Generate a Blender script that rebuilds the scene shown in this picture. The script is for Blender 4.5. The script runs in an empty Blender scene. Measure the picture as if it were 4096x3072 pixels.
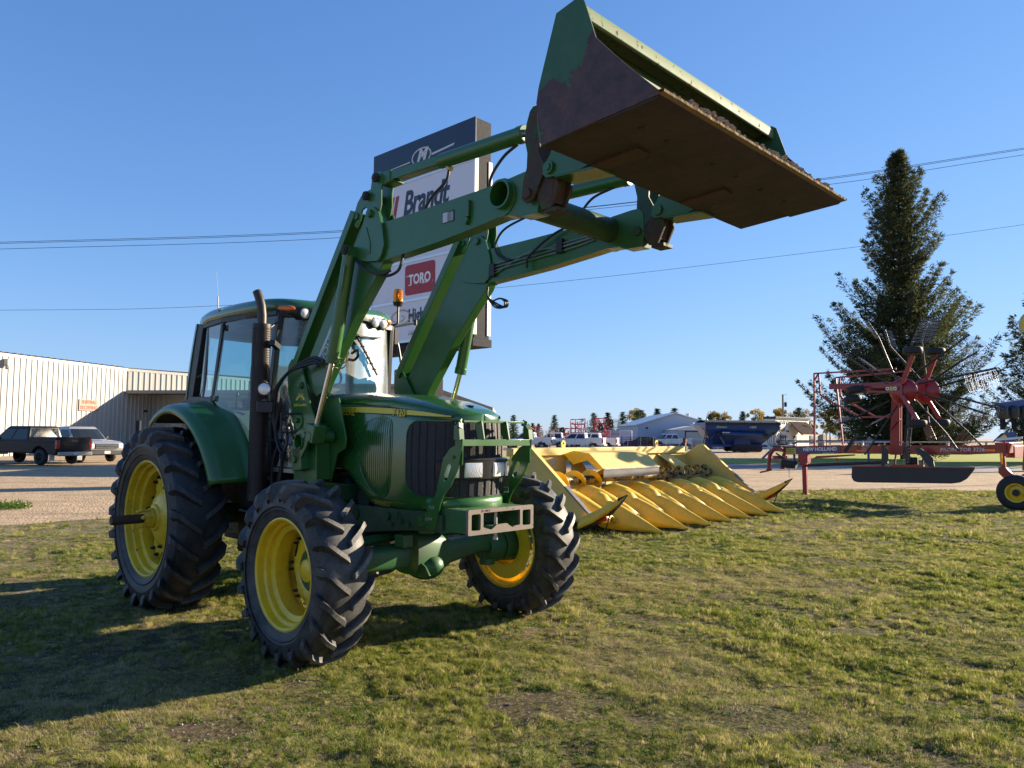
import bpy, math, random
from math import sin, cos, pi, radians as R, sqrt, atan2
from mathutils import Vector as V, Matrix
from mathutils.geometry import tessellate_polygon
from mathutils import noise as NZ
C = bpy.context.scene.collection
random.seed(7)
S = bpy.context.scene

# ---------------------------------------------------------------- mesh builder
class MB:
    def __init__(s): s.v=[]; s.f=[]; s.T=None
    def add(s, vs, fs):
        o=len(s.v)
        s.v += [tuple(x) for x in vs]
        s.f += [tuple(i+o for i in f) for f in fs]
    def box(s, c, d, rz=0, ry=0, rx=0):
        x,y,z=d[0]/2,d[1]/2,d[2]/2
        m=Matrix.Rotation(rz,3,'Z')@Matrix.Rotation(ry,3,'Y')@Matrix.Rotation(rx,3,'X')
        vs=[V(c)+m@V((sx*x,sy*y,sz*z)) for sz in(-1,1) for sy in(-1,1) for sx in(-1,1)]
        s.add(vs,[(0,2,3,1),(4,5,7,6),(0,1,5,4),(2,6,7,3),(0,4,6,2),(1,3,7,5)])
    def bb(s, a, b):
        s.box([(a[i]+b[i])/2 for i in range(3)],[abs(a[i]-b[i]) for i in range(3)])
    def beam(s, a, b, w, h, up=(0,0,1), w2=None, h2=None):
        a,b=V(a),V(b); d=(b-a).normalized(); up=V(up)
        if abs(d.dot(up))>.99: up=V((1,0,0))
        r=d.cross(up).normalized(); u=r.cross(d)
        w2=w if w2 is None else w2; h2=h if h2 is None else h2
        vs=[a+r*(sx*w/2)+u*(sy*h/2) for sx,sy in((-1,-1),(1,-1),(1,1),(-1,1))]
        vs+=[b+r*(sx*w2/2)+u*(sy*h2/2) for sx,sy in((-1,-1),(1,-1),(1,1),(-1,1))]
        s.add(vs,[(3,2,1,0),(4,5,6,7),(0,1,5,4),(1,2,6,5),(2,3,7,6),(3,0,4,7)])
    def cyl(s, a, b, r, r2=None, n=20, cap=True):
        a,b=V(a),V(b); r2=r if r2 is None else r2
        d=(b-a).normalized(); t=V((0,0,1)) if abs(d.z)<.9 else V((1,0,0))
        x=d.cross(t).normalized(); y=d.cross(x)
        vs=[a+(x*cos(i*2*pi/n)+y*sin(i*2*pi/n))*r for i in range(n)]+[b+(x*cos(i*2*pi/n)+y*sin(i*2*pi/n))*r2 for i in range(n)]
        fs=[(i,(i+1)%n,n+(i+1)%n,n+i) for i in range(n)]
        if cap: fs+=[tuple(range(n-1,-1,-1)),tuple(range(n,2*n))]
        s.add(vs,fs)
    def lathe(s, prof, o, d, n=32, closed=False):
        # prof: (radius, distance along axis)
        o=V(o); d=V(d).normalized(); t=V((0,0,1)) if abs(d.z)<.9 else V((1,0,0))
        x=d.cross(t).normalized(); y=d.cross(x); k=len(prof)
        vs=[o+d*h+(x*cos(i*2*pi/n)+y*sin(i*2*pi/n))*r for i in range(n) for r,h in prof]
        fs=[]
        for i in range(n):
            j=(i+1)%n
            for q in range(k if closed else k-1):
                p=(q+1)%k
                fs.append((i*k+q,j*k+q,j*k+p,i*k+p))
        s.add(vs,fs)
    def tube(s, pts, r, n=8, r2=None):
        pts=[V(p) for p in pts]; m=len(pts); r2=r if r2 is None else r2
        ts=[(pts[min(i+1,m-1)]-pts[max(i-1,0)]).normalized() for i in range(m)]
        x=ts[0].orthogonal().normalized(); vs=[]
        for i in range(m):
            x=(x-ts[i]*x.dot(ts[i])).normalized(); y=ts[i].cross(x); rr=r+(r2-r)*i/(m-1)
            vs+=[pts[i]+(x*cos(k*2*pi/n)+y*sin(k*2*pi/n))*rr for k in range(n)]
        fs=[(i*n+k,i*n+(k+1)%n,(i+1)*n+(k+1)%n,(i+1)*n+k) for i in range(m-1) for k in range(n)]
        fs+=[tuple(range(n-1,-1,-1)),tuple((m-1)*n+k for k in range(n))]
        s.add(vs,fs)
    def prism(s, poly, h0, h1, plane='xz', holes=()):
        # poly in the plane, extruded along the third axis between h0 and h1
        def P(p,h):
            return {'xz':(p[0],h,p[1]),'xy':(p[0],p[1],h),'yz':(h,p[0],p[1])}[plane]
        loops=[list(poly)]+[list(h) for h in holes]
        flat=[p for l in loops for p in l]; n=len(flat)
        vs=[P(p,h0) for p in flat]+[P(p,h1) for p in flat]
        if len(loops)==1 and n<5: tri=[tuple(range(n))]
        else: tri=tessellate_polygon([[V((p[0],p[1],0)) for p in l] for l in loops])
        fs=[tuple(t) for t in tri]+[tuple(i+n for i in reversed(t)) for t in tri]
        b=0
        for l in loops:
            k=len(l)
            fs+=[(b+i,b+(i+1)%k,n+b+(i+1)%k,n+b+i) for i in range(k)]; b+=k
        s.add(vs,fs)
    def grid(s, rows, closeu=False, closev=False):
        a=len(rows); b=len(rows[0])
        vs=[p for r in rows for p in r]
        fs=[(i*b+j,i*b+(j+1)%b,((i+1)%a)*b+(j+1)%b,((i+1)%a)*b+j) for i in range(a if closev else a-1) for j in range(b if closeu else b-1)]
        s.add(vs,fs)
    def ball(s, c, r, n=10, m=6):
        if not hasattr(r,'__len__'): r=(r,r,r)
        s.grid([[ (c[0]+r[0]*sin(pi*i/m)*cos(2*pi*j/n), c[1]+r[1]*sin(pi*i/m)*sin(2*pi*j/n), c[2]+r[2]*cos(pi*i/m)) for j in range(n)] for i in range(m+1)],closeu=True)
    def thick(s, rows, off):
        # a sheet with thickness: off = vector or function(row,col)->vector
        n0=len(s.v); a=len(rows); b=len(rows[0])
        s.grid(rows)
        r2=[[tuple(V(p)+(V(off) if not callable(off) else off(i,j))) for j,p in enumerate(r)] for i,r in enumerate(rows)]
        s.grid([list(reversed(r)) for r in r2])
        A=lambda i,j:n0+i*b+j
        B=lambda i,j:n0+a*b+i*b+(b-1-j)
        for i in range(a-1):
            s.f.append((A(i,0),A(i+1,0),B(i+1,0),B(i,0))); s.f.append((A(i,b-1),B(i,b-1),B(i+1,b-1),A(i+1,b-1)))
        for j in range(b-1):
            s.f.append((A(0,j),B(0,j),B(0,j+1),A(0,j+1))); s.f.append((A(a-1,j),A(a-1,j+1),B(a-1,j+1),B(a-1,j)))
    def xf(s, m, start=0):
        for i in range(start,len(s.v)): s.v[i]=tuple(m@V(s.v[i]))
        return s
    def mir(s):
        # mirror across y=0
        s.v=[(x,-y,z) for x,y,z in s.v]; s.f=[tuple(reversed(f)) for f in s.f]; return s
    def both(s):
        n=len(s.v); f=list(s.f)
        s.v += [(x,-y,z) for x,y,z in s.v]; s.f += [tuple(n+i for i in reversed(q)) for q in f]; return s

def obj(name, mb, mat, parent=None, smooth=35, bevel=0, loc=None, rz=0, fix=True):
    me=bpy.data.meshes.new(name); me.from_pydata(mb.v,[],mb.f)
    if fix:
        import bmesh
        bm=bmesh.new(); bm.from_mesh(me); bmesh.ops.recalc_face_normals(bm,faces=bm.faces); bm.to_mesh(me); bm.free()
    for m in (mat if isinstance(mat,(list,tuple)) else [mat]): me.materials.append(m)
    if smooth:
        me.shade_smooth(); me.set_sharp_from_angle(angle=R(smooth))
    o=bpy.data.objects.new(name,me); C.objects.link(o)
    if parent: o.parent=parent
    if loc: o.location=loc
    o.rotation_euler.z=rz
    if bevel:
        b=o.modifiers.new('Bevel','BEVEL'); b.width=bevel; b.segments=2; b.limit_method='ANGLE'; b.angle_limit=R(40)
        b.harden_normals=False
    return o
def empty(name, loc=(0,0,0), rz=0, parent=None):
    o=bpy.data.objects.new(name,None); C.objects.link(o); o.location=loc; o.rotation_euler.z=rz; o.empty_display_size=.3
    if parent: o.parent=parent
    return o
def tag(o, label=None, cat=None, group=None, kind=None):
    if label: o['label']=label
    if cat: o['category']=cat
    if group: o['group']=group
    if kind: o['kind']=kind
    return o
def dup(root, loc, rz, label=None, group=None, sc=None):
    r=root.copy(); C.objects.link(r); r.location=loc; r.rotation_euler.z=rz
    if sc: r.scale=sc if hasattr(sc,'__len__') else (sc,)*3
    if label: r['label']=label
    if group: r['group']=group
    for ch in list(root.children):
        c=ch.copy(); C.objects.link(c); c.parent=r
        for g in list(ch.children):
            d=g.copy(); C.objects.link(d); d.parent=c
    return r
def text(name, s, size, mat, parent, M4, sx=1, shear=0, bold=0, depth=.002, align='CENTER', space=1):
    cu=bpy.data.curves.new(name,'FONT'); cu.body=s; cu.size=size; cu.shear=shear; cu.offset=bold; cu.extrude=depth
    cu.align_x=align; cu.align_y='CENTER'; cu.space_character=space; cu.resolution_u=3
    t=bpy.data.objects.new(name,cu); C.objects.link(t)
    dg=bpy.context.evaluated_depsgraph_get(); dg.update()
    me=bpy.data.meshes.new_from_object(t.evaluated_get(dg)); bpy.data.objects.remove(t)
    mm=M4@Matrix.Diagonal((sx,1,1,1)); me.transform(mm); me.materials.clear(); me.materials.append(mat); me.name=name
    o=bpy.data.objects.new(name,me); C.objects.link(o)
    if parent: o.parent=parent
    return o
def frame(o, x, y):
    # matrix with text x axis along x, y axis along y at origin o
    x=V(x).normalized(); y=V(y).normalized(); z=x.cross(y).normalized(); y=z.cross(x)
    return Matrix((( x.x,y.x,z.x,o[0]),(x.y,y.y,z.y,o[1]),(x.z,y.z,z.z,o[2]),(0,0,0,1)))
def spline(pts, n=8):
    # Catmull-Rom through points
    P=[V(p) for p in pts]; P=[P[0]*2-P[1]]+P+[P[-1]*2-P[-2]]; out=[]
    for i in range(1,len(P)-2):
        for k in range(n):
            t=k/n; a,b,c,d=P[i-1],P[i],P[i+1],P[i+2]
            out.append(.5*((2*b)+(c-a)*t+(2*a-5*b+4*c-d)*t*t+(3*b-a-3*c+d)*t**3))
    out.append(P[-2]); return out
def interp(x, xs, ys):
    if x<=xs[0]: return ys[0]
    for i in range(len(xs)-1):
        if x<=xs[i+1]: return ys[i]+(ys[i+1]-ys[i])*(x-xs[i])/(xs[i+1]-xs[i])
    return ys[-1]
def circ2(cx,cy,r,n=20,a0=0,a1=2*pi,inc=False):
    return [(cx+r*cos(a0+(a1-a0)*i/(n-(1 if inc else 0))),cy+r*sin(a0+(a1-a0)*i/(n-(1 if inc else 0)))) for i in range(n)]
def rrect(x0,y0,x1,y1,r,n=4):
    out=[]
    for cx,cy,a in((x1-r,y1-r,0),(x0+r,y1-r,pi/2),(x0+r,y0+r,pi),(x1-r,y0+r,3*pi/2)):
        out+=[(cx+r*cos(a+pi/2*i/n),cy+r*sin(a+pi/2*i/n)) for i in range(n+1)]
    return out

# ---------------------------------------------------------------- materials
def nodes(name):
    m=bpy.data.materials.new(name); m.use_nodes=True; nt=m.node_tree; return m,nt,nt.nodes['Principled BSDF']
def N(nt,t,**k):
    n=nt.nodes.new(t)
    for a,b in k.items():
        if a.startswith('i_'):
            key=a[2:].replace('_',' '); n.inputs[int(key) if key.isdigit() else key].default_value=b
        else: setattr(n,a,b)
    return n
def ramp(nt, fac, stops, interp='LINEAR'):
    r=nt.nodes.new('ShaderNodeValToRGB'); r.color_ramp.interpolation=interp
    e=r.color_ramp.elements
    while len(e)<len(stops): e.new(.5)
    for i,(p,c) in enumerate(stops):
        e[i].position=p; e[i].color=c if len(c)==4 else (*c,1)
    nt.links.new(fac,r.inputs[0]); return r
def coords(nt): return nt.nodes.new('ShaderNodeTexCoord').outputs['Object']
def noise(nt, co, scale, detail=5, rough=.6, dist=0):
    n=N(nt,'ShaderNodeTexNoise',i_Scale=scale,i_Detail=detail,i_Roughness=rough,i_Distortion=dist); nt.links.new(co,n.inputs['Vector']); return n.outputs['Fac']
def mix(nt, f, a, b):
    n=nt.nodes.new('ShaderNodeMix'); n.data_type='RGBA'
    if isinstance(f,(int,float)): n.inputs[0].default_value=f
    else: nt.links.new(f,n.inputs[0])
    for i,x in((6,a),(7,b)):
        if isinstance(x,(tuple,list)): n.inputs[i].default_value=(*x[:3],1)
        else: nt.links.new(x,n.inputs[i])
    return n.outputs[2]
def math_(nt, op, a, b=None, clamp=False):
    n=nt.nodes.new('ShaderNodeMath'); n.operation=op; n.use_clamp=clamp
    for i,x in((0,a),(1,b)):
        if x is None: continue
        if isinstance(x,(int,float)): n.inputs[i].default_value=x
        else: nt.links.new(x,n.inputs[i])
    return n.outputs[0]
def bump(nt, b, h, strength=.3, dist=.01):
    n=N(nt,'ShaderNodeBump',i_Strength=strength,i_Distance=dist); nt.links.new(h,n.inputs['Height']); nt.links.new(n.outputs[0],b.inputs['Normal']); return n
def paint(name, col, dirt=(.12,.09,.06), rough=.35, amount=.35, scale=3, coat=.0, metal=0, chips=None, chipamt=.30, vec=None):
    m,nt,b=nodes(name); co=coords(nt)
    n1=noise(nt,co,scale,6,.65); n2=noise(nt,co,scale*9,4,.7)
    d=ramp(nt,n1,[(.42,(0,0,0)),(.75,(1,1,1))]).outputs[0]
    f=math_(nt,'MULTIPLY',math_(nt,'MULTIPLY',d,n2),amount*1.6,True)
    c2=tuple(x*.8 for x in col); base=mix(nt,n2,col,c2)
    c=mix(nt,f,base,dirt)
    if chips:
        n3=noise(nt,co,scale*3.7,8,.72,.3)
        k=ramp(nt,n3,[(1-chipamt-.03,(0,0,0)),(1-chipamt,(1,1,1))]).outputs[0]
        c=mix(nt,k,c,chips); 
    nt.links.new(c,b.inputs['Base Color'])
    r=math_(nt,'ADD',math_(nt,'MULTIPLY',n1,.3),rough-.12); 
    if chips: r=math_(nt,'ADD',r,math_(nt,'MULTIPLY',k,.4),True)
    nt.links.new(r,b.inputs['Roughness']); b.inputs['Metallic'].default_value=metal
    if coat: b.inputs['Coat Weight'].default_value=coat; b.inputs['Coat Roughness'].default_value=.12
    bump(nt,b,n2,.08,.003)
    return m
def plain(name, col, rough=.5, metal=0, var=.15, scale=12, b_=.0, spec=.5):
    m,nt,b=nodes(name); b.inputs['Specular IOR Level'].default_value=spec; co=coords(nt); n1=noise(nt,co,scale,4,.6)
    c=mix(nt,n1,tuple(x*(1-var) for x in col),tuple(min(1,x*(1+var)) for x in col))
    nt.links.new(c,b.inputs['Base Color']); b.inputs['Metallic'].default_value=metal
    nt.links.new(math_(nt,'ADD',math_(nt,'MULTIPLY',n1,.2),rough-.1),b.inputs['Roughness'])
    if b_: bump(nt,b,n1,b_,.01)
    return m
def glass(name, tint=(.75,.86,.86), refl=1.0, haze=.06, hazecol=(.75,.8,.8), glare=0):
    m=bpy.data.materials.new(name); m.use_nodes=True; nt=m.node_tree; nt.nodes.clear()
    out=nt.nodes.new('ShaderNodeOutputMaterial'); tr=N(nt,'ShaderNodeBsdfTransparent'); tr.inputs[0].default_value=(*tint,1)
    gl=N(nt,'ShaderNodeBsdfGlossy'); gl.inputs['Roughness'].default_value=.03; gl.inputs[0].default_value=(1,1,1,1)
    lw=nt.nodes.new('ShaderNodeLayerWeight'); lw.inputs[0].default_value=.5; mx=nt.nodes.new('ShaderNodeMixShader')
    f=math_(nt,'MULTIPLY',math_(nt,'ADD',math_(nt,'MULTIPLY',math_(nt,'POWER',lw.outputs['Facing'],4.0),.9),.05),refl,True)
    nt.links.new(f,mx.inputs[0]); nt.links.new(tr.outputs[0],mx.inputs[1]); nt.links.new(gl.outputs[0],mx.inputs[2])
    df=N(nt,'ShaderNodeBsdfDiffuse'); df.inputs[0].default_value=(*hazecol,1)
    co=coords(nt); n1=noise(nt,co,2.5,6,.65,.6); mx2=nt.nodes.new('ShaderNodeMixShader')
    nt.links.new(math_(nt,'MULTIPLY',n1,haze*2),mx2.inputs[0]); nt.links.new(mx.outputs[0],mx2.inputs[1]); nt.links.new(df.outputs[0],mx2.inputs[2])
    fin=mx2.outputs[0]
    if glare:
        g2=N(nt,'ShaderNodeBsdfGlossy'); g2.inputs['Roughness'].default_value=.30; m3=nt.nodes.new('ShaderNodeMixShader')
        nt.links.new(math_(nt,'MULTIPLY',math_(nt,'ADD',n1,.3),glare),m3.inputs[0]); nt.links.new(fin,m3.inputs[1]); nt.links.new(g2.outputs[0],m3.inputs[2]); fin=m3.outputs[0]
    nt.links.new(fin,out.inputs[0]); return m
def foliage(name, c1, c2, trans=.35, posn=1.2, c3=None, inst=False):
    m=bpy.data.materials.new(name); m.use_nodes=True; nt=m.node_tree; nt.nodes.clear()
    out=nt.nodes.new('ShaderNodeOutputMaterial')
    geo=nt.nodes.new('ShaderNodeNewGeometry')
    rnd=nt.nodes.new('ShaderNodeObjectInfo').outputs['Random'] if inst else geo.outputs['Random Per Island']
    n1=noise(nt,geo.outputs['Position'],posn,4,.6)
    f=math_(nt,'ADD',math_(nt,'MULTIPLY',rnd,.55),math_(nt,'MULTIPLY',n1,.55))
    st=[(.25,c1),(.75,c2)]
    if c3: st=[(.22,c1),(.55,c2),(.82,c3)]
    c=ramp(nt,f,st).outputs[0]
    d=N(nt,'ShaderNodeBsdfDiffuse'); t=N(nt,'ShaderNodeBsdfTranslucent'); nt.links.new(c,d.inputs[0])
    hs=N(nt,'ShaderNodeHueSaturation',i_Value=1.25,i_Saturation=1.05); nt.links.new(c,hs.inputs['Color']); nt.links.new(hs.outputs[0],t.inputs[0])
    mx=nt.nodes.new('ShaderNodeMixShader'); mx.inputs[0].default_value=trans
    nt.links.new(d.outputs[0],mx.inputs[1]); nt.links.new(t.outputs[0],mx.inputs[2])
    nt.links.new(mx.outputs[0],out.inputs[0]); return m

JG=(.024,.128,.020)
M={}
M['green']=paint('green_paint',JG,dirt=(.055,.085,.035),rough=.34,amount=.6,coat=.25,chips=(.06,.065,.04),chipamt=.245)
M['hood']=paint('glossy_green_paint',(.022,.115,.022),dirt=(.06,.09,.05),rough=.2,amount=.25,coat=.8)
M['dgreen']=paint('greasy_green_paint',(.02,.08,.024),dirt=(.03,.025,.02),rough=.5,amount=.9,scale=5,chips=(.045,.028,.02),chipamt=.36)
M['agreen']=paint('axle_green_paint',(.024,.115,.032),dirt=(.05,.04,.03),rough=.45,amount=.8,scale=4)
M['yellow']=paint('yellow_paint',(.86,.58,.02),dirt=(.22,.16,.05),rough=.35,amount=.55,coat=.2)
M['yellowworn']=paint('worn_yellow_paint',(.82,.55,.02),dirt=(.1,.07,.03),rough=.4,amount=.6,scale=4,chips=(.06,.04,.03),chipamt=.34)
M['black']=plain('black_plastic',(.012,.012,.013),.45)
M['blackm']=plain('matt_black',(.02,.02,.02),.75,b_=.2)
M['rubber']=plain('hose_rubber',(.012,.012,.014),.5)
M['chrome']=plain('chrome_rod',(.75,.72,.68),.12,1,.05)
M['steel']=plain('bare_steel',(.35,.33,.3),.4,.9,.3)
M['brass']=plain('brass_fitting',(.45,.33,.16),.35,.9,.2)
M['silver']=plain('grey_trim',(.035,.035,.038),.35,.1)
M['ltgrey']=plain('light_grey_plastic',(.42,.42,.40),.5)
M['white']=plain('white_paint',(.72,.72,.70),.45,0,.06,3)
M['red']=paint('red_paint',(.30,.010,.014),dirt=(.16,.03,.025),rough=.35,amount=.3,coat=.3)
M['wood']=plain('weathered_timber',(.16,.12,.09),.9,0,.3,6,.3)
M['decaly']=plain('yellow_decal',(.68,.55,.05),.4,0,.04)
M['decalb']=plain('black_decal',(.01,.01,.01),.4,0,.04)
M['decalw']=plain('pale_decal',(.5,.52,.5),.4,0,.04)
M['seat']=plain('seat_fabric',(.10,.09,.07),.9,0,.3,20)
M['plasticwrap']=glass('clear_plastic_wrap',(.55,.55,.5),1.5,.25,(.5,.48,.42))
M['cabglass']=glass('cab_glass',(.50,.74,.76),1.0,.045)
M['sideglass']=glass('cab_side_glass',(.46,.70,.74),1.3,.03)
M['carglass']=plain('dark_car_glass',(.015,.02,.022),.06,0,.1)
# tyre rubber, dusty on lug faces
def rubber(name, dusty=.5, Rt=.69):
    m,nt,b=nodes(name); co=coords(nt); n1=noise(nt,co,5,6,.7); n2=noise(nt,co,60,3,.7); n3=noise(nt,co,1.6,3,.5)
    f=math_(nt,'MULTIPLY',ramp(nt,n1,[(.38,(0,0,0)),(.7,(1,1,1))]).outputs[0],dusty,True)
    f=math_(nt,'ADD',f,math_(nt,'MULTIPLY',ramp(nt,n2,[(.5,(0,0,0)),(.72,(1,1,1))]).outputs[0],dusty*.35),True)
    sp=nt.nodes.new('ShaderNodeSeparateXYZ'); nt.links.new(co,sp.inputs[0])
    rr=math_(nt,'SQRT',math_(nt,'ADD',math_(nt,'MULTIPLY',sp.outputs[0],sp.outputs[0]),math_(nt,'MULTIPLY',sp.outputs[2],sp.outputs[2])))
    worn=math_(nt,'MULTIPLY',ramp(nt,math_(nt,'SUBTRACT',rr,Rt-.5),[(.485,(0,0,0)),(.5,(1,1,1))]).outputs[0],ramp(nt,n2,[(.35,(.25,.25,.25)),(.6,(1,1,1))]).outputs[0])
    f=math_(nt,'ADD',f,math_(nt,'MULTIPLY',worn,dusty*1.1),True)
    nt.links.new(mix(nt,f,(.009,.0095,.011),(.15,.14,.125)),b.inputs['Base Color'])
    nt.links.new(math_(nt,'ADD',math_(nt,'MULTIPLY',n3,.3),.42),b.inputs['Roughness']); bump(nt,b,math_(nt,'ADD',n2,n1),.25,.004); return m
M['tyre']=rubber('tractor_tyre_rubber',.5,.695); M['tyrer']=rubber('rear_tyre_rubber',.28,.905); M['cartyre']=plain('car_tyre',(.015,.015,.016),.7)
def lens(name,col,rough=.12):
    m,nt,b=nodes(name); co=coords(nt); w=N(nt,'ShaderNodeTexWave',i_Scale=70.0,i_Distortion=3.0); nt.links.new(co,w.inputs['Vector'])
    b.inputs['Base Color'].default_value=(*col,1); b.inputs['Roughness'].default_value=rough; b.inputs['Metallic'].default_value=.25; b.inputs['Coat Weight'].default_value=1
    b.inputs['Coat Roughness'].default_value=.03
    bump(nt,b,w.outputs['Fac'],.25,.004); return m
M['lens']=lens('clear_lamp_lens',(.80,.81,.80)); M['amber']=lens('amber_lens',(.75,.16,.01),.2); M['redlens']=lens('red_lens',(.35,.01,.01),.2)
# ---------------------------------------------------------------- camera, light, sky
H_CAM=1.7458; PITCH=.0657; ROLL=.0092; FPX=3006.05
cd=bpy.data.cameras.new('camera'); cam=bpy.data.objects.new('camera',cd); C.objects.link(cam); S.camera=cam
f=V((0,cos(PITCH),sin(PITCH))); u0=V((0,-sin(PITCH),cos(PITCH))); r0=V((1,0,0))
rt=r0*cos(ROLL)+u0*sin(ROLL); up=-r0*sin(ROLL)+u0*cos(ROLL)
cam.matrix_world=Matrix(((rt.x,up.x,-f.x,0),(rt.y,up.y,-f.y,0),(rt.z,up.z,-f.z,H_CAM),(0,0,0,1)))
cd.sensor_width=36; cd.lens=FPX/4096*36; cd.clip_end=3000; cd.clip_start=.05
SUN_EL=R(17); SUN_AZ=R(25)     # azimuth measured from +x towards +y
sd=V((cos(SUN_EL)*cos(SUN_AZ),cos(SUN_EL)*sin(SUN_AZ),sin(SUN_EL)))
W=bpy.data.worlds.new('World'); S.world=W; W.use_nodes=True; nt=W.node_tree
sky=nt.nodes.new('ShaderNodeTexSky'); sky.sky_type='NISHITA'; sky.sun_disc=False; sky.sun_elevation=SUN_EL; sky.sun_rotation=pi/2-SUN_AZ
sky.air_density=1.0; sky.dust_density=.05; sky.ozone_density=3.0; sky.altitude=300
tn=nt.nodes.new('ShaderNodeMix'); tn.data_type='RGBA'; tn.blend_type='MULTIPLY'; tn.inputs[0].default_value=1; tn.inputs[7].default_value=(.80,.97,1.28,1)
# soft shoulder on the bright band near the horizon: out = 1.35*c/(1+c/5.5)
def vm(op,a,b):
    n=nt.nodes.new('ShaderNodeVectorMath'); n.operation=op
    for i,x in((0,a),(1,b)):
        if isinstance(x,tuple): n.inputs[i].default_value=x
        else: nt.links.new(x,n.inputs[i])
    return n.outputs[0]
nt.links.new(sky.outputs[0],tn.inputs[6]); c_=tn.outputs[2]
c_=vm('DIVIDE',vm('MULTIPLY',c_,(1.30,1.50,1.80)),vm('ADD',vm('MULTIPLY',c_,(1/5.4,1/5.4,1/6.0)),(1,1,1)))
nt.links.new(c_,nt.nodes['Background'].inputs[0]); nt.nodes['Background'].inputs[1].default_value=.059
ld=bpy.data.lights.new('sun','SUN'); ld.energy=5.0; ld.angle=R(.5); ld.color=(1,.84,.62)
so=bpy.data.objects.new('sun',ld); C.objects.link(so); so.rotation_euler=sd.to_track_quat('Z','Y').to_euler(); so.location=(0,0,30)
S.view_settings.view_transform='Standard'; S.view_settings.look='None'; S.view_settings.gamma=1; S.view_settings.exposure=1.55
S.render.engine='CYCLES'
S.cycles.max_bounces=8; S.cycles.transparent_max_bounces=24; S.cycles.caustics_reflective=False; S.cycles.caustics_refractive=False

# ---------------------------------------------------------------- ground
def gravel_mat():
    m,nt,b=nodes('gravel'); co=coords(nt)
    n1=noise(nt,co,.12,5,.6); n2=noise(nt,co,1.3,6,.7); v=N(nt,'ShaderNodeTexVoronoi',i_Scale=16.0); nt.links.new(co,v.inputs['Vector'])
    v2=N(nt,'ShaderNodeTexVoronoi',i_Scale=38.0); nt.links.new(co,v2.inputs['Vector'])
    mp=N(nt,'ShaderNodeMapping'); mp.inputs['Scale'].default_value=(.25,1.6,1); mp.inputs['Rotation'].default_value=(0,0,R(8)); nt.links.new(co,mp.inputs['Vector'])
    n3=noise(nt,mp.outputs[0],.9,6,.65)
    c=ramp(nt,n2,[(.3,(.25,.175,.105)),(.52,(.41,.285,.165)),(.75,(.49,.36,.215))]).outputs[0]
    c=mix(nt,math_(nt,'MULTIPLY',v.outputs['Color'],.45),c,(.53,.41,.26))
    c=mix(nt,ramp(nt,n3,[(.5,(0,0,0)),(.68,(.55,.55,.55))]).outputs[0],c,(.16,.115,.07))
    c=mix(nt,ramp(nt,n1,[(.55,(0,0,0)),(.75,(.4,.4,.4))]).outputs[0],c,(.3,.27,.18))
    nt.links.new(c,b.inputs['Base Color']); b.inputs['Roughness'].default_value=.95
    h=math_(nt,'ADD',math_(nt,'ADD',math_(nt,'MULTIPLY',v.outputs['Distance'],.5),math_(nt,'MULTIPLY',v2.outputs['Distance'],.3)),math_(nt,'MULTIPLY',n2,1.6))
    bump(nt,b,h,.9,.05); return m
M['gravel']=gravel_mat()
def lawn_mat(name='lawn',far=False):
    m,nt,b=nodes(name); co=coords(nt)
    n1=noise(nt,co,.55,6,.65,.4); n2=noise(nt,co,3.2,6,.7); n3=noise(nt,co,30,6,.85); n4=noise(nt,co,1.1,4,.6,.8)
    c=ramp(nt,n3,[(.38,(.016,.015,.008)),(.5,(.075,.078,.026)),(.62,(.26,.23,.10))]).outputs[0]  # darkest stop paints the shade between grass blades into the ground colour
    soil=ramp(nt,n3,[(.34,(.035,.027,.018)),(.55,(.13,.10,.065)),(.72,(.36,.29,.20))]).outputs[0]
    if far: c=ramp(nt,n3,[(.3,(.20,.24,.05)),(.5,(.30,.34,.07)),(.7,(.42,.42,.13))]).outputs[0]
    f=ramp(nt,math_(nt,'ADD',math_(nt,'MULTIPLY',n1,.6),math_(nt,'MULTIPLY',n2,.45)),[(.50,(0,0,0)),(.60,(1,1,1))]).outputs[0]
    if not far:
        c=mix(nt,f,c,soil)
        c=mix(nt,ramp(nt,n4,[(.56,(0,0,0)),(.66,(.75,.75,.75))]).outputs[0],c,(.26,.21,.11))
        sp=nt.nodes.new('ShaderNodeSeparateXYZ'); nt.links.new(co,sp.inputs[0])
        vz=N(nt,'ShaderNodeTexVoronoi',i_Scale=34.0); nt.links.new(co,vz.inputs['Vector'])
        k=math_(nt,'ADD',math_(nt,'MULTIPLY',math_(nt,'ADD',sp.outputs[0],math_(nt,'MULTIPLY',sp.outputs[1],.25)),-.15),math_(nt,'MULTIPLY',math_(nt,'SUBTRACT',n2,.5),2.5))
        k=ramp(nt,k,[(.35,(0,0,0)),(1.0,(.8,.8,.8))]).outputs[0]
        c=mix(nt,k,c,ramp(nt,vz.outputs['Color'],[(.2,(.12,.10,.05)),(.6,(.27,.23,.13)),(.9,(.46,.40,.27))]).outputs[0])
    else: c=mix(nt,math_(nt,'MULTIPLY',f,.3),c,(.25,.2,.1))
    nt.links.new(c,b.inputs['Base Color']); b.inputs['Roughness'].default_value=1; b.inputs['Specular IOR Level'].default_value=.1
    bump(nt,b,math_(nt,'ADD',math_(nt,'MULTIPLY',n3,.5),n2),0.0 if far else 1,.05); return m
M['lawn']=lawn_mat(); M['lawnfar']=lawn_mat('lawn_far',True)
g=MB(); g.add([(-900,-60,-.03),(900,-60,-.03),(900,1500,-.03),(-900,1500,-.03)],[(0,1,2,3)])
tag(obj('ground',g,M['gravel'],smooth=0),kind='structure')
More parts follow.
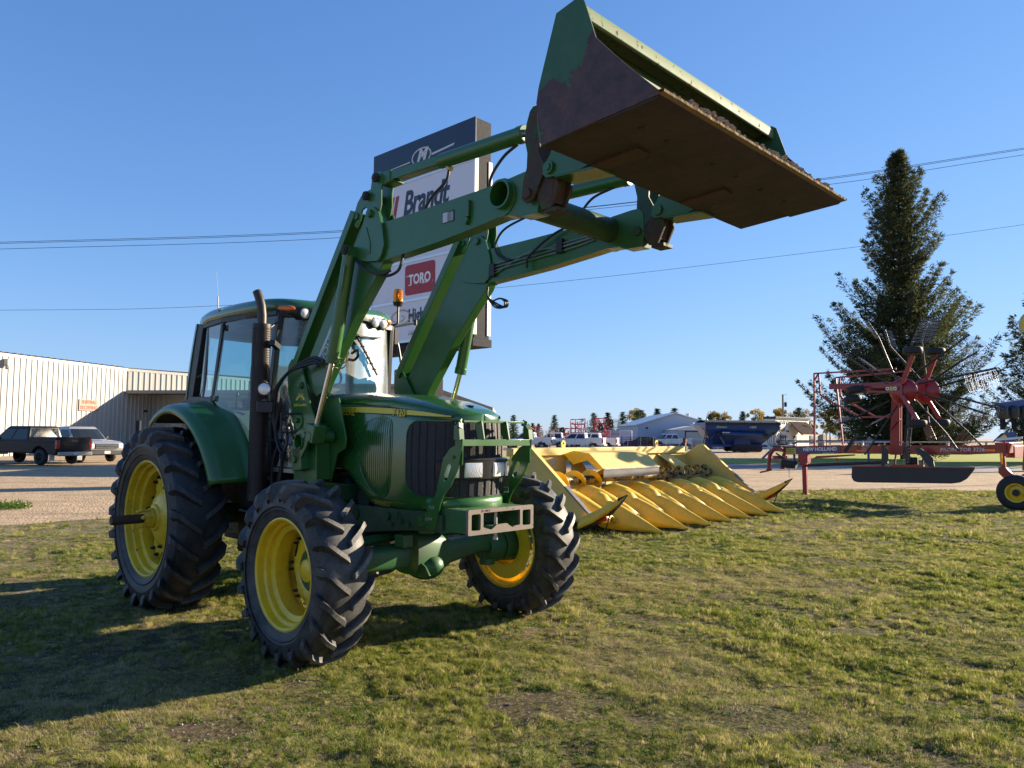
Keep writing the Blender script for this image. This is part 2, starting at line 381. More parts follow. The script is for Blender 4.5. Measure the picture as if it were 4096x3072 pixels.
def edge_y(x):
    return interp(x,[-30,-9.5,1.5,9.2,17.4,60],[2.5,14.3,21.2,25.2,25.8,27.5])+.5*NZ.noise(V((x*.35,7.7,0)))+.25*NZ.noise(V((x*1.3,3.1,0)))
def gh(x,y):
    n=.028*NZ.noise(V((x*.55,y*.55,0)))+.018*NZ.noise(V((x*2.1,y*2.1,3)))+.020*NZ.noise(V((x*4.6,y*4.6,6)))
    e=edge_y(x)-y
    return n+(.0 if e>.7 else -.045*(1-max(e,0)/.7))
g=MB(); rows=[]
ys=[(i/340)**1.15 for i in range(341)]
xs=[]
x=-26.0
while x<52: xs.append(x); x+=(.075 if abs(x)<4.5 else (.12 if abs(x)<9 else .3))
for x in xs:
    e=edge_y(x); rows.append([(x,1.0+(e-1.0)*t,gh(x,1.0+(e-1.0)*t)) for t in ys])
g.grid(rows); tag(obj('lawn',g,M['lawn'],fix=False,smooth=180),kind='structure')
def strip(name,pts_lo,pts_hi,z,mat,wig=.5):
    g=MB(); rows=[]
    n=120
    for i in range(n+1):
        x=pts_lo[0][0]+(pts_lo[-1][0]-pts_lo[0][0])*i/n
        lo=interp(x,[p[0] for p in pts_lo],[p[1] for p in pts_lo])+wig*NZ.noise(V((x*.2,z*900,0))); hi=interp(x,[p[0] for p in pts_hi],[p[1] for p in pts_hi])+wig*NZ.noise(V((x*.2,z*900+50,0)))
        rows.append([(x,lo+(hi-lo)*j/8,z) for j in range(9)])
    g.grid(rows); return tag(obj(name,g,mat,fix=False),kind='structure')
M['road']=plain('packed_grey_road',(.20,.19,.18),.9,0,.25,4,.3)
strip('road',[(-6,40.5),(120,40.5)],[(-6,47),(120,47)],-.022,M['road'],.7)
strip('grass_verge',[(-4,47.6),(24,48),(120,46)],[(-4,58.5),(24,58),(30,90),(120,100)],-.018,M['lawnfar'],1.2)

# ---------------------------------------------------------------- grass (stuff)
GR=foliage('grass_blades',(.075,.110,.018),(.25,.275,.058),.46,3.0,(.50,.43,.20),inst=True)
ST=foliage('dry_straw',(.28,.21,.11),(.46,.37,.21),.35,.9,(.58,.50,.32),inst=True)
CL=foliage('clover_leaves',(.06,.12,.02),(.15,.24,.05),.4,.9,inst=True)
src=bpy.data.collections.new('grass_sources')
def tuft(i,mat,n,h,spread,w,lean):
    m=MB()
    for k in range(n):
        a=random.uniform(0,2*pi); r=spread*sqrt(random.random()); x,y=r*cos(a),r*sin(a)
        b=random.uniform(0,2*pi); hh=h*random.uniform(.45,1.1); l=lean*random.uniform(.3,1.2); dx,dy=cos(b),sin(b); ww=w*random.uniform(.7,1.2)
        px,py=-dy*ww/2,dx*ww/2
        p=[]
        for t in (0,.5,.85):
            cx=x+dx*l*hh*t*t; cy=y+dy*l*hh*t*t; cz=hh*(t-.25*l*t*t)
            s=1-.5*t; p+=[(cx-px*s,cy-py*s,cz),(cx+px*s,cy+py*s,cz)]
        p.append((x+dx*l*hh,y+dy*l*hh,hh*(1-.3*l)))
        m.add(p,[(0,1,3,2),(2,3,5,4),(4,5,6)])
    me=bpy.data.meshes.new('tuft'); me.from_pydata(m.v,[],m.f); me.materials.append(mat)
    o=bpy.data.objects.new('grass_source_%02d'%i,me); src.objects.link(o)
def leafs(i,mat,n,h,spread,w):
    m=MB()
    for k in range(n):
        a=random.uniform(0,2*pi); r=spread*sqrt(random.random()); x,y=r*cos(a),r*sin(a); z=h*random.uniform(.3,1)
        b=random.uniform(0,2*pi); t=random.uniform(-.6,.6); u=V((cos(b),sin(b),t*.6)); v=V((-sin(b),cos(b),random.uniform(-.5,.5)))
        q=[V((x,y,z))+(u*cos(c)*w+v*sin(c)*w*.65) for c in [j*pi/3 for j in range(6)]]
        m.add(q,[tuple(range(6))])
    me=bpy.data.meshes.new('leafs'); me.from_pydata(m.v,[],m.f); me.materials.append(mat)
    o=bpy.data.objects.new('grass_source_%02d'%i,me); src.objects.link(o)
for i in range(4): tuft(i,GR,26,.05,.05,.0032,.9)
tuft(4,GR,34,.085,.045,.0045,.8)
tuft(5,ST,22,.045,.06,.0028,1.5); tuft(6,ST,14,.06,.07,.003,2.2)
leafs(7,CL,16,.03,.06,.013); leafs(8,CL,10,.02,.05,.018)
pts=[];rot=[];scl=[];idx=[]
rg=random.Random(5)
def inside_patch(x,y):
    # bare earth patches
    for cx,cy,rx,ry in ((.25,4.95,.42,.30),(1.55,4.75,.35,.22),(-1.75,4.5,.25,.15),(3.1,6.9,.3,.2)):
        d=((x-cx)/rx)**2+((y-cy)/ry)**2+.6*NZ.noise(V((x*5,y*5,1)))
        if d<1: return True
    return False
def scatter(n,y0,y1,sc):
    for _ in range(n):
        y=y1*sqrt(rg.random()*(1-(y0/y1)**2)+(y0/y1)**2); x=rg.uniform(-1,1)*(.80*y+.6)
        if y>edge_y(x)-.15*rg.random()*3: continue
        if inside_patch(x,y): 
            if rg.random()<.93: continue
        d=NZ.noise(V((x*.9,y*.9,0)))*.5+NZ.noise(V((x*4.5,y*4.5,5)))*.8+NZ.noise(V((x*11,y*11,8)))*.5
        left=interp(x+.25*y,[-4,-.5],[.55,0])        # thinner, stonier turf on the left
        if d*.85-left*.8< rg.uniform(-.52,.30): continue
        e=edge_y(x)-y
        if e<1.5 and rg.random()>e/1.5+.12: continue
        r=rg.random(); dry=NZ.noise(V((x*.5,y*.5,9)))
        if r<.29+dry*.5: k=rg.choice((5,6))
        elif r<.52+dry*.2 and NZ.noise(V((x*1.2,y*1.2,20)))>-.05: k=rg.choice((7,8))
        elif r<.53: k=4
        else: k=rg.randrange(4)
        lush=NZ.noise(V((x*1.0,y*1.0,31)))
        pts.append((x,y,gh(x,y)-.004)); rot.append((rg.uniform(-.2,.2),rg.uniform(-.2,.2),rg.uniform(0,6.28))); scl.append(sc*rg.uniform(.5,1.25)*(1+.45*lush+.5*NZ.noise(V((x*3.3,y*3.3,41))))); idx.append(k)
scatter(150000,2.9,6.5,.52)
scatter(185000,6.5,12.5,.66)
scatter(150000,12.5,27,.95)
me=bpy.data.meshes.new('grass'); me.from_pydata(pts,[],[])
a=me.attributes.new('rot','FLOAT_VECTOR','POINT'); a.data.foreach_set('vector',[c for r in rot for c in r])
a=me.attributes.new('scl','FLOAT','POINT'); a.data.foreach_set('value',scl)
a=me.attributes.new('idx','INT','POINT'); a.data.foreach_set('value',idx)
go=bpy.data.objects.new('grass',me); C.objects.link(go)
tag(go,'short patchy green and straw coloured grass of the lawn under the tractor','grass',kind='stuff')
ng=bpy.data.node_groups.new('grass_scatter','GeometryNodeTree')
ng.interface.new_socket('Geometry',in_out='INPUT',socket_type='NodeSocketGeometry'); ng.interface.new_socket('Geometry',in_out='OUTPUT',socket_type='NodeSocketGeometry')
gi=ng.nodes.new('NodeGroupInput'); g_o=ng.nodes.new('NodeGroupOutput'); ip=ng.nodes.new('GeometryNodeInstanceOnPoints')
ci=ng.nodes.new('GeometryNodeCollectionInfo'); ci.inputs['Collection'].default_value=src; ci.inputs['Separate Children'].default_value=True; ci.inputs['Reset Children'].default_value=True
def na(name,t):
    n=ng.nodes.new('GeometryNodeInputNamedAttribute'); n.data_type=t; n.inputs['Name'].default_value=name; return n.outputs['Attribute']
mp=ng.nodes.new('GeometryNodeMeshToPoints')
ng.links.new(gi.outputs[0],mp.inputs['Mesh']); ng.links.new(mp.outputs[0],ip.inputs['Points'])
ng.links.new(ci.outputs[0],ip.inputs['Instance']); ip.inputs['Pick Instance'].default_value=True
ng.links.new(na('idx','INT'),ip.inputs['Instance Index']); ng.links.new(na('rot','FLOAT_VECTOR'),ip.inputs['Rotation']); ng.links.new(na('scl','FLOAT'),ip.inputs['Scale'])
ng.links.new(ip.outputs[0],g_o.inputs[0])
md=go.modifiers.new('scatter','NODES'); md.node_group=ng
# loose stones in the turf and the two bare patches
m=MB()
for _ in range(7000):
    y=rg.uniform(3,13)**1; x=rg.uniform(-1,1)*(.78*y+.4)
    w=interp(x+.3*y,[-3,0,2],[1,.15,.04])
    if inside_patch(x,y): w=1
    if rg.random()>w or y>edge_y(x): continue
    s=rg.uniform(.003,.010)*(1.5 if rg.random()<.08 else 1); z=gh(x,y)
    q=[(x+s*cos(k*2*pi/5+s*900)*rg.uniform(.7,1.2),y+s*sin(k*2*pi/5+s*900)*rg.uniform(.7,1.2),z) for k in range(5)]
    t=[(x+(p[0]-x)*.55,y+(p[1]-y)*.55,z+s*rg.uniform(.5,.9)) for p in q]
    m.add(q+t,[(i,(i+1)%5,5+(i+1)%5,5+i) for i in range(5)]+[(5,6,7,8,9)])
tag(obj('loose_stones',m,plain('stones',(.24,.20,.15),.9,0,.5,9),smooth=0),'small pale loose stones scattered through the thin turf','stones',kind='stuff')
# ================================================================ TRACTOR
TR=empty('tractor',(-2.6795,8.5531,0),-.7719)
tag(TR,'large green farm tractor with yellow wheels and raised front loader parked on the grass','tractor')
def tyre_mesh(sgn, Ro, Wd, rim, nl, lh, lw, dth, base):
    # wheel centred at origin, axle along y; outward = -y*sgn... sgn=-1: outward is -y
    m=MB(); h=Wd/2
    # profile: (y, r) from the centre line to the bead
    P=[(0,Ro-lh),(h*.35,Ro-lh-.004),(h*.7,Ro-lh-.018),(h*.90,Ro-lh-.045),(h*1.0,Ro-lh-.095),(h*1.03,Ro-lh-.15),(h*1.0,(Ro-lh+rim)/2+.01),(h*.92,rim+.055),(h*.82,rim+.018),(h*.78,rim)]
    prof=[(r,-y) for y,r in reversed(P)]+[(r,y) for y,r in P[1:]]
    m.lathe(prof,(0,0,0),(0,1,0),72)
    def pt(y,r,th): return (r*cos(th),y,r*sin(th))
    st=[(.03,0),(.2,.12),(.42,.32),(.64,.55),(.84,.8),(.965,.97),(1.03,1.06),(1.055,1.1),(1.045,1.1)]
    # (fraction of half width, fraction of dth) continuing down the shoulder
    for side in(-1,1):
        for k in range(nl):
            t0=2*pi*(k+(.25 if side>0 else -.25))/nl
            sec=[]
            for q,(fy,ft) in enumerate(st):
                yy=fy*h
                rb=interp(min(fy,1.0),[0,.35,.7,.9,1.0],[p[1] for p in P[:5]])-.012
                if q>=6: rb=(P[4][1]-.035,P[5][1],P[6][1]+.03)[q-6]
                th=t0+dth*ft
                if q<6:
                    rt_=Ro-(.0 if fy<.7 else .012*(fy-.7)/.3)-.006*fy; top=(yy,rt_)
                    if q==5: top=(yy+.012,Ro-.035)
                    if q==0: top=(yy+.012,Ro-.003)
                else:
                    top=((h*1.03+lh*.45,Ro-.085),(h*1.04+lh*.25,Ro-.14),(h*1.0+.004,P[6][1]+.02))[q-6]
                wb=base/2/Ro*(1 if q<4 else (1.3,1.7,1.9,1.9,1.7)[q-4]); wt=lw/2/Ro*(1 if q<5 else (1.15,1.5,1.5,1.3)[q-5])
                yb=yy if q<6 else yy-.02
                sec.append([pt(side*yb,rb,th-wb),pt(side*top[0],top[1],th-wt),pt(side*top[0],top[1],th+wt),pt(side*yb,rb,th+wb)])
            n0=len(m.v); m.grid(sec); m.f.append((n0,n0+1,n0+2,n0+3))
    # moulded rings on the sidewall
    for s_ in(-1,1):
        m.lathe([(rim+.075,s_*h*.935),(rim+.085,s_*(h*.95+.006)),(rim+.095,s_*h*.955)],(0,0,0),(0,1,0),64)
    return m
def wheel(name, loc, side, kind, label=None):
    w=empty(name,loc,0,TR)
    if kind=='front':
        Ro,Wd,rim,nl,lh,lw,dth,base=.705,.40,.40,19,.044,.042,.235,.064
    else:
        Ro,Wd,rim,nl,lh,lw,dth,base=.915,.49,.555,21,.050,.050,.20,.075
    # side=-1 right wheel: outward is -y
    t=tyre_mesh(side,Ro,Wd,rim,nl,lh,lw,dth,base)
    # slight flat at the ground
    t.v=[(x,y,max(z,-loc[2]-.012)) for x,y,z in t.v]
    obj('tyre',t,M['tyre'] if kind=='front' else M['tyrer'],w,smooth=28)
    r=MB(); o=-1  # build with outward=-y
    h=Wd/2*.80
    fl=[(rim+.012,-h-.012),(rim+.022,-h-.006),(rim+.018,-h+.004),(rim-.004,-h+.004)]
    if kind=='front':
        prof=[(rim+.004,-h+.012),(rim+.020,-h+.004),(rim+.022,-h-.008),(rim+.010,-h-.012),(rim-.004,-h+.0),(rim-.010,-h+.05),(rim-.030,-h+.065),(rim-.036,-h+.10),(rim-.075,-h+.115),(rim-.085,-h+.20),(rim-.078,h-.09),(rim-.045,h-.075),(rim-.030,h-.04),(rim-.008,h-.03),(rim-.004,h),(rim+.010,h+.012),(rim+.022,h+.008),(rim+.02,h-.004),(rim+.004,h-.012)]
        r.lathe(prof,(0,0,0),(0,1,0),64)
        obj('rim',r,M['yellowworn'] if side>0 else M['yellow'],w,smooth=40)
        # disc deep inside, with scalloped edge
        d=MB(); n=96; yo=.095
        def rad(a): return .275+.035*(1 if cos(a*8)>.2 else (-.2 if cos(a*8)<-.3 else .4))
        prof2=[(.0,.03),(.09,.03),(.13,.025),(.16,-.005),(.175,-.015),(.23,-.02)]
        rows=[[(q*cos(2*pi*i/n),yy+yo,q*sin(2*pi*i/n)) for i in range(n)] for q,yy in prof2]
        rows.append([((rad(2*pi*i/n))*cos(2*pi*i/n),yo+.01,(rad(2*pi*i/n))*sin(2*pi*i/n)) for i in range(n)])
        rows.append([((rad(2*pi*i/n))*cos(2*pi*i/n),yo+.025,(rad(2*pi*i/n))*sin(2*pi*i/n)) for i in range(n)])
        d.grid(rows,closeu=True)
        d.lathe([(.20,yo+.045),(.335,yo+.045),(.335,yo+.055),(.20,yo+.055)],(0,0,0),(0,1,0),48,closed=True)
        # lugs from disc to the rim barrel
        for k in range(8):
            a=2*pi*k/8; 
            d.beam((.27*cos(a),yo+.02,.27*sin(a)),(.325*cos(a),yo+.02,.325*sin(a)),.07,.014,up=(0,1,0))
        obj('wheel_disc',d,M['yellow'],w,smooth=40)
        BP=[(.292,2*pi*k/8+dd,yo,.013) for k in range(8) for dd in(-.09,.09)]
        k=MB(); k.lathe([(0,-.075+yo),(.05,-.075+yo),(.085,-.06+yo),(.098,-.02+yo),(.10,.03+yo),(.15,.03+yo)],(0,0,0),(0,1,0),32)
        obj('hub',k,M['yellow'],w,smooth=40)
        hub=MB(); hub.cyl((0,.08,0),(0,.24,0),.17,.15,28); hub.cyl((0,.24,0),(0,.28,0),.13,.12,24)
        obj('axle_hub',hub,M['agreen'],w,bevel=.006)
    else:
        prof=[(rim+.004,-h+.012),(rim+.020,-h+.004),(rim+.022,-h-.008),(rim+.010,-h-.012),(rim-.006,-h),(rim-.012,-h+.05),(rim-.035,-h+.062),(rim-.040,-h+.11),(rim-.085,-h+.125),(rim-.095,0),(rim-.085,h-.125),(rim-.040,h-.11),(rim-.012,h-.05),(rim-.006,h),(rim+.010,h+.012),(rim+.022,h+.008),(rim+.02,h-.004)]
        r.lathe(prof,(0,0,0),(0,1,0),72)
        obj('rim',r,M['yellowworn'],w,smooth=40)
        d=MB(); n=120; yo=.0
        def rad2(a): return .40+.045*max(-1,min(1,1.8*cos(a*6)))
        prof2=[(.0,-.13),(.115,-.13),(.125,-.125),(.135,-.10),(.20,-.085),(.245,-.06),(.27,-.03),(.33,-.01),(.36,.0)]
        rows=[[(q*cos(2*pi*i/n),yy+yo,q*sin(2*pi*i/n)) for i in range(n)] for q,yy in prof2]
        for yy in(.0,.02): rows.append([((rad2(2*pi*i/n))*cos(2*pi*i/n),yo+yy,(rad2(2*pi*i/n))*sin(2*pi*i/n)) for i in range(n)])
        d.grid(rows,closeu=True)
        for k in range(6):
            a=2*pi*k/6; d.beam((.40*cos(a),.03,.40*sin(a)),(.478*cos(a),.03,.478*sin(a)),.16,.016,up=(0,1,0))
        obj('wheel_disc',d,M['yellow'],w,smooth=40)
        BP=[(.425,2*pi*k/6+dd,-.005,.019) for k in range(6) for dd in(-.13,.13)]+[(.30,2*pi*k/6+.4,-.02,.021) for k in range(6)]
        hb=MB(); hb.cyl((0,-.13,0),(0,-.165,0),.10,.10,28); hb.cyl((0,-.165,0),(0,-.22,0),.085,.06,24)
        for k in range(6):
            a=2*pi*k/6+.2; hb.cyl((.085*cos(a),-.12,.085*sin(a)),(.085*cos(a),-.27,.085*sin(a)),.012,n=8); hb.cyl((.085*cos(a),-.235,.085*sin(a)),(.085*cos(a),-.258,.085*sin(a)),.021,n=6)
        obj('hub_clamp',hb,M['yellowworn'],w,bevel=.004)
        ax=MB(); ax.cyl((0,.3,0),(0,-.52,0),.046,n=24)
        obj('axle_shaft',ax,plain('rusty_axle',(.07,.045,.035),.7,.4,.4,8),w,bevel=.004)
    bm_=MB(); rb=BP[0][3]; bm_.cyl((0,.012,0),(0,-.02,0),rb,n=6); bm_.cyl((0,-.02,0),(0,-.034,0),rb*.5,n=8)
    for i,(q,a,yy,_) in enumerate(BP):
        if i==0: b0=obj('wheel_bolt',bm_,M['blackm'],w)
        else: b0=b0.copy(); C.objects.link(b0)
        b0.location=(q*cos(a),(yy-.004)*(1 if side<0 else -1),q*sin(a))
    if side>0:
        for o_ in w.children:
            pass
        bl=[o_ for o_ in w.children if o_.name.startswith('wheel_bolt')]
        for o_ in [o_ for o_ in w.children if o_ not in bl]+bl[:1]:
            if 'mir' not in o_.data:
                me=o_.data; me.transform(Matrix.Scale(-1,4,(0,1,0))); me.flip_normals()
    return w
WF=1.18; WR=1.18
wheel('front_wheel',(2.65,-WF,.672),-1,'front'); wheel('front_wheel',(2.65,WF,.672),1,'front')
wheel('rear_wheel',(0,-WR,.868),-1,'rear'); wheel('rear_wheel',(0,WR,.868),1,'rear')

# ---- engine hood: plan outline of the nose and side (right half), mirrored
OUT=[(1.42,.415),(1.9,.418),(2.4,.418),(2.9,.408),(3.08,.392),(3.2,.366),(3.29,.325),(3.355,.27),(3.395,.19),(3.42,.10),(3.428,0)]
def outline(k=1.0):
    L=spline([(x,-y*1,0) for x,y in OUT]+[(x,y,0) for x,y in reversed(OUT[:-1])],8); return L
OL=outline(); 
cum=[0]
for i in range(1,len(OL)): cum.append(cum[-1]+(OL[i]-OL[i-1]).length)
TOT=cum[-1]; MID=TOT/2
def P_s(s,z,off=0,inset=0):
    # point on the hood wall at arc length s (right rear -> nose -> left rear)
    s=max(0,min(TOT,s)); i=0
    import bisect
    i=min(max(bisect.bisect_right(cum,s)-1,0),len(OL)-2)
    t=(s-cum[i])/(cum[i+1]-cum[i]); p=OL[i].lerp(OL[i+1],t); d=(OL[i+1]-OL[i]).normalized(); n=V((d.y,-d.x,0))
    zi=-.022*((1.5-z)/.4)**2 if z<1.5 else -.012*((z-1.5)/.35)**2       # gentle barrel section
    q=p+n*(off+zi); return (q.x,q.y,z)
def s_of_x(x):   # right side arc length for given x
    for i in range(len(OL)):
        if OL[i].x>=x: return cum[i]-(OL[i].x-x)
    return MID
SH=lambda x: interp(x,[1.42,2.2,2.6,3.05,3.25,3.43],[2.035,2.02,1.995,1.925,1.885,1.835])
TP=lambda x: interp(x,[1.42,2.04,2.65,3.0,3.35,3.43],[2.135,2.115,2.08,2.03,1.945,1.90])
ZB=lambda x: interp(x,[1.42,2.0,2.1,2.24,2.36,2.46,2.62,3.5],[1.42,1.42,1.385,1.28,1.18,1.135,1.115,1.115])
m=MB(); rows=[]
ns=150
for i in range(ns+1):
    s=TOT*i/ns; p0=P_s(s,1.5); x=p0[0]
    zb=ZB(x); zs=SH(x)-.03
    rows.append([P_s(s,zb+(zs-zb)*k/12) for k in range(13)])
m.grid(rows)
# the top: blends from shoulder to crown
top=[]
for i in range(ns//2+1):
    s=TOT*i/ns; a=V(P_s(s,1.5)); x=a.x; zs=SH(x)-.03
    sh=V(P_s(s,zs)); hw=-sh.y
    row=[]
    for k in range(25):
        t=-1+2*k/24; yy=hw*t
        # superellipse crown
        prof=(1-abs(t)**3.2)**(1/2.2) if abs(t)<1 else 0
        xx=sh.x; cz=zs+(TP(x)-zs)*prof
        row.append((xx,yy,cz))
    top.append(row)
m.grid(top)
hood=obj('hood',m,M['hood'],TR,smooth=50)
sol=hood.modifiers.new('Solid','SOLIDIFY'); sol.thickness=.012; sol.offset=-1
def panel(s0,s1,zlo,zhi,off,n=40,kz=4):
    rows=[]
    for i in range(n+1):
        s=s0+(s1-s0)*i/n; a,b=zlo(s),zhi(s); rows.append([P_s(s,a+(b-a)*k/kz,off) for k in range(kz+1)])
    return rows
sg0=s_of_x(2.925); sg1=TOT-sg0; Lg=sg1-sg0
def rnd(s,r=.10,up=True,s0=sg0,s1=sg1):
    d=min(s-s0,s1-s)
    if d>=r: return 0
    return r-sqrt(max(0,r*r-(r-d)**2))
zh=lambda s:1.842-rnd(s,.13)*1.0
zl=lambda s:1.232+rnd(s,.17)*1.0
m=MB()
n=90; ss=[sg0+Lg*(.5-.5*cos(pi*i/n)) for i in range(n+1)]
m.grid([[P_s(s,zl(s)+(zh(s)-zl(s))*k/6,.004) for k in range(7)] for s in ss])
def mesh_mat():
    mt,nt,b=nodes('grille_mesh'); co=coords(nt); v=N(nt,'ShaderNodeTexVoronoi',i_Scale=95.0); nt.links.new(co,v.inputs['Vector'])
    n1=noise(nt,co,3,5,.7)
    c=ramp(nt,v.outputs['Distance'],[(.25,(.035,.033,.03)),(.5,(.004,.004,.004))]).outputs[0]
    c=mix(nt,ramp(nt,n1,[(.5,(0,0,0)),(.75,(.5,.5,.5))]).outputs[0],c,(.05,.035,.025))
    nt.links.new(c,b.inputs['Base Color']); b.inputs['Roughness'].default_value=.6; bump(nt,b,v.outputs['Distance'],.6,.004); return mt
M['mesh']=mesh_mat()
gr=obj('grille',m,M['mesh'],TR)
m=MB(); s=sg0+.05
while s<sg1-.04:
    a,b=zl(s)+.01,zh(s)-.01
    m.thick([[P_s(s-.020+dd,a+(b-a)*k/6,.009) for k in range(7)] for dd in(0,.012,.024,.036)],(0,0,0))
    r1=[P_s(s-.022,a+(b-a)*k/6,.012) for k in range(7)]; r2=[P_s(s+.018,a+(b-a)*k/6,.012) for k in range(7)]
    r0_=[P_s(s-.026,a+(b-a)*k/6,.004) for k in range(7)]; r3=[P_s(s+.022,a+(b-a)*k/6,.004) for k in range(7)]
    m.grid([r0_,r1,r2,r3]); s+=.082
obj('grille_bars',m,M['blackm'],gr,smooth=0)
# bright lip at the rear edge of the opening
m=MB(); 
pts=[P_s(sg0+.45-i*.02,1.842,.006) for i in range(17)]+[P_s(sg0+.13-.13*sin(a),1.712+.13*cos(a),.006) for a in [k*pi/16 for k in range(1,9)]]+[P_s(sg0,1.70-i*.03,.006) for i in range(10)]+[P_s(sg0+.17-.17*cos(a),1.402-.17*sin(a),.006) for a in [k*pi/16 for k in range(1,9)]]+[P_s(sg0+.17+i*.02,1.232,.006) for i in range(1,16)]
m.tube(pts,.007,6); m.both(); obj('grille_trim',m,M['hood'],TR)
# side vents (louvred, leaf shaped)
vt=s_of_x(2.27),s_of_x(2.735)
def vlo(s):
    x=(s-vt[0])/(vt[1]-vt[0]); return interp(x,[0,.04,.12,.3,.55,.72,.88,.96,1],[1.56,1.46,1.37,1.27,1.205,1.195,1.23,1.32,1.62])
def vhi(s):
    x=(s-vt[0])/(vt[1]-vt[0]); return interp(x,[0,.04,.12,.22,.4,.8,.93,.98,1],[1.60,1.70,1.80,1.838,1.862,1.862,1.845,1.80,1.66])
for sg in(1,-1):
    m=MB(); n=220; rows=[]
    for i in range(n+1):
        s=vt[0]+(vt[1]-vt[0])*i/n; ph=(i%14)/14.; edge=min(i,n-i)/n
        off=.003+(.009 if ph<.72 else -.002)*(1 if edge>.03 else 0)
        a,b=vlo(s),vhi(s); rows.append([P_s(s,a,.002)]+[P_s(s,a+(b-a)*k/8,off) for k in range(1,8)]+[P_s(s,b,.002)])
    m.grid(rows)
    if sg<0: m.mir()
    obj('side_vent',m,M['hood'],hood,smooth=30)
    m=MB(); m.tube([P_s(vt[0]+(vt[1]-vt[0])*i/60,vlo(vt[0]+(vt[1]-vt[0])*i/60)-.004,.002) for i in range(61)]+[P_s(vt[1]-(vt[1]-vt[0])*i/60,vhi(vt[1]-(vt[1]-vt[0])*i/60)+.004,.002) for i in range(61)],.006,6)
    if sg<0: m.mir()
    obj('vent_rim',m,M['hood'],hood)
# stripes and lettering, both sides
def stripe(x0,x1,lo,hi,off,mat,name,sg):
    m=MB(); n=60; a0,a1=s_of_x(x0),s_of_x(x1)
    m.grid([[P_s(a0+(a1-a0)*i/n,lo(x0+(x1-x0)*i/n),off),P_s(a0+(a1-a0)*i/n,hi(x0+(x1-x0)*i/n),off)] for i in range(n+1)])
    if sg<0: m.mir()
    return obj(name,m,mat,hood,smooth=0)
for sg in(1,-1):
    top_=lambda x:interp(x,[1.45,2.36,2.8,3.1,3.32],[1.985,1.966,1.942,1.915,1.883]); bot=lambda x:interp(x,[1.45,2.2,2.8,3.2,3.34],[1.938,1.922,1.897,1.878,1.872])
    stripe(1.43,3.36,lambda x:bot(x)-.009,lambda x:top_(x)+.006,.0035,M['decalb'],'stripe_edge',sg)
    stripe(1.43,3.34,bot,top_,.0055,M['decaly'],'stripe',sg)
    yv=.418+.0085-.012*(.45/.35)**2
    Xd=(1,0,-.045) if sg>0 else (-1,0,.045)
    for bo,mt,dz in((.0035,M['decalb'],0),(.0,M['decaly'],.0015)):
        Y=-sg*(yv+dz+.0)
        text('lettering','JOHN DEERE',.090,mt,hood,frame((1.915,Y,1.932),Xd,(0,0,1)),1.0,.12,bo+.001,.001)
        text('lettering','7420',.090,mt,hood,frame((2.81,-sg*(yv-.005+dz),1.908),Xd,(0,0,1)),1.0,.12,bo+.001,.001)
# badge on the nose top
m=MB(); m.add([(3.26,-.07,TP(3.26)+.0),(3.32,-.07,1.935),(3.32,.02,1.945),(3.26,.02,1.962)],[(0,1,2,3)]); 
badge=MB(); badge.ball((3.24,0,1.968),(.06,.028,.012),14,6); obj('nose_badge',badge,M['silver'],hood)
# chin
m=MB(); lo=s_of_x(3.17)
m.grid([[P_s(lo+(TOT-2*lo)*i/40,z,o) for z,o in((1.105,-.01),(1.112,.012),(1.135,.030),(1.20,.026),(1.222,.012),(1.228,0))] for i in range(41)])
obj('chin_panel',m,M['green'],TR,smooth=50)
# headlamp bar
lb0=MID-.42; lb1=MID+.42
m=MB()
def lbz(s):
    d=abs(s-MID)/.42; return 1.372+.03*d**4, 1.545-.03*d**4
rows=[]
for i in range(61):
    s=lb0+(lb1-lb0)*i/60; a,b=lbz(s); e=.0 if i in(0,60) else 1
    rows.append([P_s(s,a,.0),P_s(s,a+.006,.042*e),P_s(s,a+.02,.05*e),P_s(s,b-.03,.052*e),P_s(s,b-.012,.060*e),P_s(s,b,.045*e),P_s(s,b+.004,0)])
m.grid(rows); hl=obj('headlamp_bar',m,M['silver'],TR,smooth=45)
for a,b,nm in((-.36,-.24,'side_lamp'),(-.21,-.05,'headlight'),(.05,.21,'headlight'),(.24,.36,'side_lamp')):
    m=MB(); rows=[]
    for i in range(13):
        s=MID+a+(b-a)*i/12; e=0 if i in(0,12) else 1
        rows.append([P_s(s,1.388,.045),P_s(s,1.394,.045+.014*e),P_s(s,1.45,.045+.02*e),P_s(s,1.505,.045+.014*e),P_s(s,1.511,.045)])
    m.grid(rows); obj(nm,m,M['lens'],TR,smooth=40)
# little tow latch beside the grille
m=MB(); m.tube([(3.36,.30,1.25),(3.375,.34,1.25),(3.375,.34,1.29),(3.36,.30,1.29)],.005,6); obj('hood_latch',m,M['steel'],TR)
# ---- engine block, frame rails, weight bracket, axle
m=MB()
m.bb((1.3,-.28,.75),(2.2,.28,1.40)); m.bb((2.2,-.28,.98),(3.1,.28,1.40)); m.bb((.2,-.30,.62),(1.4,.30,1.3)); m.bb((-.45,-.35,.55),(.4,.35,1.2))
m.cyl((1.9,-.30,1.25),(1.9,-.36,1.25),.12,n=20); m.cyl((2.25,-.28,1.15),(2.25,-.35,1.15),.09,n=20); m.bb((1.45,-.36,.8),(1.75,-.28,1.2)); m.bb((2.4,-.34,1.0),(2.7,-.28,1.3))
m.tube(spline([(1.4,-.33,1.38),(1.8,-.36,1.33),(2.2,-.35,1.38),(2.7,-.33,1.30)],6),.022,8); m.tube(spline([(1.5,-.35,1.0),(2.0,-.37,1.08),(2.5,-.36,.95)],6),.016,8)
obj('engine_block',m,plain('greasy_engine',(.012,.02,.014),.7,.1,.5,4,.2),TR,bevel=.01)
m=MB()
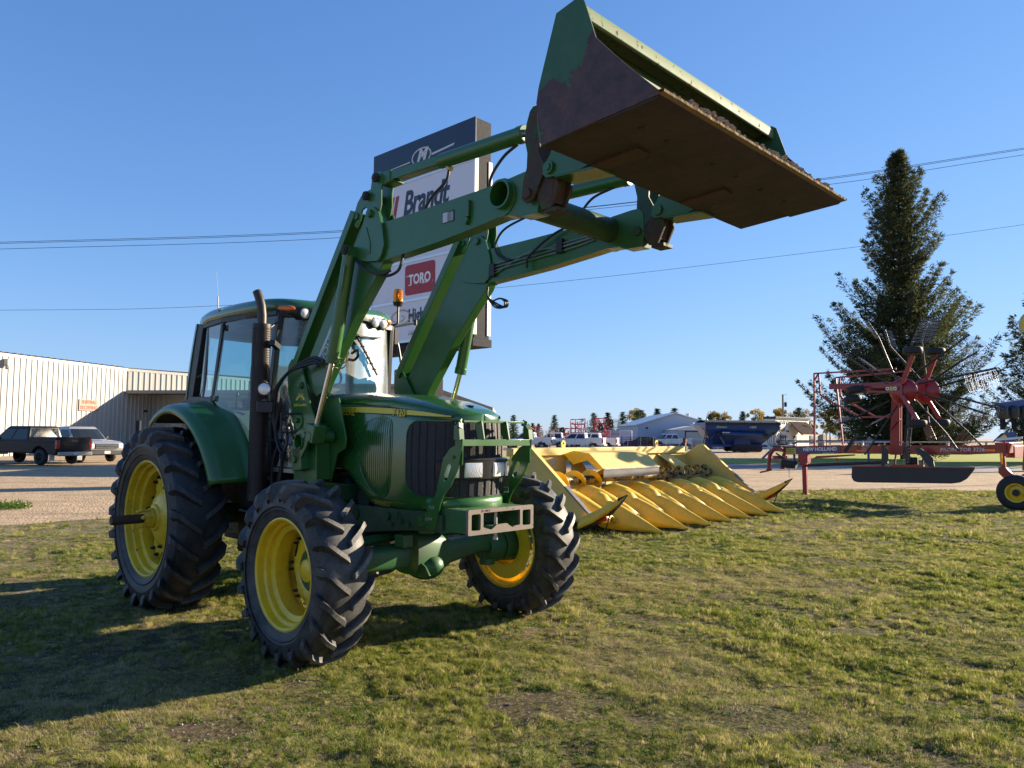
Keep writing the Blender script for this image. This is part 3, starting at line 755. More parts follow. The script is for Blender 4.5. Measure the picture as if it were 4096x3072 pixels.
m.prism([(1.25,.86),(1.25,1.10),(2.16,1.10),(3.16,1.115),(3.36,1.10),(3.36,.965),(3.22,.965),(2.9,.94),(2.55,.90),(2.3,.87)],-.385,-.355); m.both()
for x,z,r in((2.66,1.04,.035),(2.8,1.06,.02),(2.86,1.02,.018),(2.72,.98,.02),(2.95,1.0,.022),(3.16,1.0,.018),(3.14,1.07,.018),(2.2,1.02,.045)):
    for sy in(-1,1): m.cyl((x,sy*.385,z),(x,sy*.405,z),r,n=12)
m.bb((2.74,-.392,1.03),(2.83,-.386,1.075))
obj('frame_rail',m,M['dgreen'],TR,bevel=.004)
m=MB(); m.prism([(1.02,1.30),(1.02,.76),(1.25,.76),(1.55,.9),(1.55,1.30)],-.42,.42); m.bb((1.3,-.5,1.12),(2.05,.5,1.28))
obj('transmission',m,M['dgreen'],TR,bevel=.02)
M['bumper']=paint('scuffed_bumper',(.022,.13,.035),dirt=(.10,.08,.06),rough=.5,amount=.8,scale=5,chips=(.17,.12,.10),chipamt=.40)
M['bumpface']=paint('worn_casting_face',(.20,.155,.125),dirt=(.12,.09,.07),rough=.6,amount=.5,scale=7,chips=(.03,.15,.05),chipamt=.37)
m=MB()
m.bb((3.30,-.35,.975),(3.62,-.335,1.15)); m.bb((3.30,.335,.975),(3.62,.35,1.15)); m.bb((3.30,-.335,1.138),(3.62,.335,1.152)); m.bb((3.30,-.335,.975),(3.42,.335,1.138))
m.bb((3.42,-.23,.972),(3.62,-.215,1.138)); m.bb((3.42,.215,.972),(3.62,.23,1.138)); m.bb((3.42,-.335,.975),(3.62,-.23,.985)); m.bb((3.42,.23,.975),(3.62,.335,.985))
m.prism([(3.42,-.12),(3.42,.12),(3.61,.09),(3.61,-.09)],1.0,1.02,'xy')
m.cyl((3.42,-.16,1.10),(3.5,-.16,1.10),.02,n=12); m.cyl((3.42,.14,1.10),(3.5,.14,1.10),.02,n=12)
obj('weight_bracket',m,M['bumper'],TR,bevel=.006)
m=MB()
m.prism(rrect(-.365,.965,.365,1.16,.012),3.62,3.645,'yz',[list(reversed(rrect(-.33,1.0,-.235,1.125,.015))),list(reversed(rrect(.235,1.0,.33,1.125,.015))),
   list(reversed([(-.205,1.13),(.205,1.13),(.205,1.01),(.15,1.005),(.12,.995),(.09,1.01),(.06,1.03),(-.06,1.03),(-.09,1.01),(-.12,.995),(-.16,1.005),(-.205,1.02)]))])
obj('bracket_face',m,M['bumpface'],TR,bevel=.005)
m=MB(); m.cyl((3.565,0,.90),(3.565,0,1.135),.018,n=14); m.cyl((3.565,0,.90),(3.565,0,.93),.024,n=14); obj('drawbar_pin',m,M['steel'],TR)
text('lettering','JD  H0E R',.022,M['black'],TR,frame((3.646,-.18,1.145),(0,1,0),(0,0,1)),1,0,0,.0005)
# front guard
m=MB()
strut=[(3.551,1.70),(3.535,1.66),(3.455,1.624),(3.40,1.57),(3.377,1.547),(3.303,1.288),(3.28,1.24),(3.217,1.187),(3.181,1.108),(3.12,1.08),(3.068,1.07),(3.068,1.0),(3.16,.985),(3.267,.973),(3.30,1.013),(3.35,1.19),(3.391,1.262),(3.44,1.31),(3.468,1.335),(3.556,1.478),(3.594,1.636),(3.60,1.70)]
slot=[]
a,b=V((3.405,1.395)),V((3.445,1.485)); d=(b-a).normalized(); nn=V((-d.y,d.x)); r=.024
for k in range(9): t=-pi/2+pi*k/8; slot.append(tuple(b+nn*(-r*sin(t))+d*(r*cos(t))))
for k in range(9): t=pi/2+pi*k/8; slot.append(tuple(a+nn*(-r*sin(t))+d*(r*cos(t))))
m.prism(strut,-.395,-.383,'xz',[slot]); m.both(); 
for sy in(-1,1):
    for x,z in((3.50,1.56),(3.14,1.05),(3.2,1.0)): m.cyl((x,sy*.395,z),(x,sy*.408,z),.013,n=10)
m.bb((3.575,-.40,1.645),(3.592,.40,1.697)); 
for sy in(-1,1): m.bb((3.50,sy*.382,1.50),(3.59,sy*.375,1.69))
loop=[(3.583,-.39,1.69),(3.57,-.39,1.78),(3.55,-.375,1.82),(3.53,-.34,1.838),(3.53,.34,1.838),(3.55,.375,1.82),(3.57,.39,1.78),(3.583,.39,1.69)]
for i in range(len(loop)-1): m.beam(loop[i],loop[i+1],.05,.018,up=(0,0,1) if i in(3,) else (1,0,.0))
for y in(-.16,.12): m.beam((3.565,y,1.69),(3.53,y,1.836),.075,.014,up=(0,1,0))
for sy in(-1,1): m.prism([(3.50,1.69),(3.585,1.69),(3.575,1.78),(3.555,1.82),(3.50,1.80)],sy*.384,sy*.396)
obj('front_guard',m,M['green'],TR,bevel=.002)
for t_,z_,x_ in(('7420',1.152,3.245),('12374',1.06,3.21)):
    text('chalk_mark',t_,.036,M['decalw'],TR,frame((x_,-.397,z_),(1,0,.05),(0,0,1)),1,.1,-.0006,.0004)
# front axle
m=MB()
prof=[(-.86,.05,.60,.76),(-.60,.09,.60,.79),(-.22,.11,.59,.80),(-.20,.17,.535,.90),(.02,.18,.51,.88),(.12,.14,.53,.86),(.25,.10,.58,.79),(.60,.08,.64,.80),(.86,.06,.62,.76)]
rows=[]
for y,w,a,b in prof:
    c=(a+b)/2;hh=(b-a)/2
    rows.append([(2.68+w*(abs(cos(t))**.5*(1 if cos(t)>0 else -1)),y,c+hh*(abs(sin(t))**.5*(1 if sin(t)>0 else -1))) for t in [2*pi*k/24 for k in range(24)]])
m.grid(rows,closeu=True)
m.bb((2.58,-.16,.86),(2.80,.02,.97)); m.ball((2.70,-.02,.60),(.22,.15,.13),16,10)
m.cyl((2.5,-.30,.83),(2.5,.9,.80),.025,n=12); m.cyl((2.5,-.7,.80),(2.5,-.2,.84),.045,n=16)
for sy in(-1,1):
    m.cyl((2.65,sy*.80,.50),(2.65,sy*.80,.84),.075,.06,20); m.cyl((2.65,sy*.74,.672),(2.65,sy*.9,.672),.13,.16,24)
m.prism([(2.72,.70),(2.90,.62),(2.96,.55),(2.90,.52),(2.70,.53)],-.17,-.15)
m.beam((2.84,-.35,.90),(2.84,-.35,.80),.10,.12); 
obj('front_axle',m,M['agreen'],TR,smooth=40,bevel=.004)
m=MB(); m.cyl((0,-1.0,.868),(0,1.0,.868),.11,.11,24); m.bb((-.3,-.45,.62),(.3,.45,1.15)); obj('rear_axle',m,M['dgreen'],TR,bevel=.02)
m=MB(); m.prism([(.35,.50),(.35,.95),(1.0,.95),(1.1,.85),(1.1,.50)],-.60,.60); obj('fuel_tank',m,M['black'],TR,bevel=.04)
# ================================================================ CAB
RO=[(-.57,0),(-.56,.35),(-.53,.60),(-.46,.71),(-.30,.77),(.1,.80),(.5,.80),(.85,.775),(1.08,.73),(1.22,.665),(1.31,.56),(1.37,.42),(1.42,.22),(1.44,0)]
ro=[tuple(p) for p in spline([(x,-y,0) for x,y in RO[1:-1]][::-1],4)]
half=[(p[0],p[1]) for p in spline([(x,y,0) for x,y in RO],4)]
ring=half+[(x,-y) for x,y in half[::-1][1:-1]]
cx0=.45
def rscale(k,z,dz=0):
    return [(cx0+(x-cx0)*k,y*k,z+dz*((x-.45)/1.0)) for x,y in ring]
def roofz(x,z): return z-.05*max(0,(-x-.05)/.5)**1.6*1.6-.03*max(0,(x-1.0)/.44)**2
m=MB()
rows=[]
for k,z in((.93,2.93),(.985,2.925),(1.0,2.945),(1.0,2.985),(.985,3.02),(.95,3.045),(.85,3.062),(.6,3.072),(.3,3.078),(.02,3.08)):
    rows.append([(a,b,roofz(a,c)-(.055*max(0,(-a-.1)/.46) if z<2.99 else 0)) for a,b,c in rscale(k,z)])
m.grid(rows,closeu=True)
obj('cab_roof',m,M['hood'],TR,smooth=50)
m=MB(); rows=[]
for k,z in((.90,2.885),(.955,2.86),(.975,2.875),(.975,2.95),(.9,2.955)):
    rows.append([(a,b,c-(.06*max(0,(-a-.1)/.46)) ) for a,b,c in rscale(k,z)])
m.grid(rows,closeu=True); rows=[[(a,b,2.885) for a,b,c in rscale(.90,0)],[(a,b,2.90) for a,b,c in rscale(.01,0)]]; m.grid(rows,closeu=True)
obj('roof_lining',m,M['black'],TR,smooth=50)
# lamp pod across the front of the roof
m=MB(); rows=[]
for y in [i*.04 for i in range(-17,18)]:
    x=interp(abs(y),[0,.22,.42,.56,.665,.7],[1.435,1.415,1.368,1.31,1.225,1.18]); d=.07*(1 if .25<abs(y)<.56 else .35)
    rows.append([(x-.05,y,2.96),(x+.008,y,2.955),(x+.012,y,2.93),(x+.008,y,2.90-d*.3),(x-.03,y,2.90-d),(x-.08,y,2.90-d)])
m.grid(rows); obj('lamp_pod',m,M['black'],TR,smooth=50)
for sy in(-1,1):
    for y,x in((.335,1.39),(.465,1.352)):
        r=MB(); r.cyl((x-.03,sy*y,2.895),(x+.018,sy*y,2.893),.062,.060,28); w_=obj('roof_work_lamp',r,M['black'],TR,bevel=.004)
        r=MB(); r.lathe([(0,.034),(.03,.031),(.046,.022),(.05,.012)],(x,sy*y,2.893),(1,0,-.04),28); obj('lens',r,M['lens'],w_)
    m=MB(); rows=[]
    for i in range(13):
        t=i/12; y=.545+.135*t; x=interp(y,[.545,.60,.65,.68],[1.325,1.285,1.235,1.20])+.006; e=sin(pi*min(max(t,.0),1))**.4
        rows.append([(x,sy*y,2.933+.034*e*sin(a)) if False else (x+.016*e*cos(a),sy*(y+.01*e*cos(a)),2.937+.030*e*sin(a)) for a in [-pi/2+pi*k/8 for k in range(9)]])
    m.grid(rows); obj('turn_lamp',m,M['amber'],TR)
# posts and frame
m=MB()
for sy in(-1,1):
    m.beam((1.17,sy*.655,1.35),(1.16,sy*.68,2.12),.06,.07,up=(1,0,0)); m.beam((1.16,sy*.68,2.12),(1.235,sy*.66,2.90),.055,.07,up=(1,0,0),w2=.05,h2=.06)
    m.beam((.215,sy*.835,2.03),(.335,sy*.795,2.90),.035,.055,up=(1,0,0))
    pts=[(.215,2.05),(.31,1.99),(.42,1.86),(.54,1.70),(.62,1.52),(.68,1.34)]
    for a,b in zip(pts,pts[1:]): m.beam((a[0],sy*.845,a[1]),(b[0],sy*.845,b[1]),.035,.045,up=(1,0,0))
    m.beam((-.42,sy*.735,2.88),(.34,sy*.80,2.89),.05,.05); m.beam((.33,sy*.80,2.89),(1.23,sy*.67,2.89),.05,.05)
    m.beam((.66,sy*.845,1.33),(1.18,sy*.70,1.33),.05,.06); m.beam((-.60,sy*.75,2.09),(.22,sy*.83,2.06),.05,.07)
    m.beam((-.50,sy*.735,2.08),(-.28,sy*.735,2.90),.14,.09,up=(0,1,0)) ; m.beam((-.16,sy*.77,2.10),(-.10,sy*.76,2.86),.02,.05,up=(1,0,0))
m.beam((1.235,-.66,2.88),(1.38,0,2.88),.06,.06); m.beam((1.38,0,2.88),(1.235,.66,2.88),.06,.06); m.beam((-.55,-.7,2.86),(-.55,.7,2.86),.06,.08)
m.beam((1.385,.02,2.10),(1.40,.02,2.86),.03,.03)
m.beam((-.66,-.7,2.1),(-.66,.7,2.1),.06,.08)
obj('cab_frame',m,M['black'],TR,bevel=.006)
# green corner posts at the rear
for sy in(-1,1):
    m=MB(); rows=[]
    for i in range(11):
        t=i/10; z=2.09+.83*t; xr=-.64+.22*t-.02*sin(pi*t)
        rows.append([(xr+.05,sy*.66,z),(xr,sy*.70,z),(xr-.0,sy*.755,z),(xr+.03,sy*.785,z),(xr+.075,sy*.79,z),(xr+.08,sy*.77,z)])
    m.grid(rows); obj('corner_post',m,M['hood'],TR,smooth=60)
# glass
def gl(name,pl,mat):
    m=MB(); n=len(pl); m.add(pl,[tuple(range(n))]); o=obj(name,m,mat,TR,smooth=0,fix=False)
    return o
for sy in(-1,1):
    nm='door' 
    dpts=[(1.22,2.87,.668),(1.165,2.12,.70),(1.165,1.36,.72),(.69,1.36,.86),(.635,1.52,.86),(.555,1.70,.858),(.43,1.87,.852),(.32,2.0,.845),(.235,2.06,.84),(.35,2.86,.80)]
    m=MB(); rows=[]
    # door glass as a ruled sheet from the hinge post to the front post
    n=16
    def xr(z): return interp(z,[1.36,1.52,1.70,1.87,2.0,2.06,2.87],[.69,.635,.555,.43,.32,.235,.35])
    for i in range(n+1):
        z=1.36+(2.87-1.36)*i/n; x0=xr(z); x1=interp(z,[1.36,2.12,2.87],[1.165,1.165,1.22]); 
        row=[]
        for k in range(11):
            t=k/10; x=x0+(x1-x0)*t; y=interp(z,[1.36,2.06,2.87],[.86,.845,.80])*(1-t)+interp(z,[1.36,2.12,2.87],[.705,.705,.672])*t+.02*sin(pi*t); row.append((x,sy*y,z))
        rows.append(row)
    m.grid(rows); o=obj('door_glass',m,M['sideglass'],TR,fix=False,smooth=180)
    gl('quarter_glass',[(-.30,sy*.752,2.12),(.19,sy*.825,2.08),(.31,sy*.80,2.86),(-.14,sy*.765,2.86)],M['sideglass'])
    h=MB(); h.box((.27,sy*.855,2.08),(.05,.03,.05)); h.box((.345,sy*.82,2.80),(.04,.03,.05)); h.box((.12,sy*.84,2.42),(.05,.04,.035)); obj('hinge',h,M['black'],TR) if False else None
    for k,(a,b,c) in enumerate(((.26,.86,2.08),(.355,.815,2.81))):
        h=MB(); h.box((a,sy*b,c),(.055,.03,.05)); h.cyl((a+.02,sy*(b+.01),c-.03),(a+.02,sy*(b+.01),c+.03),.012); obj('door_hinge',h,M['black'],TR,bevel=.004)
m=MB(); rows=[]
for i in range(13):
    z=2.06+.82*i/12; rows.append([(interp(abs(y),[0,.22,.42,.56,.66],[1.43,1.41,1.36,1.30,1.215])-.02*((z-2.06)/.82)+.0,y,z) for y in [-.655+1.31*k/24 for k in range(25)]])
m.grid(rows); o=obj('windshield',m,glass('dusty_windshield',(.55,.76,.76),1.0,.13,(.62,.68,.62),glare=.16),TR,fix=False,smooth=180)
gl('rear_window',[(-.60,-.66,2.12),(-.60,.66,2.12),(-.50,.66,2.84),(-.50,-.66,2.84)],M['sideglass'])
# lower cab body
m=MB(); m.prism([(-.62,2.08),(-.62,1.15),(1.15,1.0),(1.18,1.34),(.66,1.34),(.6,1.52),(.5,1.70),(.38,1.88),(.2,2.05)],-.80,-.76,'xz'); m.both(); m.bb((-.65,-.76,1.15),(-.60,.76,2.08)); m.bb((-.6,-.76,1.28),(1.15,.76,1.34)); m.bb((1.12,-.62,1.34),(1.16,.62,2.05))
obj('cab_body',m,M['black'],TR,bevel=.008)
# seat, console, steering wheel
st=empty('operator_seat',(.15,0,0),0,TR)
m=MB(); m.prism(rrect(-.25,1.80,.28,1.93,.05),-.26,.26); obj('seat_cushion',m,M['seat'],st,bevel=.02)
m=MB(); m.prism([(-.28,1.88),(-.16,1.88),(-.24,2.40),(-.28,2.52),(-.34,2.50),(-.36,2.3)],-.24,.24); obj('backrest',m,M['seat'],st,bevel=.03)
m=MB(); m.bb((-.15,-.42,2.02),(.30,-.30,2.10)); m.bb((-.15,-.42,1.5),(.1,-.32,2.02)); obj('armrest',m,M['seat'],st,bevel=.02)
m=MB(); m.bb((-.25,-.25,1.34),(.25,.25,1.80)); obj('seat_base',m,M['blackm'],st)
m=MB(); m.prism([(-.55,2.07),(.45,1.95),(.55,1.55),(.55,1.34),(-.55,1.34)],-.74,-.42); m.prism([(-.55,2.07),(.35,1.95),(.45,1.34),(-.55,1.34)],.42,.74)
obj('side_console',m,M['seat'],TR,bevel=.03)
m=MB(); m.prism([(.86,1.34),(.95,2.15),(1.02,2.24),(1.16,2.20),(1.16,1.34)],-.17,.17); obj('dash_console',m,M['seat'],TR,bevel=.03)
sw=MB(); a=[V((1.0,0,2.36))+V((.10*cos(t)*1,0,-.16*cos(t)))*1.0+V((0,.19*sin(t),0)) for t in [2*pi*k/32 for k in range(33)]]
sw.tube(a,.014,8); 
for k in(0,11,21): sw.beam(a[k],(1.02,0,2.345),.02,.012)
sw.cyl((1.03,0,2.33),(1.10,0,2.15),.03); obj('steering_wheel',sw,M['black'],TR)
for y,x in((-.52,.35),(-.58,.20),(-.50,.5)):
    m=MB(); m.cyl((x,y,1.95),(x+.03,y,2.10),.010); m.ball((x+.035,y,2.13),(.022,.016,.035)); obj('control_lever',m,M['black'],TR)
m=MB(); m.box((.55,0,2.84),(.9,1.1,.05)); m.ball((1.18,-.35,2.78),(.09,.09,.06),14,8); m.box((.95,.35,2.80),(.3,.25,.06)); obj('headliner_console',m,M['blackm'],TR,bevel=.01)
m=MB(); m.beam((1.36,.42,2.74),(1.44,.10,2.72),.06,.015,up=(0,0,1)); obj('sun_visor',m,M['blackm'],TR)
m=MB(); m.box((.75,-.60,2.72),(.03,.16,.10)); m.cyl((.75,-.6,2.77),(.75,-.6,2.86),.008); obj('interior_mirror',m,M['black'],TR)
# mud flaps of clear wrapped film by the step
m=MB(); rows=[]
for i in range(14):
    z=1.42+.80*i/13; rows.append([(1.30+.26*k/12+.02*sin(z*9),-.66+.07*sin(z*14+k*.9)*.4+.03*NZ.noise(V((z*4,k*.4,0)))*3,z) for k in range(13)])
m.grid(rows); obj('plastic_film',m,M['plasticwrap'],TR,fix=False,smooth=180)
m=MB(); m.bb((1.18,-.68,1.36),(1.70,-.52,1.40)); m.bb((1.30,-.66,1.41),(1.63,-.64,1.51)); obj('step_plate',m,plain('weathered_step',(.42,.37,.26),.6,0,.3,9),TR,bevel=.006)
text('lettering','JOHN DEERE',.06,M['black'],TR,frame((1.50,-.663,1.478),(1,0,0),(0,0,1)),1.35,0,.001,.001)
# fenders
for sy in(-1,1):
    m=MB(); rows=[]; rr=1.125
    for i in range(37):
        a=R(20+i*(121-20)/36); w0=.80; wo=1.16+.03*sin(pi*i/36); c,s_=cos(a),sin(a); sh=.018 if i in (0,36) else 0
        px=lambda r:(c*r*.97+.0, .868+s_*r)
        row=[]
        for y,r in((w0-.02,rr+.10),(w0+.02,rr+.055),(w0+.07,rr+.028),(wo-.10,rr+.012),(wo-.03,rr),(wo,rr-.02),(wo+.008,rr-.05),(wo-.002,rr-.065)):
            x,z=px(r-(.0)); row.append((x,sy*y,z))
        rows.append(row)
    m.grid(rows); f_=obj('fender',m,M['green'],TR,smooth=50,fix=False); s_=f_.modifiers.new('Solid','SOLIDIFY'); s_.thickness=.02
    m=MB(); rows=[]
    for i in range(31):
        a=R(22+i*(119-22)/30); c,s_=cos(a),sin(a); rows.append([(c*(rr-.035)*.97,sy*y,.868+s_*(rr-.035)) for y in(.80,.95,1.15)])
    m.grid(rows); n0=len(m.v)
    rows=[]
    for i in range(31):
        a=R(22+i*(119-22)/30); c,s_=cos(a),sin(a); rows.append([(c*r*.97,sy*.805,.868+s_*r) for r in(.80,rr+.02)])
    m.grid(rows); obj('fender_inner_shade',m,M['blackm'],TR,fix=False)  # black inner wall; the black sheet under the arch paints its shade
# exhaust
ex=MB(); ex.cyl((1.255,-.85,1.13),(1.255,-.85,2.735),.062,.062,28); ex.tube([(1.255,-.85,2.7),(1.252,-.85,2.84),(1.24,-.855,2.93),(1.215,-.865,3.01),(1.185,-.875,3.075)],.042,20); ex2=MB(); ex2.cyl((1.187,-.874,3.070),(1.184,-.8755,3.079),.037,n=18); obj('stack_mouth',ex2,M['black'],TR)  # black disc paints the dark hollow of the open pipe
e_=obj('exhaust_stack',ex,plain('heat_stained_steel',(.05,.042,.036),.5,.5,.35,7),TR)
def cage():
    m=MB(); n=30; z0,z1=1.12,2.75
    for k in range(n):
        a=2*pi*k/n; 
        m.beam((1.255+.084*cos(a),-.85+.084*sin(a),z0),(1.255+.084*cos(a),-.85+.084*sin(a),z1),.0065,.003,up=(cos(a),sin(a),0))
    z=z0
    while z<=z1:
        w=.008 if (abs(z-z0)>.03 and abs(z-z1)>.03) else .03
        m.lathe([(.0835,-w/2),(.0865,-w/2),(.0865,w/2),(.0835,w/2)],(1.255,-.85,z),(0,0,1),n,closed=True); z+=.0225
    return m
obj('heat_shield',cage(),plain('burnt_perforated_steel',(.022,.018,.018),.5,.3,.5,5),e_,smooth=20)
m=MB(); m.beam((1.30,-.80,2.72),(1.24,-.68,2.80),.02,.01); m.beam((1.27,-.78,1.3),(1.2,-.70,1.3),.06,.03); m.beam((1.37,-.80,2.58),(1.26,-.68,2.55),.05,.05); obj('exhaust_bracket',m,M['black'],TR)
# work lights on the stack
w_=MB(); w_.lathe([(0,-.06),(.045,-.055),(.062,-.02),(.062,.02),(.055,.022)],(1.49,-.93,2.13),(1,-.55,0),28); wl=obj('round_work_light',w_,M['black'],TR)
w_=MB(); w_.lathe([(.055,.015),(.04,.021),(.0,.023)],(1.49,-.93,2.13),(1,-.55,0),24); obj('lens',w_,M['lens'],wl)
m=MB()
ax=V((1,-.55,0)).normalized(); sd_=V((.55,1,0)).normalized()
m.cyl((1.43,-.88,2.02),(1.45,-.90,2.09),.012); m.beam((1.30,-.86,2.03),(1.46,-.88,2.03),.04,.02); obj('light_bracket',m,M['black'],TR)
m=MB(); o=V((1.475,-.91,1.965)); m.beam(o-ax*.07,o+ax*.03,.13,.10,w2=.15,h2=.115); wl=obj('square_work_light',m,M['black'],TR,bevel=.012)
# aerial, beacon, mirrors, wiper
m=MB(); m.cyl((.20,-.80,2.97),(.175,-.80,3.16),.006); m.cyl((.175,-.80,3.16),(.12,-.80,3.44),.0035,.002,n=6); obj('antenna',m,M['ltgrey'],TR)
bx,by=1.21,.775
m=MB(); m.tube([(1.12,.64,2.93),(1.18,.74,2.93),(bx,by,2.95),(bx,by,3.15)],.012,8); m.cyl((bx,by,3.145),(bx,by,3.185),.045,.062,24); be=obj('beacon_base',m,M['black'],TR)
m=MB(); m.lathe([(.058,0),(.060,.01),(.054,.03),(.052,.12),(.044,.14),(.02,.148),(0,.148)],(bx,by,3.185),(0,0,1),24)
am=bpy.data.materials.new('amber_dome'); am.use_nodes=True; b_=am.node_tree.nodes['Principled BSDF']; b_.inputs['Base Color'].default_value=(.95,.28,.02,1); b_.inputs['Transmission Weight'].default_value=.75; b_.inputs['Roughness'].default_value=.15; b_.inputs['IOR'].default_value=1.2
obj('beacon_dome',m,am,be); m=MB(); m.cyl((bx,by,3.19),(bx,by,3.29),.022,n=12); m.box((bx+.02,by,3.25),(.01,.05,.05)); obj('beacon_reflector',m,M['steel'],be)
for sy in(-1,1):
    if sy<0: continue
    m=MB(); m.tube([(1.20,sy*.67,2.89),(1.2,sy*.85,2.94),(1.2,sy*1.10,3.0),(1.2,sy*1.15,3.01)],.012,8); m.box((1.22,sy*.745,2.80),(.03,.05,.17)); 
    m.tube(spline([(1.20,.70,2.72),(1.2,.77,2.74),(1.2,.80,2.68),(1.21,.84,2.45),(1.22,.85,2.2)],5),.014,8); m.cyl((1.2,1.03,2.96),(1.2,1.03,3.02),.018); obj('mirror_arm',m,M['black'],TR)
    m=MB(); m.box((1.2,1.20,2.86),(.05,.17,.30)); obj('side_mirror',m,M['black'],TR,bevel=.015)
m=MB(); m.beam((1.455,.03,2.80),(1.41,.37,2.34),.012,.02,up=(1,0,0)); m.beam((1.45,.03,2.80),(1.40,.30,2.46),.02,.012,up=(1,0,0)); 
for i in range(7):
    t=.15+i*.12; m.box((1.455-.045*t,.03+.34*t,2.80-.46*t),(.02,.035,.02),ry=.3)
obj('wiper',m,M['black'],TR)
m=MB(); m.tube([(1.60,-.75,1.91),(1.575,-.80,1.91),(1.575,-.80,1.735),(1.60,-.75,1.735)],.010,8); m.tube([(1.60,-.80,1.91),(1.74,-.70,1.905)],.010,8); m.tube([(1.60,-.80,1.735),(1.78,-.70,1.745)],.010,8); obj('grab_handle',m,M['black'],TR)
m=MB(); m.tube([(1.35,-.75,1.86),(1.30,-.82,1.86),(1.30,-.82,1.66),(1.35,-.75,1.66)],.012,8); m.tube([(1.35,-.75,1.86),(1.45,-.68,1.86)],.012,8); m.tube([(1.35,-.75,1.66),(1.45,-.68,1.66)],.012,8); obj('step_handle',m,M['black'],TR)
# ================================================================ LOADER
def sidepair(name,mb,mat,bevel=.004,smooth=35):
    a=obj(name,mb,mat,TR,bevel=bevel,smooth=smooth); 
    m2=MB(); m2.v=list(mb.v); m2.f=list(mb.f); m2.mir(); b=obj(name,m2,mat,TR,bevel=bevel,smooth=smooth); return a,b
mastp=[(1.53,2.415),(1.60,2.425),(1.67,2.395),(1.72,2.34),(1.80,2.18),(1.885,1.97),(2.03,1.785),(2.0,1.68),(2.02,1.36),(2.02,.95),(1.62,.95),(1.632,1.34),(1.628,1.688),(1.605,1.78),(1.55,1.977),(1.485,2.13),(1.466,2.30),(1.48,2.37)]
m=MB(); m.prism(mastp,-.69,-.672)
for x,z,r in((1.725,2.165,.034),(1.725,2.165,.02)): m.cyl((x,-.69,z),(x,-.712 if r>.03 else -.722,z),r,n=18)
m.lathe([(.0,-.012),(.075,-.012),(.075,0)],(1.70,-.69,1.84),(0,1,0),24); m.cyl((1.70,-.70,1.845),(1.70,-.73,1.845),.024,n=14)
m.bb((1.62,-.672,.95),(2.02,-.36,1.28))
m.prism([(1.50,2.40),(1.58,2.41),(1.66,2.36),(1.9,2.05),(2.10,2.05),(2.235,1.69),(2.22,1.60),(2.10,1.55),(2.0,1.3),(1.62,1.3),(1.62,1.7),(1.50,2.2)],-.535,-.52)
m.prism([(1.66,1.32),(1.66,1.75),(1.70,1.9),(1.98,1.78),(2.0,1.32)],-.672,-.535)
hl_=circ2(1.862,1.654,.062,24)
tear=[(1.80,1.735),(1.85,1.757),(1.92,1.765),(1.985,1.757),(2.025,1.725),(2.02,1.68),(1.97,1.60),(1.86,1.47),(1.82,1.45),(1.775,1.46),(1.745,1.50),(1.74,1.57),(1.755,1.66)]
m.prism(tear,-.775,-.755,'xz',[list(reversed(hl_))])
m.lathe([(.062,0),(.072,0),(.072,.03),(.062,.03)],(1.862,-.79,1.654),(0,1,0),28,closed=True)
m.cyl((1.965,-.80,1.715),(1.965,-.56,1.715),.030,n=18); m.cyl((1.79,-.79,1.495),(1.79,-.66,1.495),.028,n=16)
m.beam((1.80,-.72,1.60),(1.83,-.72,1.40),.11,.16,up=(1,0,0))
A,B=sidepair('loader_mast',m,M['green'])
m=MB(); m.cyl((1.87,-.76,1.654),(1.87,.76,1.654),.062,n=28,cap=False); m.cyl((1.87,-.70,1.654),(1.87,-.69,1.654),.06); m.cyl((1.87,.70,1.654),(1.87,.69,1.654),.06); obj('mast_cross_tube',m,M['green'],TR)
for t_,z_,s_,b_ in(('741',2.065,.070,.001),('Self-Leveling',1.988,.036,.0007)):
    text('lettering',t_,s_,M['decaly'],A,frame((1.715,-.6915,z_),(1,0,0),(0,0,1)),1.25 if t_!='741' else 1,.15,b_,.001)
m=MB(); m.prism([(1.715+.075*cos(a),2.032+.045*sin(a)) for a in [pi*k/14 for k in range(15)]],-.6925,-.690); m_=obj('logo_arc',m,M['decaly'],A)
m=MB(); m.prism([(1.715+.045*cos(a),2.030+.028*sin(a)) for a in [pi*k/14 for k in range(15)]],-.6935,-.691); m_=obj('logo_arch',m,M['green'],A)
# lower boom
def off_line(p,q,d):
    a,b=V(p),V(q); n=V((-(b-a).y,(b-a).x)).normalized(); return tuple(a+n*d),tuple(b+n*d)
m=MB()
m.prism([(1.74,2.37),(1.69,2.30),(1.70,2.24),(1.80,2.14),(1.92,2.06),(2.0,2.09),(2.05,2.18),(2.47,2.70),(2.86,3.09),(2.92,3.20),(2.80,3.62),(2.62,3.58)],-.65,-.55)
bo,bo2=sidepair('lower_boom',m,M['green'],.006)
m=MB(); m.beam((1.57,-.60,2.33),(2.50,-.60,3.62),.075,.20,up=(0,1,0)); m.cyl((1.57,-.64,2.33),(1.57,-.56,2.33),.05,n=18)
sidepair('leveling_link',m,M['green'],.004)
# JOHN DEERE strip on the boom flank
d=V((.246,0,.32)).normalized(); n_=V((-d.z,0,d.x))
m=MB(); c=V((2.18,-.6515,2.66)); a,b=c-d*.42,c+d*.42
for o1,o2,mt in((.015,.048,M['decalw']),):
    m.add([a+n_*o1-V((0,.001,0)),b+n_*o1-V((0,.001,0)),b+n_*o2-V((0,.001,0)),a+n_*o2-V((0,.001,0))],[(0,1,2,3)]); obj('boom_stripe',m,mt,bo,smooth=0)
text('lettering','JOHN DEERE',.10,M['decalw'],bo,frame(c-n_*.03-V((0,.002,0)),d,n_),1.05,.1,.001,.0008)
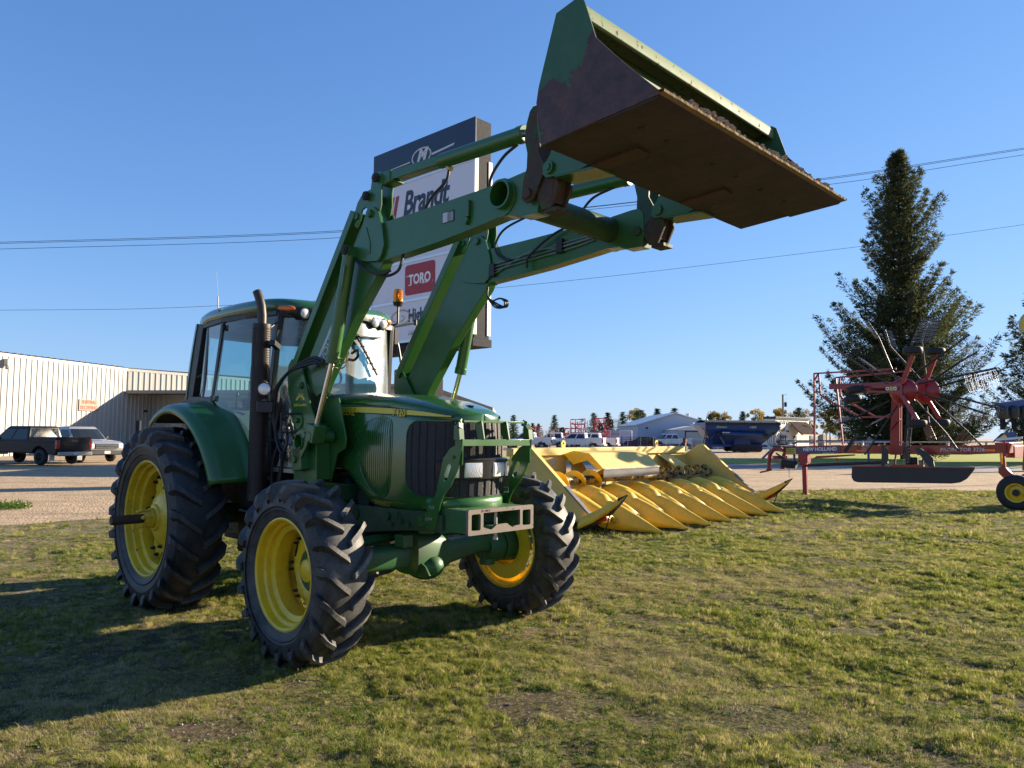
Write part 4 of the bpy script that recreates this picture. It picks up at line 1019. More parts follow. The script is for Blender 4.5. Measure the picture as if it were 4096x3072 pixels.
# knee
m=MB()
knee=[(2.70,3.59),(2.73,3.61),(2.80,3.605),(2.86,3.55),(2.92,3.40),(2.945,3.265),(2.91,3.18),(2.858,3.145),(2.72,3.16),(2.54,3.20),(2.50,3.26),(2.53,3.33),(2.62,3.42),(2.66,3.53)]
m.prism(knee,-.69,-.66); m.prism(knee,-.54,-.525)
m.cyl((2.75,-.715,3.557),(2.75,-.50,3.557),.035,n=20); m.cyl((2.75,-.72,3.557),(2.75,-.715,3.557),.02,n=12)
m.tube([(2.70,-.692,3.45),(2.73,-.692,3.38),(2.76,-.692,3.30),(2.755,-.692,3.22)],.006,6)
sidepair('knee_plate',m,M['green'])
m=MB()
bell=[(2.475,3.52),(2.49,3.62),(2.53,3.70),(2.58,3.745),(2.65,3.77),(2.72,3.775),(2.735,3.86),(2.77,3.895),(2.83,3.905),(2.88,3.87),(2.885,3.81),(2.865,3.74),(2.87,3.62),(2.84,3.52),(2.78,3.50),(2.72,3.53),(2.66,3.64),(2.60,3.62),(2.58,3.55),(2.52,3.48)]
for y in(-.665,-.555): m.prism(bell,y-.008,y+.008)
m.cyl((2.69,-.70,3.72),(2.69,-.52,3.72),.032,n=18); m.cyl((2.825,-.70,3.845),(2.825,-.52,3.845),.034,n=18); m.cyl((2.53,-.69,3.58),(2.53,-.53,3.58),.03,n=16)
sidepair('bell_crank',m,M['green'])
# pin heads
for sy in(-1,1):
    for x,z,r,y in((2.69,3.72,.040,.715),(2.825,3.845,.040,.715),(2.53,3.27,.042,.80)):
        m=MB(); m.cyl((x,sy*(y-.03),z),(x,sy*y,z),r,n=6 if r<.042 else 18); m.cyl((x,sy*y,z),(x,sy*(y+.008),z),r*.55,n=12); obj('pivot_pin',m,M['blackm'],TR,bevel=.003)
# upper boom
m=MB()
UBP=([(2.86,3.462),(3.3,3.464),(4.0,3.476),(4.22,3.482),(4.33,3.492),(4.50,3.506),(4.57,3.505),(4.61,3.46),(4.62,3.30),(4.60,3.20),(4.44,3.205),(4.38,3.235),(4.24,3.24),(4.10,3.225),(3.6,3.18),(3.2,3.16),(2.88,3.145),(2.84,3.25)]); m.prism(UBP,-.66,-.545,'xz',[list(reversed(circ2(4.285,3.385,.086,24)))])
m.lathe([(.086,0),(.101,0),(.101,.05),(.086,.05)],(4.285,-.71,3.385),(0,1,0),32,closed=True); m.prism(circ2(4.27,3.37,.135,24),-.668,-.66,'xz',[list(reversed(circ2(4.285,3.385,.086,24)))])
m.beam((3.93,-.675,3.42),(3.93,-.675,3.30),.025,.05,up=(1,0,0)); m.beam((3.93,-.675,3.30),(3.90,-.675,3.26),.025,.05,up=(1,0,0))
ub,ub2=sidepair('upper_boom',m,M['green'],.006)
m=MB(); m.prism([(3.637,3.306),(3.777,3.304),(3.777,3.392),(3.637,3.394)],-.6625,-.6605); dc=obj('warning_decal',m,M['decalb'],ub)
m=MB(); m.prism([(3.645,3.312),(3.70,3.312),(3.70,3.386),(3.645,3.387)],-.6635,-.662); obj('decal_panel',m,M['decalw'],ub)
for k in range(4):
    m=MB(); m.prism([(3.712+.014*k,3.314),(3.718+.014*k,3.314),(3.718+.014*k,3.384-.006*(k%2)),(3.712+.014*k,3.384-.006*(k%2))],-.6635,-.662); obj('decal_line',m,M['decalw'],ub)
m=MB(); m.cyl((4.285,-.56,3.385),(4.285,.56,3.385),.097,n=32,cap=False); m.lathe([(.086,0),(.086,.30),(0,.30)],(4.285,-.66,3.385),(0,1,0),28); m.lathe([(.086,0),(.086,-.30),(0,-.30)],(4.285,.66,3.385),(0,1,0),28); obj('boom_cross_tube',m,M['dgreen'],TR)
# bucket linkage at both sides
M['rust']=paint('rusty_steel',(.045,.026,.02),dirt=(.12,.06,.03),rough=.7,amount=.6,scale=6,chips=(.02,.10,.04),chipamt=.42)
m=MB()
lev=[(4.57,3.88),(4.60,3.905),(4.645,3.90),(4.665,3.87),(4.70,3.76),(4.66,3.66),(4.655,3.58),(4.70,3.50),(4.70,3.44),(4.64,3.34),(4.60,3.275),(4.54,3.265),(4.50,3.30),(4.515,3.42),(4.545,3.50),(4.55,3.60),(4.525,3.70),(4.54,3.80)]
for y in(-.70,-.56): m.prism(lev,y-.01,y+.01)
m.cyl((4.56,-.735,3.325),(4.56,-.52,3.325),.036,n=18)
sidepair('linkage_lever',m,M['rust'])[1].data.materials[0]=M['dgreen']
m=MB()
low=[(4.62,3.36),(4.70,3.43),(4.78,3.40),(4.81,3.34),(4.77,3.26),(4.74,3.20),(4.66,3.20),(4.62,3.28)]
for y in(-.675,-.555): m.prism(low,y-.012,y+.012)
m.bb((4.68,-.68,3.175),(4.79,-.55,3.205)); m.beam((4.76,-.62,3.40),(4.73,-.62,3.24),.03,.14,up=(0,1,0))
sidepair('quick_hitch',m,M['rust'])
m=MB()
br=[(4.70,3.42),(4.715,3.48),(4.76,3.53),(4.83,3.66),(4.95,3.68),(5.075,3.66),(5.12,3.40),(5.0,3.375),(4.80,3.385),(4.73,3.39)]
for y in(-.715,-.525): m.prism(br,y-.008,y+.008)
m.cyl((4.762,-.745,3.447),(4.762,-.50,3.447),.042,n=20); m.cyl((4.762,-.755,3.447),(4.762,-.745,3.447),.024,n=12)
m.tube([(4.83,-.724,3.56),(4.90,-.724,3.58),(4.93,-.724,3.48),(5.03,-.724,3.45)],.006,6); m.beam((4.80,-.62,3.385),(5.13,-.62,3.365),.20,.015)
sidepair('bucket_bracket',m,M['green'])
# cylinders
def cylinder(name,a,b,r,rod,c,mat=M['green'],cap=.02):
    m=MB(); m.cyl(a,b,r,n=28); dd=(V(b)-V(a)).normalized(); m.cyl(V(b)-dd*.05,V(b)+dd*.012,r*1.08,n=28); o=obj(name,m,mat,TR,bevel=.004)
    m=MB(); m.cyl(V(b)-dd*.02,c,rod,n=20); obj('rod',m,M['chrome'],o); return o
for sy in(-1,1):
    c_=cylinder('lift_cylinder',(2.525,sy*.735,3.24),(2.303,sy*.735,2.345),.055,.024,(2.085,sy*.74,1.79))
    m=MB(); m.beam((2.525,sy*.735,3.22),(2.53,sy*.735,3.29),.09,.09,up=(0,1,0)); m.cyl((2.53,sy*.78,3.27),(2.53,sy*.66,3.27),.045,n=18); m.beam((2.30,sy*.735,2.40),(2.55,sy*.79,3.14),.018,.018); obj('cylinder_end',m,M['green'],c_)
    m=MB(); m.box((2.075,sy*.74,1.73),(.13,.13,.16),ry=.2); m.cyl((2.06,sy*.81,1.70),(2.06,sy*.56,1.70),.05,n=18); obj('rod_end',m,M['green'],c_,bevel=.01)
    m=MB(); m.beam((2.83,sy*.61,3.845),(3.57,sy*.61,3.822),.085,.075); tb=obj('leveling_bar',m,M['green'],TR,bevel=.006)
    m=MB(); m.beam((2.80,sy*.61,3.85),(2.97,sy*.61,3.838),.11,.10); m.beam((2.88,sy*.61,3.785),(3.02,sy*.61,3.79),.12,.02); obj('clevis',m,M['green'],tb,bevel=.012)
    c_=cylinder('leveling_cylinder',(3.55,sy*.61,3.822),(4.43,sy*.61,3.795),.057,.027,(4.60,sy*.61,3.79))
    m=MB(); m.lathe([(.03,.012),(.048,.012),(.056,0)],(4.43,sy*.61,3.795),(1,0,-.03),24); obj('gland',m,M['steel'],c_)
    m=MB(); m.cyl((3.62,sy*.60,3.77),(3.66,sy*.60,3.74),.02); obj('port_fitting',m,M['brass'],c_)
# hoses
def hose(name,pts,r=.009,mat=None,par=None): 
    m=MB(); m.tube(spline(pts,8),r,8); return obj(name,m,mat or M['rubber'],par or TR)
hose('hose',[(3.64,-.60,3.755),(3.60,-.60,3.66),(3.45,-.60,3.58),(3.36,-.60,3.50),(3.34,-.6,3.46)],.011)
hose('hose',[(4.36,-.60,3.745),(4.22,-.60,3.69),(4.10,-.60,3.58),(4.08,-.60,3.47)],.011)
hose('hose',[(2.58,-.70,3.19),(2.75,-.71,3.08),(2.98,-.70,3.00),(3.12,-.68,3.02),(3.15,-.66,3.10),(3.14,-.64,3.16)],.012)
hose('hose',[(2.59,-.72,3.185),(2.74,-.73,3.09),(2.95,-.72,3.015),(3.06,-.70,3.03)],.009)
hose('hose',[(4.05,.52,3.50),(3.75,.50,3.45),(3.45,.50,3.30),(3.42,.50,3.20)],.011)
hose('hose',[(3.65,.60,3.765),(3.4,.58,3.70),(3.1,.55,3.62),(3.0,.53,3.50),(3.02,.52,3.40),(3.12,.52,3.33),(3.2,.52,3.31)],.011)
hose('hose',[(4.3,.60,3.75),(4.1,.55,3.68),(3.98,.52,3.52),(4.0,.52,3.40)],.011)
for k in range(3): hose('hose',[(2.91,.52,3.10-.01*k),(2.93,.50,3.00),(3.02+.02*k,.50,2.90+.01*k),(3.13+.02*k,.50,2.88),(3.15+.02*k,.50,2.93),(3.08,.51,2.97),(2.98,.52,2.96)],.008)
for k in range(3): hose('steel_pipe',[(2.93,.525,3.30-.03*k),(3.4,.525,3.33-.03*k),(3.9,.525,3.36-.03*k),(4.15,.525,3.37-.02*k)],.006,M['steel'])
hose('steel_pipe',[(2.95,.525,3.20),(3.2,.525,3.28),(3.45,.525,3.35),(3.75,.525,3.33),(4.1,.525,3.35)],.006,M['steel'])
for x in(2.96,3.78): 
    m=MB(); m.box((x,.525,3.25 if x<3 else 3.34),(.07,.03,.12)); obj('pipe_clamp',m,M['black'],TR,bevel=.004)
for k in range(3):
    hose('hose',[(2.15-.03*k,-.72-.01*k,2.36-.02*k),(2.02,-.74,2.40-.025*k),(1.84,-.75,2.37-.02*k),(1.60,-.76,2.28),(1.43-.015*k,-.77,2.13),(1.38-.02*k,-.77,1.93),(1.42,-.75,1.68),(1.52-.04*k,-.72,1.56),(1.43,-.70,1.45),(1.36+.02*k,-.70,1.28)],.014)
for k in range(2): hose('hose',[(1.45,-.74,2.05-.05*k),(1.40,-.76,1.75),(1.52,-.76,1.55),(1.60,-.75,1.62),(1.58,-.74,1.80)],.013)
for k in range(4):
    m=MB(); z=2.395-.04*k; x=2.16-.02*(k%2); m.cyl((x,-.70,z),(x+.06,-.70,z-.008),.014,n=8); m.cyl((x+.06,-.70,z-.008),(x+.08,-.70,z-.01),.018,n=6); obj('hose_fitting',m,M['brass'],TR)
for k in range(3): hose('steel_pipe',[(2.24,-.70,2.385-.04*k),(2.36,-.68,2.37-.04*k),(2.40,-.66,2.39-.03*k),(2.41,-.64,2.45)],.006,M['brass'])
hose('hose',[(2.42,-.62,2.42),(2.50,-.62,2.44),(2.52,-.62,2.40),(2.46,-.62,2.36),(2.38,-.63,2.37)],.012)
# second cluster of black hoses hanging by the exhaust
for k in range(2): hose('hose',[(1.38,-.72,1.6),(1.34,-.74,1.5-.03*k),(1.30+.02*k,-.74,1.30),(1.31+.03*k,-.74,1.15)],.012)
# ================================================================ BUCKET (part of the tractor)
def bucket_mat():
    m,nt,b=nodes('worn_bucket_paint'); co=coords(nt); sp=nt.nodes.new('ShaderNodeSeparateXYZ'); nt.links.new(co,sp.inputs[0])
    n1=noise(nt,co,2.6,8,.72,.4); n2=noise(nt,co,14,5,.7); n3=noise(nt,co,1.1,3,.5)
    # wear follows height above the floor plate and distance from the back edge
    h=math_(nt,'MULTIPLY',math_(nt,'SUBTRACT',sp.outputs[2],3.70),1.9)
    fx=math_(nt,'MULTIPLY',math_(nt,'SUBTRACT',5.36,sp.outputs[0]),1.7)
    k=math_(nt,'ADD',math_(nt,'ADD',h,fx),math_(nt,'MULTIPLY',math_(nt,'SUBTRACT',n1,.5),3.4))
    g=ramp(nt,k,[(.20,(0,0,0)),(.235,(1,1,1))]).outputs[0]
    rust=ramp(nt,n2,[(.25,(.028,.018,.019)),(.5,(.055,.030,.031)),(.64,(.085,.045,.036)),(.82,(.18,.11,.065))]).outputs[0]
    rust=mix(nt,ramp(nt,n3,[(.5,(0,0,0)),(.7,(.7,.7,.7))]).outputs[0],rust,(.10,.055,.032))
    gc=mix(nt,n2,(.016,.075,.032),(.035,.12,.055))
    nt.links.new(mix(nt,g,rust,gc),b.inputs['Base Color']); b.inputs['Roughness'].default_value=.62; bump(nt,b,math_(nt,'ADD',n2,g),.3,.006); return m
M['bucket']=bucket_mat()
def floor_mat():
    m,nt,b=nodes('scoured_rusty_floor'); co=coords(nt); mp=N(nt,'ShaderNodeMapping'); mp.inputs['Scale'].default_value=(.8,2.0,1); nt.links.new(co,mp.inputs['Vector'])
    n1=noise(nt,co,1.5,6,.7,.5); n2=noise(nt,mp.outputs[0],4,8,.75,.3); n3=noise(nt,co,24,5,.75); n4=noise(nt,mp.outputs[0],16,4,.8)
    c=ramp(nt,n2,[(.3,(.016,.011,.011)),(.5,(.034,.021,.019)),(.68,(.050,.028,.023))]).outputs[0]
    c=mix(nt,ramp(nt,n1,[(.53,(0,0,0)),(.72,(.8,.8,.8))]).outputs[0],c,(.062,.042,.030))
    c=mix(nt,ramp(nt,n4,[(.62,(0,0,0)),(.7,(.6,.6,.6))]).outputs[0],c,(.075,.052,.040))
    c=mix(nt,ramp(nt,n3,[(.6,(0,0,0)),(.75,(.7,.7,.7))]).outputs[0],c,(.08,.036,.02))
    nt.links.new(c,b.inputs['Base Color']); b.inputs['Roughness'].default_value=.75; bump(nt,b,math_(nt,'ADD',n3,n2),.6,.01); return m
M['bucketin']=paint('faded_bucket_inside',(.06,.13,.035),dirt=(.12,.12,.05),rough=.6,amount=.8,scale=2,chips=(.07,.045,.03),chipamt=.36)
M['lip']=paint('scratched_top_edge',(.11,.19,.08),dirt=(.20,.17,.10),rough=.65,amount=.9,scale=4,chips=(.09,.045,.028),chipamt=.38)
bk=empty('bucket',(0,0,0),0,TR)
side=[(5.10,3.372),(5.075,3.50),(5.058,3.632),(5.075,3.72),(5.205,4.105),(5.335,4.130),(5.372,4.125),(5.405,4.10),(5.446,3.979),(5.484,3.863),(5.604,3.729),(5.733,3.591),(5.88,3.445),(5.885,3.425),(5.50,3.40)]
BW=1.172
for sy in(-1,1):
    m=MB(); m.prism(side,sy*BW-.006,sy*BW+.006); obj('side_plate',m,M['bucket'],bk,bevel=.002)
# floor, back shell
m=MB()
fl=[(5.885,3.43),(5.70,3.418),(5.40,3.395),(5.10,3.372)]
back=[(5.10,3.372),(5.078,3.40),(5.062,3.50),(5.058,3.632),(5.09,3.76),(5.21,4.10)]
m.thick([[(x,y,z) for y in(-BW,-.6,0,.6,BW)] for x,z in fl],(0,0,.012))
obj('floor_plate',m,M['rust'] if False else floor_mat(),bk,smooth=30)
m=MB(); m.thick([[(x,y,z) for y in(-BW,-.6,0,.6,BW)] for x,z in back],(.012,0,.004)); obj('back_shell',m,M['bucketin'],bk,smooth=30)
m=MB(); m.prism([(5.50,3.398),(5.50,3.388),(5.86,3.412),(5.88,3.426)],-BW,BW); obj('wear_plate',m,floor_mat(),bk)
for y in(-.95,-.7,-.2,.1,.45,.8):
    m=MB(); m.cyl((5.62,y,3.401),(5.62,y,3.388),.016,n=10); obj('plow_bolt',m,M['blackm'],bk)
# top spill lip: a folded bar
m=MB(); lipp=[(5.21,4.09),(5.33,4.122),(5.365,4.118),(5.385,4.085),(5.385,4.025),(5.365,4.02),(5.355,4.06),(5.33,4.085),(5.22,4.06)]
m.prism(lipp,-BW+.006,BW-.006); obj('top_lip',m,M['lip'],bk,bevel=.006)
m=MB(); m.thick([[(x,y,z) for y in(-BW+.006,0,BW-.006)] for x,z in((5.225,4.07),(5.30,3.95),(5.26,3.80),(5.15,3.60),(5.12,3.42))],(.004,0,.002)); obj('inner_liner',m,M['bucketin'],bk)
# cutting edge with caked dirt
m=MB(); n=90
rows=[[],[],[],[],[]]
for i in range(n+1):
    y=-BW-.01+2*(BW+.01)*i/n; j=.006*NZ.noise(V((y*18,0,0)))+.003*NZ.noise(V((y*60,0,0)))
    for r,(x,z) in zip(rows,((5.82,3.441),(5.90+j,3.447+j),(5.915+j,3.441),(5.91+j,3.430),(5.875,3.426))): r.append((x,y,z))
m.grid(rows); obj('cutting_edge',m,plain('caked_dirt_edge',(.24,.17,.10),.95,0,.5,22,.8),bk,smooth=0)
m=MB(); rgb=random.Random(3)
for _ in range(620):
    t=rgb.random(); y=-BW+.05+2*BW*t*.97; dens=NZ.noise(V((y*2.2,5,0)))
    if dens<-.05 and rgb.random()<.8: continue
    s=rgb.uniform(.006,.022); m.ball((5.905-rgb.uniform(0,.06),y,3.450+s*.5+max(0,dens)*.05*rgb.random()),(s,s*rgb.uniform(.7,1.2),s*.8),5,3)
tag(obj('clinging_soil',m,plain('dried_soil',(.27,.21,.15),1,0,.35,20),bk,smooth=0),kind='stuff')
m=MB()
for y in(-.9,-.62): pass
m.beam((5.05,-.95,3.36),(5.05,.95,3.36),.0,.0) if False else None
for y0,y1 in((-1.1,-.5),(.5,1.1)): m.beam((5.45,y0*.62,3.392),(5.12,y0*.62,3.368),.12,.012)
obj('wear_strips',m,plain('rust_streaked_strip',(.060,.036,.024),.85,0,.5,8),bk)
# ================================================================ CORN HEADER
HD=empty('corn_header',(2.64,13.13,0),atan2(.743,.669))
tag(HD,'yellow corn harvesting header with a row of pointed snouts resting on the grass','harvester header')
M['cornsnout']=paint('sunbleached_yellow_poly',(.84,.53,.03),dirt=(.30,.18,.05),rough=.5,amount=.4,scale=1.5)
M['cornmetal']=paint('faded_yellow_metal',(.80,.57,.15),dirt=(.35,.26,.11),rough=.62,amount=.5,scale=1.5)
M['grimy']=paint('greasy_scuffed_yellow',(.45,.30,.07),dirt=(.03,.025,.02),rough=.4,amount=1.0,scale=2.5,chips=(.02,.018,.015),chipamt=.46)
def snout():
    m=MB(); rows=[]
    # (v, half width at base, height of crown, base z)
    st=[(0,.01,.07,.05),(.12,.045,.12,.045),(.42,.13,.265,.045),(.8,.21,.44,.05),(1.06,.275,.535,.07),(1.12,.29,.54,.08),(1.14,.28,.575,.09),(1.22,.27,.65,.12),(1.34,.265,.69,.14),(1.46,.255,.67,.17),(1.58,.24,.57,.20),(1.70,.20,.43,.24),(1.78,.17,.30,.26)]
    for v,w,h,b in st:
        row=[]
        for k in range(17):
            t=-1+2*k/16; zz=b+(h-b)*(1-abs(t)**2.1)**.72 if abs(t)<1 else b
            row.append((w*t*(1.0),v,zz))
        rows.append(row)
    m.grid(rows); m.f.append(tuple(range(17)))
    return m
sn=None
for i in range(7):
    if i==0:
        sn=obj('row_snout',snout(),M['cornsnout'],HD,smooth=45,fix=False); s_=sn.modifiers.new('Solid','SOLIDIFY'); s_.thickness=.012; s_.offset=-1
        m=MB(); m.prism([(-.0,.03),(.15,.04),(.9,.03),(.9,.0),(.1,.02)],-.012,.012,'yz'); 
        m=MB(); m.grid([[(w*t,v,z) for t in(-1,0,1)] for v,w,z in((-.005,.012,.045),(.12,.05,.03),(.45,.138,.03),(.8,.20,.035))]); sk=obj('wear_skid',m,M['blackm'],sn,smooth=0); ss_=sk.modifiers.new('Solid','SOLIDIFY'); ss_.thickness=.02
    else:
        c=sn.copy(); C.objects.link(c); c.location=(.87*i,0,0); k=sk.copy(); C.objects.link(k); k.parent=c
def hood_m():
    m=MB(); rows=[]
    st=[(.80,.10,.30,.18),(1.0,.17,.42,.2),(1.36,.25,.59,.22),(1.62,.30,.70,.26),(1.86,.33,.755,.30),(2.05,.33,.73,.32),(2.25,.28,.62,.34),(2.4,.24,.50,.36)]
    for v,w,h,b in st:
        rows.append([(w*t,v,(b+(h-b)*(1-abs(t)**2.3)**.7 if abs(t)<1 else b)) for t in [-1+2*k/16 for k in range(17)]])
    m.grid(rows); return m
h0=None
for i in range(8):
    if i==0: h0=obj('row_hood',hood_m(),M['cornsnout'],HD,smooth=45,fix=False); h0.location=(-.435+.06,0,0); s_=h0.modifiers.new('Solid','SOLIDIFY'); s_.thickness=.012; s_.offset=-1
    else: c=h0.copy(); C.objects.link(c); c.location=(-.435+.87*i,0,0)
# ground plates between the rows
m=MB(); m.grid([[(x,v,z) for x in(-.85,2.6,6.05)] for v,z in((1.15,.18),(1.9,.34),(2.5,.48),(2.7,.52))]); obj('row_deck',m,M['grimy'],HD)
# end dividers, tips folded up
for sx,x0 in((-1,-.87),(1,6.10)):
    m=MB(); 
    st=[(.15,.75,.75,.012),(.28,.60,.69,.05),(.5,.40,.585,.09),(.8,.20,.44,.115),(1.08,.08,.31,.12),(1.12,.08,.29,.11)]
    rows=[]
    for v,b,t,w in st:
        rows.append([(x0-w,v,b+(t-b)*.15),(x0-w*.9,v,b+(t-b)*.5),(x0-w*.35,v,b+(t-b)*.92),(x0,v,t+.0),(x0+w*.35,v,b+(t-b)*.92),(x0+w*.9,v,b+(t-b)*.5),(x0+w,v,b+(t-b)*.15)])
    m.grid(rows); n0=len(m.v)-7; m.f.append(tuple(range(n0,n0+7)))
    dv=obj('end_divider',m,M['cornsnout'],HD,smooth=45,fix=False); s_=dv.modifiers.new('Solid','SOLIDIFY'); s_.thickness=.01; s_.offset=-1
    m=MB(); m.beam((x0,.15,.745),(x0,.32,.645),.02,.02,w2=.10,h2=.06); m.grid([[(x0-w*.9,v,b+.0),(x0+w*.9,v,b)] for v,b,t,w in st[:5]]); obj('worn_tip',m,M['blackm'],dv)
    m=MB(); m.beam((x0,.55,.34),(x0,.75,.25),.10,.05); obj('red_bracket',m,plain('red_bracket',(.5,.05,.02),.5),dv)
    m=MB(); m.tube([(x0,.50,.45),(x0+.01,.56,.25),(x0+.02,.66,.02)],.010,6); obj('rest_strut',m,M['blackm'],dv)
# end panels
pR=[(1.08,.20),(1.06,.37),(2.42,1.52),(2.55,1.52),(2.95,1.22),(2.95,.25)]
for x0 in(-.75,6.02):
    m=MB(); m.prism([(v,z) for v,z in pR],x0-.01,x0+.01,'yz'); ep=obj('end_panel',m,M['cornmetal'],HD)
    m=MB(); m.beam((x0,1.06,.38),(x0,2.43,1.53),.09,.03,up=(0,-.6,.7)); obj('panel_edge',m,M['cornmetal'] ,ep)
    m=MB(); m.beam((x0,1.02,.355),(x0,1.55,.80),.10,.032,up=(0,-.6,.7)); obj('bare_edge',m,plain('scuffed_bare_edge',(.16,.15,.15),.5,.3,.4),ep)
# back wall
m=MB(); m.prism([(-.74,.55),(6.01,.55),(6.01,1.45),(-.74,1.45)],2.9,2.93,'xz',[list(reversed([(2.35-.03,.56),(2.35-.03,.9),(.95,.9),(.95,.56)]))] ) if False else None
m.bb((-.74,2.90,.55),(1.0,2.93,1.30)); m.bb((2.45,2.90,.55),(6.01,2.93,1.30)); m.bb((1.0,2.90,1.20),(2.45,2.93,1.30)); 
obj('back_wall',m,M['cornmetal'],HD)
m=MB(); m.bb((-.74,2.84,1.30),(6.01,3.02,1.455)); obj('top_beam',m,M['cornmetal'],HD,bevel=.012)
m=MB(); m.bb((-.74,2.88,1.457),(6.01,3.0,1.463)); obj('top_plate',m,M['steel'],HD)
for x0,x1,xt in((1.55,.55,2.35),):
    pass
m=MB(); m.add([(.55,2.25,.78),(1.02,2.25,.78),(1.06,2.89,1.28),(1.02,2.89,1.33),(1.55,2.89,1.28)],[(0,1,2)]); 
m=MB(); m.prism([(2.25,.70),(2.89,1.28),(2.89,.6),(2.3,.6)],1.15,1.17,'yz'); m.prism([(2.25,.70),(2.89,1.28),(2.89,.6),(2.3,.6)],5.1,5.12,'yz')
m.add([(.35,2.3,.72),(1.15,2.3,.72),(1.15,2.88,1.28),(1.40,2.88,1.30)],[(0,1,2),(1,3,2)])
m.add([(4.6,2.88,1.28),(5.1,2.3,.72),(5.9,2.3,.72),(5.1,2.88,1.30)],[(0,1,2,3)])
gs=obj('gusset_sheet',m,M['cornmetal'],HD,smooth=0)
for x in(.94,4.65):
    m=MB(); m.prism([(x-.06+.0,1.46),(x+.06,1.46),(x+.075,1.56),(x+.04,1.61),(x-.04,1.61),(x-.075,1.56)],2.93,2.955,'xz',[list(reversed(circ2(x,1.55,.028,12)))]); obj('lifting_eye',m,M['cornsnout'],HD)
for x in(.55,1.15): 
    m=MB(); m.bb((x-.07,2.893,1.12),(x+.07,2.899,1.22)); obj('warning_label',m,M['decalw'],HD)
# sheet metal cover over the centre
m=MB(); cv=[(2.86,1.33),(2.60,1.40),(2.20,1.36),(1.85,1.06)]
m.thick([[(x,v,z) for x in(.85,1.9,2.95)] for v,z in cv],(0,.003,-.012)); cvr=obj('auger_cover',m,M['cornmetal'],HD,smooth=20)
m=MB(); m.prism([(2.86,1.33),(2.60,1.40),(2.20,1.36),(1.85,1.06),(1.98,1.04),(2.25,1.22),(2.6,1.12)],.845,.86,'yz'); obj('cover_end',m,M['cornsnout'],cvr); m=MB(); m.prism([(2.86,1.33),(2.60,1.40),(2.20,1.36),(1.85,1.06),(1.98,1.04),(2.25,1.22),(2.6,1.12)],2.945,2.96,'yz'); obj('cover_end',m,M['cornsnout'],cvr)
m=MB(); m.thick([[(x,1.845+.004*sin(x*9),z) for x in [.85+.1*k for k in range(22)]] for z in(1.06,.88)],(0,.008,0)); obj('rubber_skirt',m,plain('grey_rubber_skirt',(.07,.07,.075),.7),cvr)
m=MB(); m.bb((.85,1.832,1.045),(2.95,1.842,1.075)); obj('clamp_strip',m,M['steel'],cvr)
# auger
m=MB(); m.cyl((-.7,2.2,.84),(6.0,2.2,.84),.075,n=24); au=obj('auger_tube',m,M['grimy'],HD)
def flight(x0,x1,dirn,turns):
    m=MB(); rows=[]; n=int(turns*26)
    for i in range(n+1):
        t=i/n; a=dirn*2*pi*turns*t; x=x0+(x1-x0)*t; rows.append([(x,2.2+r*cos(a),.84+r*sin(a)) for r in(.07,.13,.19)])
    m.thick(rows,(.006,0,0)); return m
obj('auger_flight',flight(-.35,1.5,1,3.4),M['cornsnout'],au,smooth=40); obj('auger_flight',flight(3.3,5.9,-1,6.2),M['grimy'],au,smooth=40)
m=MB(); m.box((6.16,3.0,1.56),(.10,.06,.22)); lp=obj('warning_lamp',m,M['black'],HD,bevel=.015); m=MB(); m.cyl((6.16,2.965,1.60),(6.16,2.955,1.60),.038,n=16); obj('lens',m,M['amber'],lp)
m=MB(); m.beam((6.1,3.0,1.40),(6.16,3.0,1.5),.03,.03); m.bb((5.9,2.83,1.33),(6.03,3.04,1.46)); obj('lamp_bracket',m,M['black'],HD)
m=MB(); m.bb((-.6,2.95,.35),(5.9,3.25,.62)); m.bb((1.2,3.0,.0),(1.35,3.15,.4)); m.bb((4.5,3.0,.0),(4.65,3.15,.4)); obj('main_frame',m,M['grimy'],HD)

# ================================================================ RAKE
RK=empty('rotary_rake',(8.9,22.9,0),atan2(-.7028,.7114))
tag(RK,'red and black rotary hay rake with tine rotors folded upright beside the lane','hay rake')
def y_(off): return -off
M['redpink']=paint('sunlit_red_paint',(.34,.022,.024),dirt=(.25,.07,.05),rough=.4,amount=.4)  # lighter copy of the red, with sunlight painted into the colour
m=MB(); m.beam((-.62,0,1.295),(1.1,0,1.37),.16,.25); m.beam((1.1,0,1.37),(4.4,0,1.42),.16,.24); m.beam((4.4,0,1.42),(5.15,0,1.47),.16,.23); beam=obj('main_beam',m,M['red'],RK,bevel=.01)
m=MB(); m.beam((-.75,-.02,1.56),(5.0,-.02,1.64),.035,.035); 
for x in(-.3,.6,1.7,2.9,3.9,4.8): m.bb((x-.03,-.05,1.45),(x+.03,.03,1.60+x*.012))
obj('conduit_pipe',m,M['steel'],RK)
def decal(name,x0,x1,z0,z1,mat,off=.085,par=beam,sl=.035):
    m=MB(); m.add([(x0,-off,z0+sl*x0),(x1,-off,z0+sl*x1),(x1,-off,z1+sl*x1),(x0,-off,z1+sl*x0)],[(0,1,2,3)]); return obj(name,m,mat,par,smooth=0)
decal('warning_decal',-.54,-.23,1.21,1.385,plain('pale_yellow_decal',(.55,.50,.10),.5),.084,beam,.04)
for r_ in range(3): 
    decal('decal_print',-.50,-.27,1.235+.05*r_,1.252+.05*r_,M['decalb'],.0855,beam,.04)
decal('brand_panel',-.21,1.08,1.235,1.415,plain('blue_decal',(.05,.07,.16),.45),.0845,beam,.04)
text('lettering','NEW HOLLAND',.145,plain('white_decal',(.7,.7,.7),.5),beam,frame((.50,-.088,1.36),(1,0,.04),(0,0,1)),.95,0,.006,.001)
lf=MB()
